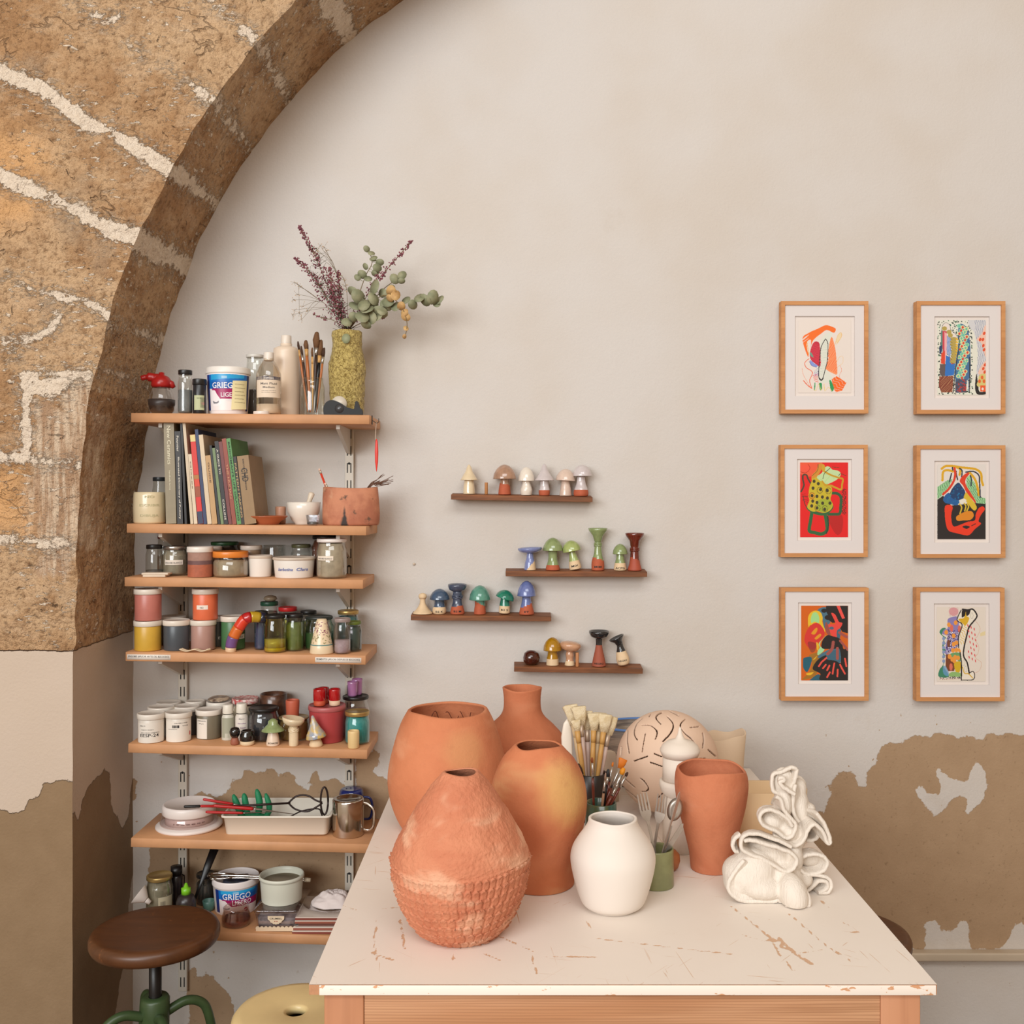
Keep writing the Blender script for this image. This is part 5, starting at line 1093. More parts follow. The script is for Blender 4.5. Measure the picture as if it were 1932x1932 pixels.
dish('teal_bowl', 'small teal bowl behind the open yoghurt tub', 'bowl', 6, 394, 12, 1694, -.10, [(.6, 0), (.8, .2), (1, 1)], M(C(78, 116, 106), .4))
gt = griego(6, 445, 43.5, 1636, None, -.077, 'open blue and white yoghurt tub on the lowest shelf', False)
x, y, z0, r = gt[1:5]; hT2 = gt[5]
V, Fc = loft([rrect(r*.5, -r*.5, r*.4, .008, 0), rrect(r*.52, -r*.52, r*.42, .008, .05)]); 
o = mk('dark_packet', V, Fc, M(C(52, 56, 76), .5, col2=C(20, 20, 24), scale=40)); o.location = (x, y, z0+.045); o.rotation_euler = (0, 0, .2); tag(o, 'dark printed packet inside the open yoghurt tub', 'packet')
# tongs
g0 = onpt(405, 1630, -.16); th = thing('steel_tongs', 'long shiny steel tongs lying across the open tub and the white tub', 'tongs', g0)
zz = z0+hT2+.003; zz2 = zz-.0
def gp(px, dz, y_): d = D+y_; return Vector(((px-CX)*d/F, y_, zz+dz))-g0
CH = M(C(226, 222, 216), .1, metal=1.0)
mk('arm', *tube(cr([gp(396, .001, -.12), gp(425, .0045, -.12), gp(470, .003, -.115), gp(530, .0035, -.125), gp(577, .003, -.135)], 4), .0032, 10), CH, th)
mk('arm', *tube(cr([gp(396, .004, -.095), gp(425, .0075, -.105), gp(470, .006, -.105), gp(530, .006, -.115), gp(577, .005, -.127)], 4), .0032, 10), CH, th)
mk('scoop_loop', *tube([gp(418+26*math.cos(k/24*2*PI), .006+.001*math.sin(k), -.105+.022*math.sin(k/24*2*PI)) for k in range(25)], .0028, 8), CH, th)
mk('end_cap', *tube([gp(574, .004, -.131), gp(586, .003, -.131)], [.007, .006], 12), M(C(180, 164, 140), .4), th)
# pot with red-brown residue
x, y, z0, r = where(6, 445.5, 27, None, -.192); hh = topz(1702, y, r*.8)-z0
th = thing('glass_pot', 'small open glass yoghurt pot with red-brown residue, front of the lowest shelf', 'pot', (x, y, z0))
mk('glass_body', *lathe(cup([(r*.85, 0), (r*.98, .006), (r, hh*.45), (r*.86, hh*.8), (r*.88, hh)], .002), 40), glassmat((.92, .84, .8)), th)
mk('residue', *lathe([(0, .0028), (r*.86, .0028), (r*.95, .008), (r*.955, hh*.4), (0, hh*.38)], 40), M(C(124, 60, 40), .6, var=.4, scale=60), th)
# cookie box + white tub
yb_ = -.235; a = PT(480, 0, yb_); b = PT(562, 0, yb_); z0 = zs(6, 520)+.001; hw = (b.x-a.x)/2; hB = .063
th = thing('clear_food_box', 'clear plastic biscuit box with cream scalloped paper label, lowest shelf', 'box', ((a.x+b.x)/2, yb_, z0), (0, 0, .0))
mk('box_body', *loft([rrect(hw*.9, .004, .165, .01, 0), rrect(hw, 0, .17, .012, hB*.8)], True, False), glassmat((.82, .80, .82)), th)
mk('contents', *loft([rrect(hw*.86, .007, .16, .009, .0015), rrect(hw*.9, .004, .165, .01, hB*.6)]), M(C(160, 150, 148), .6, col2=C(104, 96, 98), scale=40), th)
mk('lid', *loft([rrect(hw+.001, -.001, .171, .012, hB*.86), rrect(hw+.004, -.004, .174, .014, hB*.87), rrect(hw+.004, -.004, .174, .014, hB-.002), rrect(hw+.002, -.002, .172, .014, hB)], True, True), glassmat((.9, .86, .85)), th)
pl = [(-.024, .046), (.024, .046), (.024, .038), (.021, .034), (.018, .033), (.016, .028), (.011, .027), (.008, .023), (.003, .023), (0, .0215), (-.003, .023), (-.008, .023), (-.011, .027), (-.016, .028), (-.018, .033), (-.021, .034), (-.024, .038)]
V, Fc = extrude(pl[::-1], .0008); lbq = mk('paper_label', [(p_[0], p_[1]-.0028, p_[2]) for p_ in V], Fc, M(C(224, 202, 172), .6), th, smooth=False)
v, f = textmesh('CRUMBEL', .0052, .036); mk('lettering', [(p_[0], -.0036, .0365+p_[1]) for p_ in v], f, M(C(50, 40, 36), .6), lbq, smooth=False)
for sx in (-.003, .003): mk('lettering', *xf(lathe([(0, 0), (.0017, 0), (0, .0001)], 10), (sx, -.0034, .031), (PI/2, 0, 0)), M(C(190, 60, 40), .6), lbq)
sc = []
for k in range(10):
    xx = -hw*.85+hw*1.7*k/9; sc.append(xf(lathe([(0, 0), (hw*.1, 0), (hw*.1, .0005), (0, .0006)], 16), (xx, .001, .009), (PI/2, 0, 0)))
sc.append(box(-hw*.93, hw*.93, -.0003, .002, .001, .009)); V, Fc, _ = join(*sc); mk('scalloped_border', V, Fc, M(C(224, 202, 172), .6), th, smooth=False)
th, x, y, z0_, r, h_, ph = tub('small round white tub standing open on the clear biscuit box', 6, 531.5, 42, 1633, -.155, (212, 212, 196), zb=z0+hB, lidded=False)
o = mk('grey_contents', *lathe([(0, 0), (r*.82, 0), (r*.86, h_*.7), (0, h_*.7)], 40), M(C(150, 138, 116), .8)) ; o.parent = th; o.location = (0, 0, .004)
# tiles
z0 = zs(6, 600)+.0016; TL = [(551, 660, .0, (128, 60, 46), 'bottom red clay tile with white glazed face'), (553, 660, .004, (150, 84, 66), 'second red clay tile from the bottom of the stack'), (563, 665, .012, (112, 66, 54), 'third red clay tile, pushed back in the stack'), (556, 668, .004, (146, 80, 62), 'fourth red clay tile in the stack'), (557, 670, .006, (128, 60, 46), 'top white glazed tile under the wrapped plate')]
for k, (u0, u1, dy_, c_, lb) in enumerate(TL):
    yq = -.243+dy_; a = PT(u0, 0, yq); b = PT(u1, 0, yq)
    th = thing('wall_tile', lb+', lowest shelf', 'tile', ((a.x+b.x)/2, yq, z0+k*.0094), group='stack of glazed tiles'); w2 = (b.x-a.x)/2
    mk('clay_body', *box(-w2, w2, 0, .16, 0, .006, .0006, 1), M(C(*c_), .7), th, smooth=False)
    mk('glazed_face', *box(-w2, w2, 0, .16, .006, .0088, .0008, 1), M(C(216, 204, 192), .2), th, smooth=False)
ztop = z0+5*.0094; p = PT(628, 0, -.15)
th = thing('plastic_plate', 'clear plastic plate lying on the tile stack', 'plate', (p.x, -.15, ztop))
mk('plate_body', *lathe(cup([(.045, 0), (.05, .003), (.078, .012), (.088, .014)], .0015), 48), glassmat((.86, .84, .84)), th)
rt = random.Random(2); V = []; nx2, ny2 = 60, 34
for j in range(ny2+1):
    for i in range(nx2):
        a_ = 2*PI*i/nx2; r_ = .062*(1-j/ny2*.999); k = 1+.16*noise.noise(Vector((math.cos(a_)*1.6, math.sin(a_)*1.6, j*.12)))
        x_ = r_*math.cos(a_)*1.05*k; y_ = r_*math.sin(a_)*.75*k
        zz = .034*(1-(r_/.062)**3)+.012*abs(noise.noise(Vector((x_*20+3, y_*70+x_*30, 1))))*(1-(r_/.062)**4)+.004*abs(noise.noise(Vector((x_*160, y_*90, 0))))
        V.append((x_, y_, zz))
Fc = [[j*nx2+i, j*nx2+(i+1) % nx2, (j+1)*nx2+(i+1) % nx2, (j+1)*nx2+i] for j in range(ny2) for i in range(nx2)]+[[i for i in range(nx2-1, -1, -1)]]
o = mk('crumpled_cloth', V, Fc, M(C(218, 206, 202), .8)); o.location = (p.x+.002, -.152, ztop+.0062); tag(o, 'crumpled white cloth lying on the clear plastic plate', 'cloth')

# ---------------------------------------------------------------- stools
def stool(label, x, y, zt, r, green):
    th = thing('swivel_stool', label, 'stool', (x, y, 0)); sw = NT('worn_seat_wood') if ('seat',) not in _mc else None
    if sw:
        v = sw.obj(); g = sw.noise(9, 5, .6, sw.mapv(v, (1, 6, 1))); rr = sw.n('VectorMath', {0: v}, operation='LENGTH').outputs['Value']
        c = sw.mix(g, C(104, 64, 36), C(66, 40, 24)); c = sw.mix(sw.math('MULTIPLY', sw.ss(sw.noise(40, 4, .7, v), .6, .75), .5), c, C(156, 98, 56)); _mc[('seat',)] = sw.fin(c, .38, sw.bump(g, .1, .002))
    mk('seat', *lathe([(0, zt-.042), (r*.9, zt-.042), (r*.97, zt-.038), (r, zt-.028), (r, zt-.014), (r*.97, zt-.004), (r*.90, zt), (r*.8, zt-.003), (r*.4, zt-.006), (0, zt-.007)], 72), _mc[('seat',)], th)
    GM = M(C(64, 84, 50), .4, var=.2, scale=12); B_ = M(C(22, 20, 20), .4)
    mk('screw_post', *lathe([(0, .16), (.0165, .16), (.0165, zt-.042), (0, zt-.042)], 24), B_, th)
    mk('mounting_plate', *lathe([(0, zt-.048), (.05, zt-.048), (.05, zt-.042), (0, zt-.042)], 24), B_, th)
    mk('hub', *lathe([(.0175, .215), (.03, .215), (.036, .225), (.038, .31), (.033, .318), (.0175, .318)], 32), GM, th)
    for k in range(4):
        a = k*PI/2+.55; c_, s_ = math.cos(a), math.sin(a)
        pts = cr([(c_*u, s_*u, z) for u, z in ((.03, .268), (.08, .285), (.12, .272), (.142, .235), (.165, .12), (.19, .011))], 5)
        mk('leg', *tube(pts, .0125, 14), GM, th)
    return th
d0 = 2.77; zt = H-(1750-CY)*d0/F
stool('round dark wooden swivel stool with green iron base, left below the shelves', (293-CX)*d0/F, d0-D, zt, .169, True)
stool('round dark wooden swivel stool mostly hidden behind the right side of the table', (1711-CX)*(d0)/F-.169, d0-D-.01, zt-.002, .169, True)
# cream drum stool
sc_ = 842.0; d1 = F/sc_; x = (558-CX)/sc_; y = d1-D; zt = H-(1905-CY)/sc_; r = 123/sc_
th = thing('drum_stool', 'low cream ceramic drum stool with a hole in the top, left of the table', 'stool', (x, y, 0))
CM = M(C(222, 198, 144), .35, var=.06, scale=12)
hr = .0225
pr = [(r*.8, 0), (r*.86, .006), (r*.96, zt*.3), (r*1.0, zt*.6), (r*.985, zt-.035), (r*.955, zt-.012), (r*.9, zt-.002), (r*.8, zt), (hr*1.3, zt-.0015), (hr, zt-.004), (hr, zt-.02), (r*.9, zt-.03), (r*.95, zt*.6), (r*.9, zt*.3), (r*.76, .006), (r*.8, 0)]
mk('drum_body', *lathe(pr, 72), CM, th)
# ---------------------------------------------------------------- framed pictures
OAK = pine((0, 0, 0), 2, 'frame_oak', c1=(206, 148, 94), c2=(190, 130, 78))
def frame(label, px0, py0, px1, py1, pic, pa):
    """outer frame corners in pixels; pic = painted paper rect in the same pixels"""
    yf = -.034; a = PT(px0, py0, yf); b = PT(px1, py1, yf); w_ = b.x-a.x; h_ = a.z-b.z; bw = 10.0*(D+yf)/F*.72
    th = thing('picture_frame', label, 'picture', (a.x, yf, b.z))
    def bar(o0, o1, i1, i0):
        V = []
        for (x_, z_) in (o0, o1, i1, i0): V += [(x_, 0, z_)]
        for (x_, z_) in (o0, o1, i1, i0): V += [(x_, .029, z_)]
        return V, [[0, 1, 2, 3], [7, 6, 5, 4], [0, 4, 5, 1], [1, 5, 6, 2], [2, 6, 7, 3], [3, 7, 4, 0]]
    V, Fc, _ = join(bar((0, 0), (w_, 0), (w_-bw, bw), (bw, bw)), bar((w_, 0), (w_, h_), (w_-bw, h_-bw), (w_-bw, bw)), bar((w_, h_), (0, h_), (bw, h_-bw), (w_-bw, h_-bw)), bar((0, h_), (0, 0), (bw, bw), (bw, h_-bw)))
    mk('frame_moulding', V, Fc, OAK, th, smooth=False)
    s_ = F/(D-.026); qx = lambda px: (px-CX)/s_-a.x; qz = lambda py: H-(py-CY)/s_-b.z
    X0, X1, Z1, Z0 = qx(pic[0]), qx(pic[2]), qz(pic[1]), qz(pic[3]); m_ = .0105
    mat_ = M(C(220, 214, 212), .8)
    ms = [box(bw*.9, X0-m_, .006, .010, bw*.9, h_-bw*.9), box(X1+m_, w_-bw*.9, .006, .010, bw*.9, h_-bw*.9), box(X0-m_, X1+m_, .006, .010, bw*.9, Z0-m_), box(X0-m_, X1+m_, .006, .010, Z1+m_, h_-bw*.9)]
    V, Fc, _ = join(*ms); mk('mount', V, Fc, mat_, th, smooth=False)
    mk('backing', *box(bw*.9, w_-bw*.9, .0118, .02, bw*.9, h_-bw*.9), M(C(228, 218, 211), .8), th, smooth=False)
    ar = paint_mesh('artwork', pa, lambda u, v: (X0+(X1-X0)*u, .0105, Z1+(Z0-Z1)*v), th)
    return th
PAP = (226, 216, 208); O1 = (240, 104, 30); BK = (34, 28, 28)
# 1 orange crayon figure
p = Paint(360, 410, 1130, 1480, 170, PAP)
p.S((238, 110, 30), [(425, 690), (520, 600), (650, 540), (760, 490), (850, 510), (910, 545), (880, 600), (780, 560), (700, 610), (600, 690), (560, 760), (520, 900), (500, 945)])
p.hatch(PAP, 10, [(420, 690), (560, 600), (560, 640), (430, 760)], .9, 46); p.S(PAP, [(490, 740), (540, 700), (550, 760), (520, 900), (495, 850)]); p.L((232, 176, 60), 8, [(490, 735), (500, 800), (515, 915)])
p.S((206, 226, 208), [(680, 760), (740, 640), (850, 590), (850, 680), (800, 900), (780, 1100), (860, 1290), (700, 1330), (600, 1200), (660, 1040)], .45)
p.S((240, 150, 100), [(850, 660), (900, 820), (920, 1000), (930, 1200), (860, 1190), (760, 1120), (800, 1000), (810, 800)]); p.hatch((236, 110, 60), 8, [(850, 660), (900, 820), (920, 1000), (930, 1200), (760, 1120), (810, 800)], .7, 22)
p.S((190, 34, 60), [(590, 740), (660, 740), (680, 820), (690, 1080), (620, 1060), (540, 980), (540, 860)]); p.hatch((220, 60, 80), 5, [(590, 740), (680, 800), (690, 1080), (540, 980), (540, 860)], 1.2, 18)
p.S((130, 150, 214), [(535, 1000), (600, 1050), (650, 1085), (610, 1100), (550, 1070)]); p.L((60, 60, 150), 6, [(525, 1020), (560, 1080), (630, 1105)]); p.S((110, 150, 130), [(530, 890), (560, 900), (585, 960), (545, 940)])
p.hatch((190, 200, 190), 4, [(700, 760), (790, 720), (780, 1000), (700, 1280), (670, 1100)], 1.3, 28)
p.L(BK, 11, [(760, 690), (700, 800), (680, 940), (660, 1200), (680, 1290), (720, 1270), (760, 1120), (785, 1020), (795, 840), (790, 740), (760, 690)]); p.L(BK, 18, [(672, 1270), (700, 1295), (725, 1265)])
p.L((226, 180, 100), 7, [(900, 770), (940, 640), (985, 600), (990, 660), (920, 770)]); p.S((232, 206, 150), [(915, 750), (940, 640), (985, 610), (980, 680)], .7); p.L((230, 190, 130), 5, [(920, 1040), (960, 960), (1010, 950), (1010, 1040), (940, 1100)])
p.L((226, 100, 60), 10, [(520, 980), (460, 1040), (480, 1110), (570, 1180), (530, 1300), (560, 1410)]); p.L((230, 90, 40), 12, [(440, 1300), (500, 1370), (560, 1415)]); p.L((230, 140, 110), 5, [(420, 1120), (440, 1220), (540, 1400)]); p.L((230, 120, 90), 5, [(970, 1080), (995, 1150), (960, 1250), (1060, 1330)])
p.hatch((226, 110, 110), 9, [(570, 1220), (650, 1200), (660, 1340), (600, 1310)], 1.2, 20); p.hatch((150, 130, 190), 5, [(600, 1150), (660, 1100), (660, 1230), (580, 1230)], .8, 16)
p.P_((238, 104, 26), [(850, 1280), (920, 1235), (1065, 1330), (1000, 1450), (910, 1470), (870, 1400)]); p.hatch(PAP, 4, [(850, 1280), (920, 1235), (1065, 1330), (1000, 1450), (910, 1470)], 2.2, 42)
for a_ in ([(600, 1340), (615, 1340), (605, 1440), (595, 1440)], [(665, 1345), (705, 1340), (705, 1430), (680, 1435)], [(815, 1310), (840, 1300), (880, 1400), (870, 1450), (840, 1450)]): p.S((40, 150, 86), a_)
p.L((226, 200, 120), 6, [(580, 1420), (620, 1450), (660, 1350), (700, 1440), (740, 1350), (750, 1455), (800, 1400), (850, 1450)])
frame('orange, red and green crayon abstract on white paper, oak frame, top left of six', 1474, 568, 1638.5, 780, (1506, 603, 1606, 741), p)
# 2 spotted towers
p = Paint(420, 415, 1120, 1510, 180, (222, 222, 208))
p.dots((30, 50, 44), 9, 420, 425, 420, 930, 1500); p.dots((40, 110, 80), 7, 160, 425, 420, 930, 1500)
p.S((206, 206, 208), [(880, 415), (1120, 415), (1120, 1200), (990, 1200), (1010, 900), (950, 600), (900, 540)]); p.hatch((120, 130, 160), 5, [(960, 415), (1120, 415), (1120, 1200), (990, 1250), (1000, 800), (970, 600)], 0, 24)
p.S((232, 190, 170), [(1120, 500), (1060, 620), (990, 700), (1060, 760), (1120, 950)]); p.S((232, 190, 170), [(1120, 1010), (1010, 1190), (1120, 1210)])
for e_ in ((1098, 610), (1040, 700), (1080, 700), (1085, 790), (1095, 850), (1110, 1070), (1085, 1125), (1105, 1175)): p.E((216, 80, 40), *e_, 18, 26, .4)
p.S(PAP, [(490, 520), (540, 460), (590, 480), (620, 580), (720, 680), (700, 760), (640, 800), (560, 900), (480, 900)]); p.L((60, 60, 70), 5, [(480, 560), (500, 490), (545, 455), (600, 490), (620, 560), (700, 640), (725, 700)])
p.P_((96, 84, 84), [(455, 1060), (540, 1060), (540, 1230), (460, 1230)]); p.P_((196, 66, 80), [(490, 570), (555, 580), (550, 900), (500, 900)]); p.P_((232, 170, 170), [(525, 590), (560, 620), (550, 1050), (520, 1000)])
p.P_((216, 70, 40), [(480, 900), (530, 860), (530, 1060), (470, 1050)]); p.P_((88, 130, 120), [(475, 570), (495, 560), (495, 900), (470, 800)]); p.P_((40, 60, 100), [(450, 800), (490, 780), (480, 920), (450, 900)])
p.P_((110, 140, 196), [(560, 640), (625, 680), (620, 900), (600, 960), (555, 900)]); p.hatch((200, 206, 220), 5, [(560, 640), (625, 680), (620, 960), (555, 900)], 0, 16); p.P_((46, 112, 190), [(545, 930), (610, 960), (680, 1060), (660, 1220), (530, 1240)]); p.P_((190, 50, 80), [(600, 960), (640, 980), (660, 1060), (620, 1060)])
for k in range(9): p.E((176, 156, 80), 660-10*math.sin(k), 690+42*k, 50, 26); p.L((70, 60, 30), 4, [(612, 690+42*k), (660, 716+42*k), (708, 690+42*k)]); p.P_((226, 180, 40), [(680, 690+42*k), (735, 680+42*k), (705, 725+42*k)])
for e_ in ((525, 540), (590, 590), (610, 640)): p.E((176, 156, 80), *e_, 36, 32)
p.P_((128, 62, 46), [(450, 1240), (655, 1230), (640, 1470), (480, 1475), (440, 1380)]); p.hatch((176, 130, 90), 6, [(450, 1240), (655, 1230), (640, 1470), (480, 1475)], .8, 26)
p.S((66, 110, 150), [(720, 560), (760, 470), (840, 520), (880, 640), (900, 900), (880, 1270), (680, 1280), (690, 1000), (720, 800)])
rr = random.Random(4)
for k in range(34):
    yy_ = 500+k*23; xx_ = 735+(k*53 % 130)-(18 if k > 18 else 0); p.E((214, 216, 160) if k % 3 else (140, 200, 170), xx_, yy_, 32, 30); p.E((214, 66, 50) if k % 2 else (110, 190, 160), xx_, yy_, 16, 20, .3)
p.P_((80, 70, 84), [(680, 1280), (840, 1280), (840, 1475), (680, 1475)]); p.dots((170, 60, 60), 14, 22, 690, 1280, 840, 1470); p.dots((60, 90, 120), 12, 20, 690, 1290, 840, 1470)
p.L(BK, 14, [(892, 960), (890, 1200), (885, 1460)], 1, False); p.L((60, 100, 150), 8, [(870, 960), (870, 1460)], 1, False); p.L(BK, 12, [(655, 1470), (668, 1270), (690, 1080), (735, 800), (730, 640)])
p.S(BK, [(985, 1200), (1010, 1350), (1030, 1460), (1120, 1460), (1120, 1500), (1000, 1500), (965, 1400)]); p.S((208, 194, 120), [(1030, 1220), (1120, 1210), (1120, 1390), (1020, 1390), (990, 1360), (1010, 1300)])
for e_ in ((1068, 1255), (1095, 1310), (1030, 1310)): p.E((220, 100, 40), *e_, 20, 28)
p.P_((226, 90, 40), [(1040, 1370), (1120, 1370), (1120, 1460), (1040, 1460)]); p.E(PAP, 1075, 1422, 17, 20)
frame('dotted paper drawing of blue, red and yellow towers, oak frame, top right of six', 1730, 568, 1897, 780.5, (1769, 603.5, 1860.5, 745), p)
# 3 red jug
p = Paint(385, 405, 1088, 1496, 170, (222, 24, 22))
p.S((232, 90, 56), [(385, 405), (700, 405), (640, 480), (560, 600), (470, 600), (385, 560)]); p.E((236, 84, 60), 450, 490, 75, 55); p.L((180, 30, 24), 8, [(385, 540), (470, 555), (530, 490), (500, 430)])
p.S((150, 24, 22), [(820, 1180), (1000, 1180), (1000, 1400), (920, 1460), (820, 1300)], .6); p.hatch((150, 30, 24), 10, [(400, 860), (500, 860), (500, 1000), (420, 960)], 1.4, 34); p.hatch((110, 30, 24), 9, [(1000, 800), (1060, 780), (1060, 1180), (1000, 1150)], .7, 30); p.hatch((110, 30, 24), 9, [(1000, 800), (1060, 780), (1060, 1180), (1000, 1150)], -.7, 30)
p.L((70, 62, 44), 24, [(400, 830), (440, 740), (425, 650), (430, 590), (480, 590), (500, 640), (545, 720)]); p.L((50, 60, 40), 10, [(430, 890), (450, 1000), (480, 1060)])
p.L((46, 88, 54), 42, [(830, 850), (930, 860), (985, 920), (980, 1050), (965, 1150), (880, 1160), (800, 1160)]); p.L((46, 98, 54), 50, [(560, 1120), (540, 1250), (520, 1400), (600, 1430), (700, 1450), (775, 1400), (775, 1300), (750, 1150)]); p.L((40, 60, 44), 20, [(790, 1190), (800, 1330), (770, 1440)])
p.L((46, 98, 54), 44, [(500, 1070), (580, 1130), (740, 1160), (840, 1080), (850, 1040)])
p.S((196, 176, 40), [(560, 600), (650, 620), (700, 680), (840, 760), (850, 860), (830, 940), (865, 1020), (830, 1100), (740, 1140), (640, 1120), (560, 1120), (490, 1060), (520, 960), (510, 850), (530, 740), (555, 680)])
p.S((220, 160, 30), [(515, 850), (590, 850), (600, 920), (560, 960), (515, 930)]); p.S((140, 170, 50), [(640, 960), (820, 950), (850, 1040), (760, 1120), (660, 1110)], .7)
p.S((206, 140, 44), [(660, 430), (720, 430), (690, 520), (640, 600), (570, 640), (560, 590), (620, 520)]); p.S((190, 216, 160), [(640, 600), (700, 560), (760, 470), (820, 470), (860, 510), (950, 530), (980, 580), (930, 650), (840, 700), (780, 720), (710, 690), (640, 640)])
p.hatch((170, 206, 130), 30, [(640, 600), (760, 560), (900, 640), (780, 720), (700, 680)], .2, 120, .6); p.L((196, 150, 30), 26, [(730, 530), (840, 590), (960, 630), (1010, 650), (1000, 730), (985, 800), (900, 770), (830, 740), (760, 740), (710, 680)]); p.S((200, 160, 40), [(715, 440), (740, 440), (755, 500), (730, 540), (700, 500)])
p.L((60, 70, 40), 9, [(720, 640), (745, 560), (800, 510), (830, 480)]); p.L((60, 60, 30), 7, [(860, 470), (960, 480)]); p.L((60, 60, 30), 8, [(950, 600), (980, 570), (1060, 600)]); p.L((60, 50, 30), 6, [(560, 600), (640, 520), (650, 430)])
for e_ in ((590, 680), (652, 715), (575, 780), (685, 800), (785, 815), (560, 890), (632, 900), (712, 910), (785, 925), (632, 990), (715, 1000), (822, 1000), (555, 1040), (632, 1070), (745, 1090), (570, 970)): p.E((62, 56, 30), *e_, 22, 25)
for e_ in ((675, 810), (800, 820), (560, 890), (640, 1070), (750, 1080)): p.L((60, 52, 28), 6, [(e_[0]+40*math.cos(t_/12*6.3), e_[1]+44*math.sin(t_/12*6.3)) for t_ in range(12)])
frame('yellow spotted jug painted on bright red, oak frame, middle left of six', 1473, 839, 1637.5, 1051, (1510, 872.5, 1600.5, 1013.5), p)
# 4 black ground, red arm
p = Paint(415, 425, 1120, 1528, 170, (220, 214, 208))
p.P_((152, 206, 150), [(415, 760), (560, 660), (640, 640), (560, 800), (480, 890), (415, 940)]); p.P_((152, 206, 150), [(840, 620), (880, 590), (960, 700), (1040, 900), (1120, 930), (1120, 1010), (960, 1000), (840, 760)])
p.hatch((50, 80, 60), 6, [(415, 760), (560, 660), (640, 640), (560, 800), (415, 940)], .2, 26); p.hatch((50, 80, 60), 6, [(840, 620), (960, 700), (1040, 900), (1120, 930), (1120, 1010), (960, 1000), (840, 760)], -.3, 26)
p.P_((38, 32, 32), [(415, 945), (500, 885), (620, 1030), (980, 995), (1120, 1010), (1120, 1528), (415, 1528)])
for L_ in ([(490, 660), (500, 540), (560, 510), (640, 530)], [(480, 490), (540, 450), (640, 450), (760, 470), (860, 480), (980, 500), (1050, 560), (1060, 660), (1080, 730)], [(740, 580), (750, 500), (700, 470)], [(880, 540), (960, 640), (1000, 760), (1020, 880)]): p.L((214, 164, 30), 34, L_)
for L_ in ([(590, 680), (610, 610), (620, 560)], [(710, 650), (690, 560), (690, 530)], [(770, 610), (775, 520), (740, 485)], [(640, 510), (635, 470)], [(905, 740), (910, 640), (895, 590)], [(830, 540), (940, 530), (1020, 590), (1030, 700), (1040, 910)]): p.L((44, 50, 66), 20, L_)
p.L((214, 60, 30), 34, [(665, 480), (675, 580), (650, 680), (580, 790), (500, 865)]); p.S((214, 60, 30), [(860, 545), (880, 570), (830, 640), (830, 720), (900, 840), (970, 960), (970, 1000), (930, 950), (840, 840), (790, 740), (740, 670), (790, 590)])
p.S((30, 90, 150), [(500, 940), (540, 870), (600, 850), (740, 940), (720, 1010), (680, 1030), (600, 1010), (530, 990)]); p.S((28, 60, 104), [(720, 695), (780, 760), (820, 830), (800, 920), (740, 950), (640, 930), (600, 860), (640, 770)]); p.dots((20, 110, 160), 9, 60, 500, 700, 820, 1020, [(500, 940), (640, 800), (720, 690), (820, 840), (760, 940), (680, 1030)])
p.S((212, 180, 50), [(830, 840), (880, 890), (985, 1040), (970, 1100), (930, 1090), (860, 1000), (800, 930)])
for L_ in ([(740, 1010), (770, 1060), (745, 1150)], [(800, 990), (830, 1040), (815, 1110)], [(850, 1000), (870, 1050), (845, 1110)]): p.L((206, 176, 50), 20, L_)
p.S((226, 220, 206), [(730, 960), (800, 930), (840, 960), (780, 1000)]); p.S((214, 132, 30), [(690, 1200), (760, 1150), (850, 1115), (920, 1120), (945, 1180), (900, 1240), (800, 1250), (710, 1255)])
p.S((226, 56, 28), [(530, 1040), (600, 1020), (640, 1060), (620, 1150), (625, 1280), (660, 1340), (760, 1310), (860, 1270), (960, 1250), (975, 1160), (1020, 1070), (1080, 1045), (1105, 1090), (1050, 1170), (1015, 1260), (1050, 1300), (960, 1380), (900, 1450), (840, 1470), (700, 1440), (580, 1400), (540, 1300), (525, 1160)])
p.S((38, 32, 32), [(780, 1345), (830, 1325), (890, 1345), (840, 1375)]); p.L((38, 32, 32), 12, [(915, 1330), (970, 1300)], 1, False)
frame('red arm and blue cloud painted on black, oak frame, middle right of six', 1729.5, 840, 1897, 1052.5, (1769, 876, 1860.5, 1017.5), p)
# 5 orange and black
p = Paint(402, 408, 1085, 1498, 170, (208, 96, 10))
p.S((160, 110, 30), [(520, 1130), (700, 1080), (760, 1100), (680, 1180), (620, 1420), (520, 1470), (420, 1480), (520, 1380), (560, 1240)])
p.S((70, 110, 130), [(640, 470), (760, 430), (800, 560), (830, 640), (780, 700), (740, 740), (700, 560)]); p.S((70, 110, 130), [(780, 1060), (960, 1000), (980, 1230), (880, 1260), (780, 1190), (640, 1160)]); p.S((60, 100, 120), [(930, 750), (980, 760), (960, 900), (920, 870)])
p.S((226, 186, 40), [(510, 720), (500, 600), (530, 520), (600, 480), (680, 500), (715, 580), (710, 650), (750, 760), (740, 790), (680, 700), (540, 690)]); p.S((160, 216, 140), [(550, 660), (545, 580), (580, 510), (630, 510), (665, 580), (660, 660), (600, 640)])
p.S((210, 52, 44), [(560, 680), (640, 660), (710, 720), (745, 810), (700, 900), (640, 960), (600, 1040), (520, 1030), (450, 920), (480, 780)]); p.S((100, 40, 44), [(500, 940), (620, 960), (600, 1070), (540, 1080)], .6); p.S((224, 150, 30), [(550, 810), (620, 730), (640, 760), (600, 825)]); p.S((224, 150, 30), [(600, 880), (670, 820), (695, 840), (630, 900)])
p.S((160, 216, 160), [(770, 840), (690, 930), (680, 1000), (740, 1050), (650, 1130), (640, 1080), (670, 1020), (665, 950)]); p.S((226, 180, 40), [(625, 940), (660, 980), (650, 1060), (630, 1040)]); p.S((226, 180, 40), [(570, 1200), (630, 1140), (610, 1180)]); p.S((226, 180, 40), [(480, 1395), (580, 1380), (540, 1420), (490, 1420)])
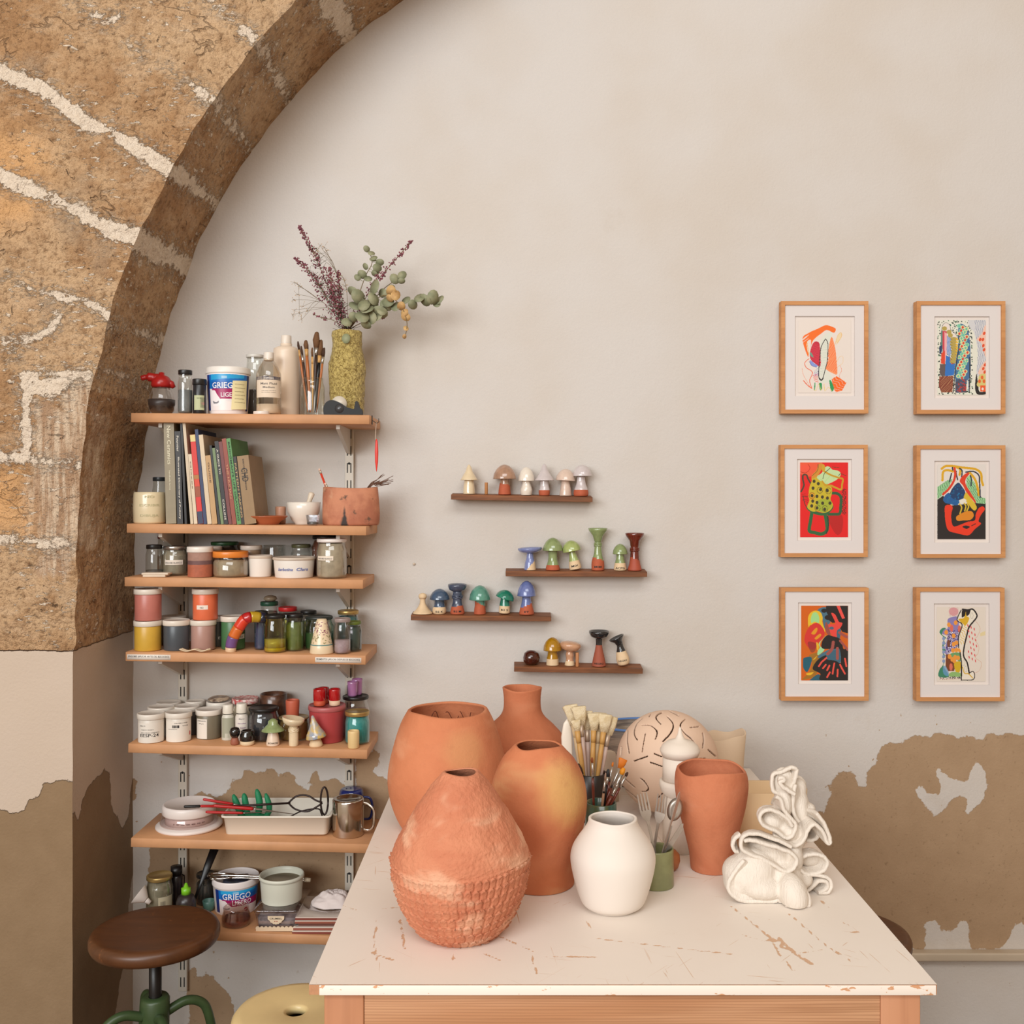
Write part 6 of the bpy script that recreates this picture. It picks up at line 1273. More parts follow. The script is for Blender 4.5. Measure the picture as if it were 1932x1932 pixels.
p.S((30, 92, 110), [(440, 1170), (550, 1160), (545, 1260), (490, 1375), (435, 1320), (430, 1240)]); p.S((40, 92, 110), [(520, 1498), (640, 1410), (690, 1440), (690, 1510), (520, 1510)])
p.P_((34, 28, 26), [(765, 408), (1085, 408), (1085, 810), (1000, 790), (920, 650), (860, 660), (780, 600), (800, 560), (760, 480)]); p.E((34, 28, 26), 735, 480, 40, 30); p.E((34, 28, 26), 790, 580, 45, 35)
p.P_((234, 80, 70), [(915, 408), (965, 408), (1040, 590), (1000, 600)]); p.S((228, 70, 60), [(840, 520), (900, 540), (950, 640), (1000, 660), (980, 720), (920, 780), (920, 880), (860, 860), (790, 690), (900, 670)]); p.E((80, 100, 120), 845, 735, 35, 22); p.S((150, 76, 66), [(760, 650), (790, 680), (830, 830), (790, 830), (750, 740)])
p.S((34, 28, 26), [(710, 1030), (710, 920), (780, 840), (850, 850), (980, 900), (1020, 1040), (1085, 1050), (1085, 1498), (690, 1498), (680, 1400), (570, 1330), (640, 1200), (760, 1130), (780, 1190), (900, 1210), (980, 1240), (960, 1050), (860, 1040)])
p.S((60, 100, 120), [(800, 1080), (900, 1050), (960, 1040), (980, 1180), (960, 1230), (870, 1200), (785, 1190)])
for L_, w_ in (([(870, 940), (850, 1040), (790, 1110)], 44), ([(930, 1030), (930, 1180)], 40), ([(970, 920), (1030, 990), (1080, 1050)], 34), ([(960, 800), (1040, 850), (1085, 870)], 40)): p.L((160, 80, 72), w_, L_)
for L_ in ([(770, 1170), (700, 1230), (660, 1290)], [(885, 1250), (870, 1330), (860, 1400)], [(970, 1270), (1000, 1330), (1040, 1400)], [(820, 1380), (780, 1450)], [(935, 1340), (930, 1440)], [(1040, 1180), (1060, 1290)], [(760, 1270), (720, 1320)], [(815, 1280), (780, 1350)]): p.L((228, 80, 66), 24, L_, 1, False)
frame('orange, red and black abstract painting, oak frame, bottom left of six', 1474, 1109, 1639, 1322, (1512, 1143, 1600.5, 1284), p)
# 6 patchwork figure
p = Paint(400, 430, 1120, 1510, 180, (222, 212, 200))
p.E((216, 160, 160), 650, 500, 70, 60); p.hatch((190, 110, 130), 5, [(580, 440), (720, 440), (720, 570), (580, 570)], .8, 16, .6); p.S((136, 126, 180), [(560, 620), (620, 580), (720, 600), (720, 900), (700, 1000), (540, 1120), (530, 1000), (560, 860), (480, 820), (500, 760), (560, 740)])
p.dots((226, 216, 220), 6, 150, 540, 780, 720, 1110, [(560, 740), (720, 680), (720, 1000), (540, 1120)]); p.dots((50, 34, 90), 7, 140, 540, 760, 720, 1110, [(560, 700), (720, 680), (720, 1000), (540, 1120)])
p.S((60, 130, 100), [(440, 800), (480, 740), (540, 740), (500, 770), (480, 830), (540, 880), (500, 900), (530, 960), (500, 1000), (530, 1060), (500, 1100), (530, 1140), (480, 1160), (520, 1220), (500, 1290), (580, 1440), (430, 1440), (440, 1340), (500, 1240), (480, 1000), (500, 880)])
for k in range(6): p.E((130, 150, 190), 502, 890+65*k, 22, 26)
p.S((100, 150, 190), [(500, 1290), (550, 1300), (580, 1420), (520, 1420), (490, 1360)], .8); p.P_((120, 64, 36), [(535, 1120), (680, 1100), (660, 1360), (570, 1360), (530, 1280)]); p.S((106, 156, 100), [(600, 1110), (740, 1100), (745, 1230), (700, 1200), (640, 1180)]); p.S((206, 170, 30), [(660, 1240), (755, 1230), (740, 1370), (680, 1370)]); p.S((140, 180, 110), [(580, 1400), (640, 1370), (750, 1390), (750, 1440), (600, 1440)])
for e_ in ((580, 690), (540, 800), (650, 850), (680, 660), (690, 950), (650, 970), (640, 1060), (690, 1055), (740, 1055), (590, 1150), (630, 1190), (670, 1160), (715, 1170), (660, 1210)): p.E((230, 150, 60), *e_, 28, 34)
for e_ in ((620, 740), (735, 750), (610, 1300)): p.E((216, 110, 90), *e_, 24, 52)
p.E((120, 70, 50), 575, 960, 24, 56); p.dots((40, 40, 40), 5, 70, 440, 1440, 750, 1480); p.L((210, 150, 120), 4, [(450, 1470), (560, 1480), (740, 1470)])
p.S((230, 222, 206), [(700, 600), (740, 500), (800, 460), (860, 480), (920, 460), (980, 520), (990, 580), (900, 700), (850, 830), (820, 960), (800, 1080), (860, 1200), (880, 1380), (940, 1370), (960, 1420), (930, 1480), (770, 1490), (760, 1100), (720, 1000), (740, 840), (775, 700)])
p.S((212, 170, 40), [(720, 610), (800, 590), (830, 490), (840, 560), (880, 600), (830, 700), (790, 680)]); p.hatch((214, 176, 60), 9, [(770, 700), (860, 700), (820, 960), (740, 980), (740, 860)], 2.4, 36); p.L((212, 170, 40), 14, [(780, 1300), (810, 1390), (870, 1400), (930, 1460)]); p.S(BK, [(775, 480), (820, 460), (850, 480), (900, 470), (880, 540), (840, 560), (830, 500), (815, 560), (770, 580)])
for e_ in ((800, 1240), (830, 1330), (920, 560)): p.L((150, 150, 140), 4, [(e_[0]+18*math.cos(t_/10*6.3), e_[1]+44*math.sin(t_/10*6.3)) for t_ in range(11)])
for L_, w_ in (([(760, 480), (700, 620), (775, 690), (725, 860), (725, 1020)], 15), ([(745, 1090), (765, 1250), (765, 1490)], 17), ([(780, 465), (860, 475), (930, 465), (985, 530), (985, 590), (880, 720), (845, 840), (800, 1040), (800, 1150), (850, 1240), (880, 1390)], 22), ([(880, 1390), (935, 1365), (960, 1420), (930, 1485), (770, 1490)], 13)): p.L(BK, w_, L_)
for k in range(20): p.E((214, 70, 76), 860+(k*47 % 130), 700+k*27, 8, 22, -.2)
p.L((206, 150, 120), 4, [(970, 630), (1040, 740), (1000, 860), (960, 900), (1020, 1000), (1010, 1100), (970, 1165), (1060, 1240), (1030, 1350), (950, 1390)]); p.P_((222, 206, 160), [(1040, 810), (1120, 780), (1120, 840), (1040, 860)]); p.L((206, 190, 160), 4, [(470, 1190), (410, 1290), (430, 1360)])
frame('patchwork figure with thick black outline on white paper, oak frame, bottom right of six', 1729, 1109, 1895.5, 1323, (1768, 1145, 1860, 1286), p)
p0 = PT(781, 1064, 0); o = mk('wall_nail', *xf(lathe([(0, 0), (.004, 0), (.004, .004), (0, .006)], 12), (0, 0, 0), (PI/2, 0, 0)), M(C(206, 190, 170), .5)); o.location = (p0.x, .002, p0.z); tag(o, 'tiny pale plug in the white wall left of the ledges', 'wall plug')
# ---------------------------------------------------------------- pottery on the table
def terracotta(name, c1, c2, c3=None, blotch=None, bs=.3, streak=False, mott=5):
    t = NT(name); v = t.obj(); n1 = t.noise(mott, 4, .6, v, .6); n2 = t.noise(40, 4, .65, v)
    c = t.mix(t.ss(n1, .32, .68), C(*c1), C(*c2))
    if c3: c = t.mix(t.math('MULTIPLY', t.ss(t.noise(mott*1.1, 3, .5, t.mapv(v, (1, 1, 1.6) if not streak else (.7, .7, 6), (0, 0, 0)), .4), .52, .68), .75), c, C(*c3))
    if blotch:
        for (bx0, by0, bz0, rad, col, am) in blotch:
            dd = t.n('VectorMath', {0: v, 1: Vector((bx0, by0, bz0))}, operation='DISTANCE').outputs['Value']
            dd = t.math('ADD', dd, t.math('MULTIPLY', t.math('SUBTRACT', n1, .5), rad*.9)); c = t.mix(t.math('MULTIPLY', t.ss(dd, rad, rad*.35), am), c, C(*col))
    c = t.mix(t.math('MULTIPLY', t.ss(n2, .5, .8), .25), c, C(*c1, .7))
    return t.fin(c, .85, t.bump(t.math('ADD', n2, t.math('MULTIPLY', t.noise(160, 3, .6, v), .5)), bs, .003))
def tdist(bot, hw):
    df = F*.843/(bot-CY); return df/(1-hw/F)
def pot(name, label, cx, bot, basehw, prof, mat, d=None, n=96, wall=.006, fn=None, rim=None, cat='vase', zsplit=12, nice=6):
    """prof = (half width px, y px) from the base upwards; the last point is the rim"""
    d = d or tdist(bot, basehw); s_ = F/d; x, y = (cx-CX)/s_, d-D
    zz = lambda py: H-(py-CY)/s_-TZ
    o_ = [(basehw/s_, 0.0)]+[(a/s_, max(zz(b), .003)) for a, b in prof]
    sm = cr(o_, nice); out = []
    for a, b in sm:
        b = max(b, 0); out.append((float(a), float(b)))
    V, Fc = lathe(cup(out, wall), n, fn)
    o = mk(name, V, Fc, mat); o.location = (x, y, TZ+.0005); tag(o, label, cat); return o, x, y, s_
def wavy(amp=.012, rimz=None, ra=0.0, ph=0.0, fac=0.0, el=(1, 1)):
    def fn(p, a, r_, z):
        k = 1+amp*math.sin(2*a+ph+z*6)+amp*.7*math.sin(3*a+ph*2-z*9)+amp*.5*noise.noise(Vector((math.cos(a)*2, math.sin(a)*2, z*14+ph)))
        f = 0 if rimz is None else max(0, min(1, (z-rimz+.04)/.04)); dz = f*ra*(math.sin(2*a+ph)+.6*math.sin(3*a+1.3+ph)+.3*math.sin(5*a+ph))
        ex = 1+(el[0]-1)*f; ey = 1+(el[1]-1)*f
        return (p[0]*k*ex, p[1]*k*ey, z+dz)
    return fn
TA = terracotta('terracotta_open_pot', (208, 130, 90), (194, 116, 77), (218, 150, 112), blotch=[(.05, -.12, .22, .07, (206, 146, 98), .7)])
h_ = .30
o, x, y, s_ = pot('terracotta_vase', 'large smooth open-mouthed terracotta pot with scratched lines inside its rim', 845, 1580, 62, [(85, 1558), (104, 1520), (112, 1480), (110, 1445), (101, 1405), (88, 1365), (75, 1340)], TA, fn=wavy(.008, .295, .0018, .6, el=(1, 1.05)), wall=.009)
# scratched marks inside the far rim
mk_ = []
rr_ = random.Random(8)
for k in range(3):
    a0 = PI/2+.55-.42*k; R_ = 71/s_-.0085
    pts = []
    for q in range(14):
        a = a0-q*.028; z = .262+.018*math.sin(q*.42+k)*(1 if k != 1 else .8)
        rz = float(np.interp(z, [.255, .3], [R_+.010, R_-.002])); pts.append((rz*math.cos(a), rz*math.sin(a)*1.03, z))
    mk_.append(tube(pts, .0012, 6))
V, Fc, _ = join(*mk_); mk('scratched_lines', V, Fc, M(C(110, 56, 34), .9), o)
TB = terracotta('terracotta_plain', (200, 122, 84), (188, 110, 73), (210, 140, 102))
pot('terracotta_vase', 'broad-shouldered terracotta bottle vase with short neck at the back of the table', 985, 0, 58, [(74, 1490), (82, 1455), (85, 1420), (78, 1390), (60, 1368), (43, 1352), (36, 1338), (35, 1318), (37.5, 1298)], TB, d=2.93, fn=wavy(.012, .30, .0015, 2.0))
TC = terracotta('terracotta_fired', (204, 126, 86), (188, 108, 70), (212, 158, 110), blotch=[(.05, -.06, .21, .085, (214, 168, 104), .85), (-.03, -.09, .13, .06, (176, 92, 54), .6), (.03, -.08, .02, .06, (178, 96, 52), .5)])
pot('terracotta_vase', 'tall round-bodied terracotta vase with ochre bloom, in the middle of the pots', 1017, 1690, 64, [(66, 1680), (67, 1650), (70, 1620), (80, 1580), (90, 1535), (92, 1500), (84, 1462), (66, 1432), (50, 1414), (44, 1407)], TC, fn=wavy(.014, .285, .0022, 3.6, el=(1.08, .95)), wall=.007)
# scaled pot
dA = tdist(1790, 70); sA_ = F/dA; xA, yA = (869-CX)/sA_, dA-D
zz = lambda py: H-(py-CY)/sA_-TZ
out = cr([(66/sA_, 0), (84/sA_, zz(1744)), (102/sA_, zz(1716)), (119/sA_, zz(1674)), (127/sA_, zz(1625)), (126/sA_, zz(1603)), (116/sA_, zz(1578)), (102/sA_, zz(1554)), (85/sA_, zz(1526)), (60/sA_, zz(1488)), (38/sA_, zz(1463)), (33/sA_, zz(1458))], 26)
out = [(float(a), float(max(0, b))) for a, b in out]
zb_ = zz(1613)
prof = cup(out, .007); ns = 660
rowh = .0183; rs = random.Random(11); rowj = [rs.random() for _ in range(40)]
zlist = {}
def scale_fn(p, a, r_, z):
    R0 = math.hypot(p[0], p[1]); nx_, ny_ = math.cos(a), math.sin(a)
    k = 1+.010*math.sin(2*a+1)+.006*math.sin(3*a)
    edge = zb_-.004+.007*math.sin(2*a+2.6)
    outer = _outer[0]
    dr = 0.0
    if outer:
        if z < edge:
            zz_ = (edge-z)/rowh+.15*math.sin(3*a+1)+.08*math.sin(7*a); row = int(zz_); t_ = 1-(zz_-row)
            nn = int(54-3.0*min(row, 7)) if row >= 0 else 54; q = a/(2*PI)*nn+rowj[row % 40]+(.5 if row % 2 else 0); q += .12*math.sin(3*a*2+row); u = (q % 1-.5)*2
            jit = .72+.5*abs(noise.noise(Vector((math.floor(q)*3.1, row*5.7, 0)))*1.6)
            top_ = 1-.5*u*u
            lob = max(0, 1-abs(u)**4)
            tt = t_/top_
            if tt < 1: dr = .0072*jit*(lob*(.38+.62*tt**4)-.12*(1-lob))
            else: dr = .0008
            dr += .0008*noise.noise(Vector((nx_*60, ny_*60, z*400)))
        else:
            f = max(0, 1-(z-edge)/.05)
            q_ = Vector((p[0], p[1], z)); dr = .0022*noise.noise(q_*38)+.0011*noise.noise(q_*130)+.0007*noise.noise(q_*320)+.002*max(0, 1-(z-edge)/.004)
    rim = max(0, (z-.285)/.02); zo = .0014*rim*math.sin(2*a+.5)
    R1 = R0*k+dr; return (R1*nx_*(1+.04*rim), R1*ny_*(1-.02*rim), z+zo)
_outer = [True]
V = []; Fc = []; rows_ = []
seen_top = False; zprev = -1
for i, (r_, z_) in enumerate(prof):
    if i > len(out): _outer[0] = False
    if r_ < 1e-6: rows_.append([len(V)]); V.append((0, 0, z_)); continue
    row = []
    for k in range(ns): a = 2*PI*k/ns; row.append(len(V)); V.append(scale_fn((r_*math.cos(a), r_*math.sin(a)), a, r_, z_))
    rows_.append(row)
for a, b in zip(rows_, rows_[1:]):
    for k in range(ns):
        q = [a[k % len(a)], a[(k+1) % len(a)], b[(k+1) % len(b)], b[k % len(b)]]; q2 = []
        for v_ in q:
            if v_ not in q2: q2.append(v_)
        if len(q2) > 2: Fc.append(q2)
TS = terracotta('terracotta_scaled', (208, 136, 102), (194, 118, 86), (226, 176, 144), bs=.7, mott=8)
o = mk('terracotta_vase', V, Fc, TS); o.location = (xA, yA, TZ+.0005); tag(o, 'round terracotta vase with narrow mouth and overlapping fish-scale texture below', 'vase')
# white vase
pot('white_vase', 'smooth matt white vase with wide mouth in front of the green cup', 1156, 1730, 44, [(47, 1724), (60, 1698), (73, 1658), (79.5, 1622), (76, 1600), (66, 1582), (53, 1564), (47, 1553), (45.5, 1544)], M(C(226, 216, 206), .75, bump=.08, bs=25), fn=wavy(.006, .185, .0009, 1.0), wall=.006)
# tall terracotta cup
o, x, y, s_ = pot('terracotta_vase', 'tall tapering terracotta vase with uneven torn rim, beside the ruffled sculpture', 1342, 1652, 38, [(39.5, 1640), (43, 1605), (54, 1560), (64, 1520), (69, 1485), (68, 1462), (65, 1450)], terracotta('terracotta_tall', (200, 124, 88), (186, 108, 74), (208, 140, 108), mott=7), fn=wavy(.010, .23, .0045, 4.4), wall=.006)
# green cup and cutlery
GC = M(C(140, 142, 98), .4, var=.22, scale=18, coat=.2)
o, xg, yg, sg = pot('green_cup', 'small olive green ceramic cup holding forks', 1237, 1682, 33, [(34, 1676), (34, 1640), (33.5, 1600)], GC, wall=.003)
SV = M(C(186, 176, 166), .33, metal=.6, var=.1, scale=40)
def cutlery(label, kind, base, topp, y0, y1, rz=0.0):
    a = PT(*base, y0); b = PT(*topp, y1); L = (b-a).length
    T_ = thing(kind, label, kind, a, orient(b-a, rz))
    hd = .062; hw = .0125
    hpoly = [(-.0045, 0), (.0045, 0), (.006, .01), (.0028, .05), (.003, L-hd), (-.003, L-hd), (-.0028, .05), (-.006, .01)]
    V, Fc = extrude(hpoly, .0022); mk('handle', V, Fc, SV, T_, smooth=False)
    if kind == 'fork':
        ms = [extrude([(-.003, L-hd-.002), (.003, L-hd-.002), (hw*.9, L-hd+.012), (hw, L-hd+.022), (-hw, L-hd+.022), (-hw*.9, L-hd+.012)], .0018)]
        for k in range(4):
            c_ = -hw+.0022+k*(2*hw-.0044)/3; ms.append(extrude([(c_-.0021, L-hd+.0215), (c_+.0021, L-hd+.0215), (c_+.0012, L), (c_-.0012, L)], .0018))
        V, Fc, _ = join(*ms); V = [(p_[0], p_[1]+.004*math.sin((p_[2]-(L-hd))/hd*PI) if p_[2] > L-hd else p_[1], p_[2]) for p_ in V]; mk('tines', V, Fc, SV, T_, smooth=False)
    elif kind == 'spoon':
        V, Fc = lathe([(0, 0), (.3, -.35), (.7, -.28), (1, 0), (.7, -.22), (.3, -.28), (0, -.30)], 28); V = [(p_[0]*.017, p_[2]*.012+.002, p_[1]*.026+L-.026) for p_ in V]; mk('bowl', V, Fc, SV, T_)
    else:
        V, Fc = extrude([(-.003, L-.07), (.003, L-.07), (.009, L-.06), (.009, L-.012), (.002, L), (-.003, L-.004)], .0012); mk('blade', V, Fc, SV, T_, smooth=False)
    return T_
cutlery('left fork with upright tines in the green cup', 'fork', (1247, 1660), (1211, 1497), yg-.004, yg-.012, .15)
cutlery('middle fork leaning right in the green cup', 'fork', (1225, 1660), (1250, 1500), yg+.006, yg-.004, -.5)
cutlery('large flat spoon with a small hole, behind the forks in the green cup', 'spoon', (1240, 1662), (1279, 1506), yg+.014, yg+.02)
cutlery('narrow knife standing at the right of the green cup', 'knife', (1236, 1660), (1282, 1494), yg-.012, yg+.0, .9)
cutlery('knife leaning far right out of the green cup', 'knife', (1222, 1658), (1288, 1553), yg+.002, yg+.004, .3)
# clay knob behind the cup
d = 2.33; o = mk('clay_pebble', *lathe([(0, 0), (.012, 0), (.019, .008), (.023, .022), (.022, .036), (.013, .046), (0, .0485)], 32), M(C(176, 110, 66), .5, var=.15, scale=20)); o.location = ((1264-CX)*d/F, d-D, TZ+.0005); tag(o, 'small rounded brown clay piece half hidden behind the green cup', 'clay ornament')
# brush mugs
d = 2.50; s_ = F/d; xm, ym = (1134-CX)/s_, d-D; rm = 30/s_; hm = H-(1514-CY)/s_-TZ
o = mk('brush_mug', *lathe(cup([(rm*.85, 0), (rm*.95, .006), (rm, hm*.5), (rm*.97, hm)], .004), 44), M(C(84, 92, 50), .3, col2=C(40, 90, 84), scale=25, coat=.4)); o.location = (xm, ym, TZ+.0005); tag(o, 'green and teal glazed mug of fine artist brushes', 'mug')
mh = M(C(110, 44, 26), .3, coat=.4); syn = M(C(214, 120, 30), .6); syn2 = M(C(230, 150, 30), .6); drkb = M(C(66, 40, 26), .8)
def mb(label, b, t_, dy0, dy1, hc, bc, bw, bl, fl=.03, flat=False, hr=.003):
    brush(label, PT(b[0], b[1], ym+dy0), PT(t_[0], t_[1], ym+dy1), hc, STEEL, bc, hr, fl, bl, bw, flat)
bz = 1574
mb('fine brush with small brown tip standing upright in the green mug', (1122, bz), (1117, 1428), -.012, -.02, mh, M(C(150, 80, 40), .7), .0028, .014, .036)
mb('flat brush with wide orange synthetic bristles in the green mug', (1118, bz-4), (1177, 1431), .008, .02, mh, syn, .0058, .026, .05, True, .0035)
mb('round brush with yellow-orange bristles in the green mug', (1124, bz-6), (1178, 1448), .0, .0, mh, syn2, .0055, .018, .042, False, .004)
mb('thin orange tipped brush behind the flat brush in the green mug', (1131, bz-4), (1157, 1437), .012, .02, mh, syn, .0022, .012, .036)
mb('dark hooked-handled brush leaning in the green mug', (1134, bz-6), (1148, 1450), .004, .014, BLK, M(C(40, 44, 48), .5), .004, .02, .02)
mb('brush with ragged brown tip farthest right in the green mug', (1126, bz-6), (1185, 1456), -.012, -.008, mh, drkb, .003, .012, .03)
mb('pale handled pointed tool among the fine brushes', (1131, bz-4), (1143, 1457), -.006, -.012, M(C(170, 130, 100), .5), M(C(170, 140, 120), .5), .002, .02, .03)
mb('short thick brown handled brush low in the green mug', (1122, bz-6), (1166, 1478), -.018, -.016, mh, STEEL, .003, .012, .02)
d = 2.70; s_ = F/d; xm2, ym2 = (1115-CX)/s_, d-D; rm = 31/s_; hm2 = H-(1458-CY)/s_-TZ
o = mk('dark_pot', *lathe(cup([(rm*.8, 0), (rm*.9, .006), (rm, hm2*.5), (rm*.98, hm2)], .005), 44), M(C(44, 36, 32), .35, var=.3, scale=20)); o.location = (xm2, ym2, TZ+.0005); tag(o, 'tall near-black pot of wide pale brushes behind the fine brush mug', 'pot')
pale = M(C(230, 214, 180), .9, bump=.7, bs=350, col2=C(212, 190, 148), scale=60); hcl = M(C(206, 180, 140), .5); hcw = M(C(200, 176, 164), .45); hco = M(C(196, 150, 84), .5)
big = [((1104, 1500), (1076, 1329), .006, hcl, .0125, .056, 'leftmost wide pale bristle brush, tallest in the dark pot'), ((1108, 1500), (1092, 1332), -.010, hcw, .0125, .05, 'second wide pale bristle brush from the left in the dark pot'), ((1112, 1500), (1106, 1341), .012, hcw, .0115, .05, 'pale bristle brush just left of the pot centre'), ((1116, 1500), (1121, 1345), -.006, hco, .0105, .046, 'ochre handled pale brush in the centre of the dark pot'),
       ((1119, 1500), (1132, 1344), .010, hcl, .0125, .05, 'pale brush right of centre in the dark pot'), ((1123, 1500), (1143, 1347), -.008, hco, .012, .048, 'yellow-handled wide pale brush, second from the right in the dark pot'), ((1127, 1500), (1153, 1351), .004, hcw, .0125, .05, 'rightmost wide pale bristle brush fanning out of the dark pot'), ((1106, 1500), (1086, 1358), -.02, hco, .008, .03, 'short worn brush with brown-stained bristles in front of the pale brushes')]
for b, t_, dy, hc, bw, bl, lb in big:
    brush(lb, PT(b[0], b[1], ym2+dy*.8), PT(t_[0], t_[1], ym2+dy), hc, hc if hc is not hcw else M(C(190, 170, 150), .4, metal=.5), pale, .0058, .03, bl, bw*.86, True)
brush('small dark bristled brush low at the left of the dark pot', PT(1110, 1500, ym2-.03), PT(1090, 1440, ym2-.045), drk, drk, drkb, .003, .012, .03, .006)
o = mk('white_spatula', *tube([PT(1085, 1520, ym2+.002)-PT(1085, 1520, ym2+.002), PT(1080, 1480, ym2+.004)-PT(1085, 1520, ym2+.002), PT(1071, 1440, ym2+.01)-PT(1085, 1520, ym2+.002), PT(1069, 1390, ym2+.012)-PT(1085, 1520, ym2+.002), PT(1070, 1366, ym2+.012)-PT(1085, 1520, ym2+.002), PT(1072, 1357, ym2+.012)-PT(1085, 1520, ym2+.002)], [.005, .006, .0135, .0145, .010, .004], 16, flat=.35), M(C(232, 222, 206), .4)); o.location = PT(1085, 1520, ym2+.002); tag(o, 'rounded white plastic paddle standing at the left of the dark pot', 'spatula')
# dark grey rubbish-like bag bowl at the back with blue rim, and pale paddle
d = 3.05; s_ = F/d
x = (1178-CX)/s_; r = 62/s_; hb_ = H-(1368-CY)/s_-TZ
t = NT('streaky_grey_glaze'); v = t.obj(); c = t.mix(t.ss(t.noise(4, 5, .6, t.mapv(v, (1, 1, 14)), .8), .3, .7), C(70, 62, 60), C(164, 146, 128))
th = thing('grey_basin', 'dark streaky grey basin with blue rim at the back, half hidden by the pierced globe', 'basin', (x+.06, d-D-.005, TZ+.0005))
mk('basin_body', *lathe(cup([(r*.7, 0), (r*.85, hb_*.3), (r*1.0, hb_*.8), (r*1.04, hb_)], .005), 48, lambda p, a, r_, z: (p[0]*1.35, p[1]*.9, z)), t.fin(c, .5), th)
mk('blue_rim', *lathe([(r*1.03, hb_-.002), (r*1.06, hb_), (r*1.05, hb_+.005), (r*1.0, hb_+.005), (r*.99, hb_-.002), (r*1.03, hb_-.002)], 48, lambda p, a, r_, z: (p[0]*1.35, p[1]*.9, z)), M(C(90, 130, 190), .3), th)
d = 2.86; s_ = F/d; o = mk('clay_slab', *tube([Vector((0, 0, 0)), Vector((0, .004, .06)), Vector((0, .008, .112)), Vector((0, .008, .135)), Vector((0, .008, .14))], [.026, .027, .026, .016, .004], 20, flat=.25), M(C(206, 188, 166), .7)); o.location = ((1150-CX)/s_, d-D, TZ+.002); tag(o, 'rounded pale clay slab standing behind the fine brushes, left of the globe', 'slab')
# pierced globe
d = 2.73; s_ = F/d; R_ = 95.5/s_; cz = H-(1437-CY)/s_
gx, gy = (1259-CX)/s_, d-D; cz = max(cz, TZ+R_*.985)
za = ((1140, 1330), 6.0375)
st = [[(430, 150), (370, 210), (340, 290), (345, 350), (375, 400)], [(660, 85), (610, 110), (590, 150), (645, 215)], [(720, 130), (775, 190), (785, 260), (740, 340), (665, 415)], [(430, 228), (520, 230), (590, 280), (600, 330), (580, 388)], [(925, 160), (880, 200), (870, 250), (920, 320), (1000, 390), (1060, 480)], [(465, 325), (445, 430), (428, 530)], [(265, 290), (258, 400), (268, 480), (280, 555)], [(335, 640), (490, 585)], [(570, 555), (655, 590)], [(525, 655), (655, 700)], [(980, 255), (1080, 245)], [(1125, 320), (1135, 400), (1125, 490)], [(1185, 510), (1270, 585)], [(195, 480), (190, 570)], [(410, 840), (450, 870), (500, 950), (480, 985), (430, 990)], [(215, 830), (345, 940)], [(200, 925), (370, 1065)], [(790, 800), (800, 740), (830, 740)], [(740, 65), (850, 122)], [(510, 130), (525, 105)], [(680, 995), (620, 1060)], [(490, 1120), (500, 1150)], [(1080, 615), (1150, 610)], [(480, 1240), (540, 1250)], [(900, 600), (960, 560)]]
nu, nv = 560, 280; V = []; 
for j in range(nv+1):
    th_ = PI*j/nv
    for i in range(nu): a = 2*PI*i/nu; V.append((R_*math.sin(th_)*math.cos(a), R_*math.sin(th_)*math.sin(a), R_*math.cos(th_)))
VA = np.array(V); Wd = VA+np.array([gx, gy, cz]); dd = D+Wd[:, 1]; PX = np.stack([CX+F*Wd[:, 0]/dd, CY-F*(Wd[:, 2]-H)/dd], 1)
cut = np.full(len(VA), 1e9); front = VA[:, 1] < R_*.12
for s__ in st:
    q = [(za[0][0]+u/za[1], za[0][1]+v_/za[1]) for u, v_ in (cr(s__, 5) if len(s__) > 2 else s__)]
    cut = np.minimum(cut, sd_line(PX, q)-1.7)
    # the same slots repeated round the back of the globe
bk = VA.copy(); ang = np.arctan2(bk[:, 1], bk[:, 0]); lat = np.arccos(np.clip(bk[:, 2]/R_, -1, 1))
bcut = np.full(len(VA), 1e9); rb_ = random.Random(6)
for k in range(30):
    a0 = rb_.uniform(.25, PI-.25); l0 = rb_.uniform(.4, 2.4); an = rb_.uniform(0, PI)
    bcut = np.minimum(bcut, sd_line(np.stack([ang*np.sin(lat)*R_*s_, lat*R_*s_], 1), [(a0*math.sin(l0)*R_*s_-12*math.cos(an), l0*R_*s_-12*math.sin(an)), (a0*math.sin(l0)*R_*s_+12*math.cos(an), l0*R_*s_+12*math.sin(an))])-2.3)
hole_ = np.where(front, cut, bcut) < 0
Fc = []
for j in range(nv):
    for i in range(nu):
        q = [j*nu+i, (j+1)*nu+i, (j+1)*nu+(i+1) % nu, j*nu+(i+1) % nu]
        if j == nv-1 or j < 1 or j > nv*.93: 
            if j < 1: Fc.append([q[0], q[1], q[2]] if False else q)
            elif j <= nv*.985: Fc.append(q)
            continue
        if sum(hole_[v_] for v_ in q) < 3: Fc.append(q)
o = mk('pierced_globe', VA.tolist(), Fc, M(C(222, 192, 168), .7, bump=.1, bs=60)); o.location = (gx, gy, cz)
so = o.modifiers.new('thickness', 'SOLIDIFY'); so.thickness = .008; so.offset = -1
tag(o, 'large pale clay globe lamp pierced with curved slots', 'lamp')
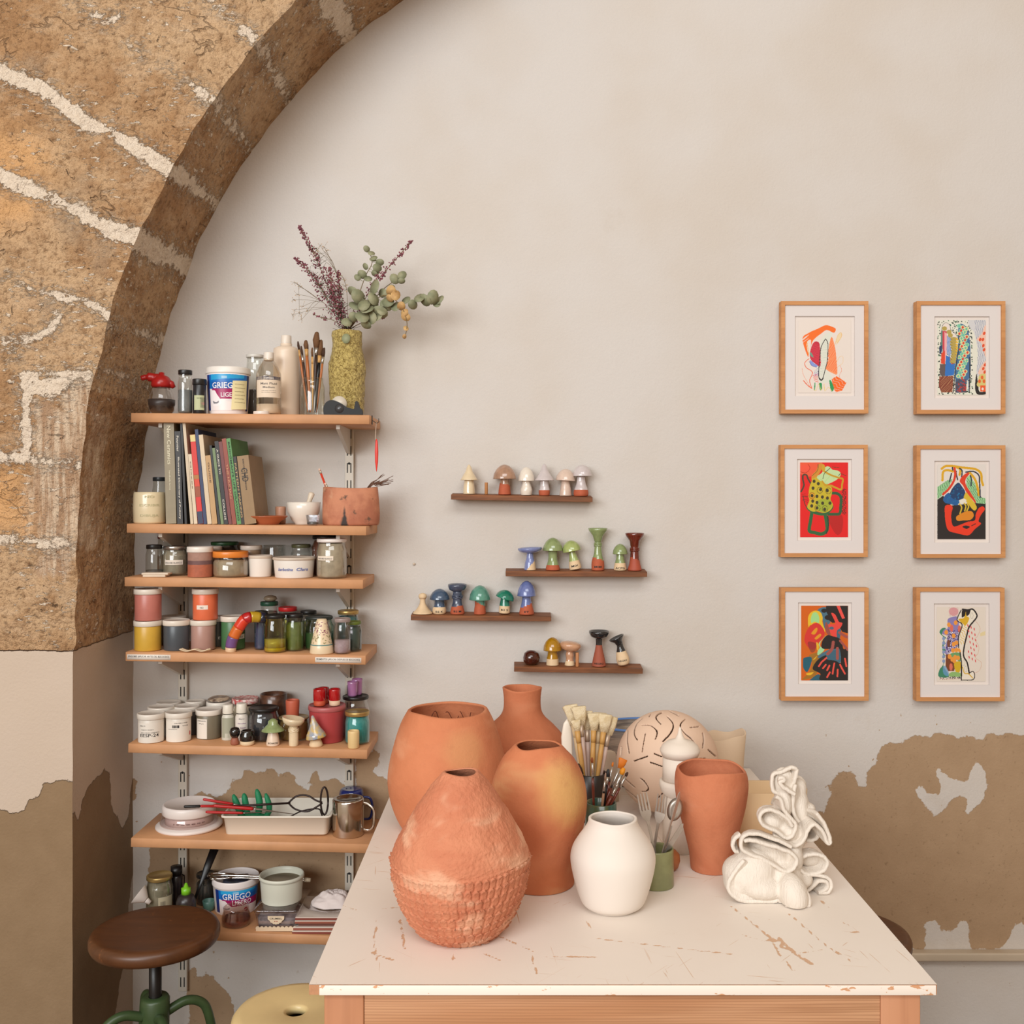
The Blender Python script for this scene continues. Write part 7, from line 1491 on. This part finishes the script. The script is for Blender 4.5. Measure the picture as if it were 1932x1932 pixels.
# little lighthouse
d = 2.47; s_ = F/d; zf = lambda py: H-(py-CY)/s_-TZ
th = thing('clay_lighthouse', 'small white clay tower with a pointed dome roof in front of the globe', 'ornament', ((1283-CX)/s_, d-D, TZ+.0005))
WM = M(C(226, 214, 200), .8, bump=.1, bs=60)
w_ = lambda a: a/s_
mk('lower_tower', *lathe([(0, 0), (w_(33), 0), (w_(32), zf(1560)), (w_(29), zf(1500)), (0, zf(1500))], 40), WM, th)
mk('balcony', *lathe([(w_(28), zf(1503)), (w_(36), zf(1492)), (w_(39), zf(1480)), (w_(38), zf(1472)), (w_(33), zf(1471)), (w_(32), zf(1475)), (0, zf(1475))], 40), WM, th)
mk('upper_tower', *lathe([(0, zf(1476)), (w_(33), zf(1476)), (w_(32.5), zf(1424)), (0, zf(1424))], 40), WM, th)
mk('roof', *lathe([(0, zf(1428)), (w_(33), zf(1428)), (w_(37.5), zf(1418)), (w_(37.5), zf(1414)), (w_(33), zf(1406)), (w_(24), zf(1399)), (w_(9), zf(1394)), (w_(5), zf(1386)), (w_(2), zf(1374)), (0, zf(1371))], 40), WM, th)
# square-mouthed pale pot behind globe
d = 2.96; s_ = F/d; hh = H-(1388-CY)/s_-TZ
o = mk('pale_pot', *lathe(cup([(.052, 0), (.056, .01), (.060, hh*.6), (.066, hh)], .005), 48, lambda p, a, r_, z: (p[0]*1.0, p[1]*.85, z+(max(0, z-hh+.03)/.03)*(.012*math.cos(a)*abs(math.cos(a))+.004*math.sin(4*a)))), M(C(216, 192, 164), .85, bump=.15, bs=60)); o.location = ((1364-CX)/s_, d-D, TZ+.0005); tag(o, 'pale clay pot with an uneven drooping rim behind the globe', 'pot')
# long shallow dish and board behind the ruffled sculpture
d = 2.52; s_ = F/d; hh = .062
zt_ = H-(1485-CY)/s_-TZ
V, Fc = loft([rrect(.088, -.05, .05, .045, 0, 8), rrect(.092, -.054, .054, .048, .004, 8), rrect(.098, -.06, .06, .052, zt_, 8), rrect(.092, -.054, .054, .047, zt_, 8), rrect(.086, -.048, .048, .043, .008, 8)])
th = mk('clay_trough', V, Fc, M(C(222, 190, 148), .75)); th.location = ((1445-CX)/s_, d-D, TZ+.0005); tag(th, 'pale buff oval clay trough between the tall terracotta vase and the ruffled sculpture', 'dish')
# ---------------------------------------------------------------- ruffled white sculpture: one folded sheet
dS = 2.17; sS = F/dS; ox, oy = (1350, 1430); ks = 6.232
def SP(u, v, dep=0.0):
    d = dS+dep; s_ = F/dS; return Vector(((ox+u/ks-CX)/s_, dS-D+dep, H-(oy+v/ks-CY)/s_))
SO = SP(760, 1700); SO.z = TZ
def ribbon(path, back, depth, t=.006, n=9, pull=.55, fr=0.0):
    """sheet whose front edge follows path (zoomed px), running back towards the spine point"""
    P = cr(path, 7); m = len(P); V = []; NN = 9
    for j in range(NN):
        f = j/(NN-1)
        for i, (u, v) in enumerate(P):
            e = i/(m-1); bu, bv = back if not callable(back) else back(e)
            k = pull*f**1.5
            p = SP(u+(bu-u)*k, v+(bv-v)*k, fr+depth*.7*(f**.9))
            p += Vector((.0012*noise.noise(Vector((i*.35, f*2, 3))), 0, .0016*noise.noise(Vector((i*.3, f*2, 7)))))
            q = p-SO; q.z = max(q.z, .0045); V.append(tuple(q))
    return V, grid(m, NN)
sheets = []
# front edges traced as they wander down the piece; the sheet behind each closes into the spine
sheets.append(([(1000, 165), (940, 145), (870, 170), (800, 205), (730, 215), (695, 270), (700, 400), (730, 445), (830, 455), (900, 440), (960, 330), (985, 240), (1000, 165)], (860, 330), .07, .75, .02))
sheets.append(([(735, 250), (790, 240), (815, 270), (760, 290), (800, 350), (880, 400), (940, 440)], (840, 320), .05, .5, .0))
sheets.append(([(700, 440), (760, 480), (800, 600), (880, 700), (940, 780), (900, 900), (820, 935), (700, 850), (560, 790), (510, 700), (540, 630), (630, 600), (740, 640), (850, 720), (900, 800)], (740, 760), .09, .55, -.01))
sheets.append(([(960, 330), (940, 460), (930, 600), (960, 720), (1000, 780)], (960, 560), .07, .3, .01))
sheets.append(([(660, 910), (760, 960), (870, 1020), (960, 1020), (1040, 940), (1080, 840), (1140, 780), (1200, 800), (1260, 870), (1310, 990), (1345, 985), (1330, 900), (1270, 760), (1180, 640)], (1020, 700), .10, .6, -.01))
sheets.append(([(1180, 640), (1150, 540), (1160, 420), (1100, 340), (1000, 330), (970, 340)], (1050, 620), .04, .35, .07))
sheets.append(([(860, 1000), (740, 940), (600, 890), (480, 850), (340, 850), (270, 920), (280, 1030), (380, 1090), (520, 1140), (680, 1230), (800, 1290), (890, 1240), (920, 1150), (850, 1070), (700, 1010), (520, 960), (400, 920), (300, 930)], (640, 1060), .10, .45, -.03))
sheets.append(([(1120, 1030), (1200, 1030), (1260, 980), (1240, 880)], (1080, 950), .06, .3, .03))
sheets.append(([(1000, 1230), (1080, 1180), (1200, 1160), (1300, 1190), (1345, 1260), (1310, 1340), (1220, 1390), (1100, 1400), (1010, 1340)], (1060, 1280), .09, .5, .01))
sheets.append(([(1040, 1630), (1150, 1560), (1240, 1480), (1330, 1490), (1340, 1560), (1230, 1640), (1290, 1650), (1370, 1590), (1390, 1500), (1330, 1430), (1200, 1405), (1080, 1410), (1000, 1440)], (1060, 1500), .09, .5, .01))
sheets.append(([(280, 1110), (230, 1100), (205, 1030), (230, 960), (300, 900)], (330, 1020), .06, .5, .0))
sheets.append(([(285, 1130), (180, 1270), (105, 1400), (110, 1500), (200, 1590), (330, 1650), (480, 1695), (600, 1712), (650, 1650), (700, 1615), (750, 1660), (770, 1720)], (520, 1290), .035, .85, -.035))
sheets.append(([(740, 1700), (800, 1780), (880, 1785), (970, 1735), (1030, 1620), (1010, 1500), (930, 1410), (830, 1350), (760, 1340)], (800, 1480), .03, .85, -.055))
CL = NT('combed_white_porcelain'); v = CL.obj(); wv = CL.n('TexNoise', {'Vector': CL.mapv(v, (1, 1, .13), (0, .3, 0)), 'Scale': 170.0, 'Detail': 3.0, 'Distortion': 1.5})
CLm = CL.fin(C(224, 214, 202), .8, CL.bump(wv.outputs[0], .5, .0045))
CLm2 = CLm
allV = []; allF = []
for path, back, dep, pull, fr in sheets:
    V, Fc = ribbon(path, back, dep, pull=pull, fr=fr); o_ = len(allV); allV += V; allF += [[i+o_ for i in q] for q in Fc]
th = thing('ruffled_sculpture', 'white combed clay sculpture of stacked ruffled folds on the right of the table', 'sculpture', SO)
o = mk('folded_sheet', allV, allF, CLm, th)
md = o.modifiers.new('thickness', 'SOLIDIFY'); md.thickness = .0085; md.offset = 0
md = o.modifiers.new('round', 'SUBSURF'); md.levels = 1; md.render_levels = 1
# solid bellies: lofted bodies with ellipsoid sections along a path
def belly(name, secs, n=28):
    """secs: (u, v, depth, ru, rv, rd) centre and half extents; swept blob"""
    V = []; Fc = []
    bm = bmesh.new()
    for (u, v, dp, ru, rv, rd, tw) in secs:
        c = SP(u, v, dp)-SO; M_ = Matrix.Translation(c) @ Matrix.Rotation(tw, 4, 'Y') @ Matrix.Diagonal((ru/ks/sS, rd, rv/ks/sS, 1))
        bmesh.ops.create_uvsphere(bm, u_segments=28, v_segments=20, radius=1, matrix=M_)
    bm.verts.index_update(); V = [(v_.co.x, v_.co.y, max(v_.co.z, .001)) for v_ in bm.verts]; Fc = [[v_.index for v_ in f.verts] for f in bm.faces]; bm.free()
    o = mk(name, V, Fc, CLm2, th)
    r = o.modifiers.new('merge', 'REMESH'); r.mode = 'VOXEL'; r.voxel_size = .0026; r.use_smooth_shade = True
    s2 = o.modifiers.new('smooth', 'SMOOTH'); s2.factor = .6; s2.iterations = 22
    return o
belly('body', [(400, 1390, .01, 315, 225, .055, .25), (480, 1280, .01, 260, 220, .050, .5), (520, 1480, .0, 300, 170, .050, .15), (280, 1450, .01, 180, 190, .045, 0), (700, 1420, .02, 200, 200, .045, 0),
               (860, 1520, -.035, 170, 240, .040, -.25), (840, 1680, -.035, 130, 105, .036, 0), (760, 1350, .02, 190, 160, .05, 0), (930, 1480, .02, 130, 160, .04, 0),
               (940, 1180, .03, 120, 200, .045, -.2), (700, 1130, .03, 300, 130, .04, .35), (1020, 980, .045, 110, 190, .04, .3), (900, 900, .035, 130, 130, .04, 0), (1060, 700, .055, 110, 230, .03, -.1), (840, 560, .03, 100, 200, .03, -.1), (850, 330, .04, 130, 170, .02, .1), (900, 480, .045, 150, 200, .025, 0), (1030, 600, .055, 150, 150, .025, .3), (720, 770, .04, 200, 140, .025, .4), (1100, 880, .06, 120, 130, .02, .3), (1180, 1260, .05, 150, 110, .02, 0), (1060, 1480, .03, 130, 90, .035, -.3), (700, 780, .035, 160, 120, .03, .4), (1080, 450, .06, 85, 120, .02, 0), (1000, 1600, .02, 100, 70, .03, 0), (1180, 700, .055, 80, 90, .02, .8)])
# ---------------------------------------------------------------- dried flowers
rf = random.Random(12)
VX, VY = Fv.x, Fv.y; VT = PT(655, 626, VY).z
def stem_pts(px, y_, mid=None, bend=0.0, base=(0, 0)):
    a = Vector((VX+base[0], VY+base[1], VT-.06)); nk = Vector((VX+base[0]*.5+ .0, VY+base[1]*.5, VT))
    pts = [a, nk]
    for (u, v, dy) in px: pts.append(PT(u, v, VY+dy))
    return [Vector(tuple(p)) for p in cr(pts, 6)]
def blob(c, r, n=5): 
    V, Fc = lathe([(0, -r), (r*.8, -r*.4), (r*.8, r*.4), (0, r*1.1)], n); return xf((V, Fc), c, (rf.uniform(-.8, .8), rf.uniform(-.8, .8), 0))
HB = M(C(150, 84, 94), .8, col2=C(112, 60, 72), scale=80); HG = M(C(74, 72, 46), .8); EL = M(C(152, 150, 118), .65, col2=C(126, 130, 100), scale=25); DL = M(C(208, 170, 112), .7, col2=C(180, 140, 90), scale=40); ST_ = M(C(116, 98, 66), .8)
def heather(label, px, frm, dens, spread, needles=True, base=(0, 0)):
    pts = stem_pts(px, 0, base=base); th = thing('heather_sprig', label, 'dried flower', pts[0])
    q0 = pts[0]; mk('stem', *tube([p-q0 for p in pts], .0011, 6), ST_, th)
    fl = []; nd = []
    n = len(pts)
    for k in range(int(dens*1.4)):
        f = frm+(1-frm)*rf.random(); i = min(n-2, int(f*(n-1))); p = pts[i].lerp(pts[i+1], f*(n-1)-i); sp = spread*(1-f)**.7+.0022
        c = p+Vector((rf.gauss(0, sp), rf.gauss(0, sp*.7), rf.gauss(0, sp*.9))); fl.append(blob(c-q0, rf.uniform(.002, .0033)))
        if needles and k % 3 == 0: nd.append(tube([p-q0, c-q0], .0004, 3, False))
    V, Fc, _ = join(*fl); mk('blossoms', V, Fc, HB, th)
    if needles:
        for k in range(dens//2):
            f = rf.uniform(.25, .8); i = min(n-2, int(f*(n-1))); p = pts[i]; e = p+Vector((rf.gauss(0, .014), rf.gauss(0, .010), rf.uniform(.0, .018))); nd.append(tube([p-q0, p.lerp(e, .6)-q0, e-q0+Vector((0, 0, .002))], .0006, 3, False))
        V, Fc, _ = join(*nd); mk('needles', V, Fc, HG, th)
heather('tallest purple heather spike at the upper left of the bouquet', [(610, 520, 0), (588, 470, -.01), (564, 427, -.01)], .35, 150, .010, base=(-.006, 0))
heather('purple heather sprig leaning farthest left', [(615, 560, -.01), (590, 520, -.02), (556, 486, -.02)], .35, 170, .013, base=(-.004, -.004))
heather('bushy heather sprig at the centre left of the bouquet', [(640, 590, -.02), (628, 550, -.02), (622, 505, -.03)], .3, 190, .013, base=(0, -.006))
heather('purple heather sprig rising beside the upright centre stem', [(643, 590, 0), (640, 550, .01), (638, 513, 0)], .3, 150, .008, base=(.002, .003))
heather('long straight heather spike pointing to the upper right', [(700, 545, -.005), (733, 505, -.005), (777, 454, -.005)], .45, 130, .007, False, base=(.006, .002))
heather('low dark heather twig spreading left above the rim', [(630, 605, -.01), (608, 600, -.015), (590, 592, -.02)], .5, 14, .008, base=(-.006, -.004))
heather('short heather twig among the eucalyptus leaves', [(680, 590, .0), (700, 570, -.0), (722, 600, -.01)], .4, 60, .012, base=(.004, .004))
def leaf(c, r, nrm, ax, cup_=.10):
    """thin rounded leaf with thickness"""
    nrm = nrm.normalized(); ax = (ax-nrm*ax.dot(nrm)).normalized(); sd = nrm.cross(ax); V = []; n = 12
    for sgn in (1, -1):
        V.append(c+nrm*(.0002*sgn))
        for k in range(n):
            a = 2*PI*k/n; u = math.cos(a)*r*(1.15 if math.cos(a) > 0 else .95); w2 = math.sin(a)*r*.88
            V.append(c+ax*u+sd*w2+nrm*(.0002*sgn+cup_*(w2*w2+.4*u*u)/r*.6))
    Fc = [[0, 1+k, 1+(k+1) % n] for k in range(n)]+[[n+1, n+2+(k+1) % n, n+2+k] for k in range(n)]+[[1+k, n+2+k, n+2+(k+1) % n, 1+(k+1) % n] for k in range(n)]
    return V, Fc
def euc(label, px, leaves, mat, base=(0, 0), name='eucalyptus_branch', cat='dried branch'):
    pts = stem_pts(px, 0, base=base); q0 = pts[0]; th = thing(name, label, cat, q0)
    mk('stem', *tube([p-q0 for p in pts], .0012, 6), ST_, th); ms = []
    for (u, v, dy, rpx) in leaves:
        c = PT(u, v, VY+dy); nearest = min(pts, key=lambda p: (p-c).length)
        nrm = Vector((rf.uniform(-1.0, .8), -1, rf.uniform(-.9, .9))); ax = (c-nearest)+Vector((.002, 0, .002)); r_ = rpx*1.15/640
        ms.append(leaf(c-q0, r_, nrm, ax)); ms.append(tube([nearest-q0, c-q0-ax.normalized()*r_*.5], .0006, 4, False))
    V, Fc, _ = join(*ms); mk('leaves', V, Fc, mat, th)
euc('long eucalyptus branch with round leaves reaching far right', [(700, 600, -.02), (740, 575, -.03), (790, 567, -.03), (832, 568, -.02)], [(766, 567, -.03, 8), (778, 574, -.035, 9), (791, 563, -.03, 10), (803, 567, -.03, 11), (816, 562, -.035, 12), (829, 567, -.02, 9), (733, 570, -.04, 11), (747, 578, -.04, 10), (720, 585, -.04, 10), (705, 565, -.045, 11), (694, 583, -.05, 11), (713, 597, -.04, 10), (824, 574, -.02, 7)], EL, (.004, -.002))
euc('upright eucalyptus branch with small curled leaves', [(676, 560, .005), (690, 520, .01), (702, 495, .01), (694, 468, .01)], [(692, 470, .005, 6), (700, 478, .005, 6), (705, 487, 0, 6), (716, 495, .0, 7), (711, 505, -.004, 8), (690, 503, .01, 6), (684, 518, .0, 8), (675, 524, 0, 6), (694, 526, .0, 7), (706, 516, .0, 6), (703, 490, .01, 6), (708, 513, 0, 6)], EL, (.0, .004))
euc('dense cluster of broad eucalyptus leaves just above the vase rim', [(675, 600, -.03), (690, 575, -.04), (710, 550, -.04)], [(668, 551, -.03, 11), (676, 560, -.045, 13), (707, 543, -.04, 13), (671, 578, -.04, 11), (687, 575, -.05, 12), (683, 597, -.05, 13), (698, 599, -.04, 13), (668, 598, -.04, 9), (716, 588, -.04, 13), (702, 572, -.03, 10), (728, 575, -.03, 11), (655, 608, -.035, 9), (690, 612, -.04, 9), (722, 553, -.03, 9)], EL, (.004, -.006))
euc('forked eucalyptus twig with three small leaves at the upper right', [(710, 560, .0), (730, 540, .005), (750, 527, .005)], [(745, 527, 0, 9), (758, 520, 0, 8), (757, 530, 0, 6), (738, 542, 0, 6)], EL, (.005, .004))
euc('dried yellow leaf twig drooping at the right of the bouquet', [(710, 565, -.03), (735, 560, -.05), (758, 580, -.05), (768, 610, -.05), (764, 636, -.05)], [(738, 550, -.05, 10), (746, 558, -.055, 9), (757, 578, -.055, 8), (765, 597, -.05, 8), (763, 590, -.05, 7), (766, 620, -.05, 5), (763, 635, -.05, 4), (735, 562, -.05, 7)], DL, (.008, 0), 'dried_leaf_twig')
o = mk('fallen_leaf', *leaf(Vector((0, 0, 0)), .0145, Vector((0, -1, .1)), Vector((0, 0, -1)), .1), M(C(142, 146, 112), .6)); p = PT(653, 638, VY-.047); o.location = p; tag(o, 'single pale green leaf hanging over the front of the vase neck', 'leaf')
def gyp(label, px, twigs, base=(0, 0)):
    pts = stem_pts(px, 0, base=base); q0 = pts[0]; th = thing('gypsophila_sprig', label, 'dried flower', q0)
    ms = [tube([p-q0 for p in pts], .0007, 5)]; fl = []
    for (u, v) in twigs:
        e = PT(u, v, VY-.01+rf.uniform(-.015, .015)); nr = pts[rf.randint(len(pts)//2, len(pts)-1)]; ms.append(tube([nr-q0, nr.lerp(e, .5)-q0+Vector((0, 0, .003)), e-q0], .0004, 4, False))
        for k in range(7): c = e+Vector((rf.gauss(0, .005), rf.gauss(0, .004), rf.gauss(0, .005))); fl.append(blob(c-q0, .0013)); ms.append(tube([e-q0, c-q0], .0003, 3, False))
    V, Fc, _ = join(*ms); mk('stem', V, Fc, ST_, th); V, Fc, _ = join(*fl); mk('blossoms', V, Fc, M(C(206, 176, 140), .8), th)
gyp('wispy cream dried sprig arching over the upper left heather', [(645, 560, .01), (630, 500, .01), (612, 474, .01)], [(598, 470), (604, 463), (612, 466), (592, 480), (616, 473), (600, 476), (640, 520), (652, 540)], (-.002, .006))
gyp('wispy cream dried sprig spreading to the lower left', [(620, 580, .0), (590, 557, -.01), (560, 535, -.01)], [(555, 533), (565, 541), (553, 565), (556, 585), (565, 592), (571, 578), (580, 585), (569, 603), (552, 594), (560, 555)], (-.006, 0))
gyp('wispy cream dried sprig behind the centre of the bouquet', [(655, 560, .015), (650, 530, .015), (640, 515, .01)], [(651, 530), (658, 548), (636, 545), (628, 530)], (.0, .007))
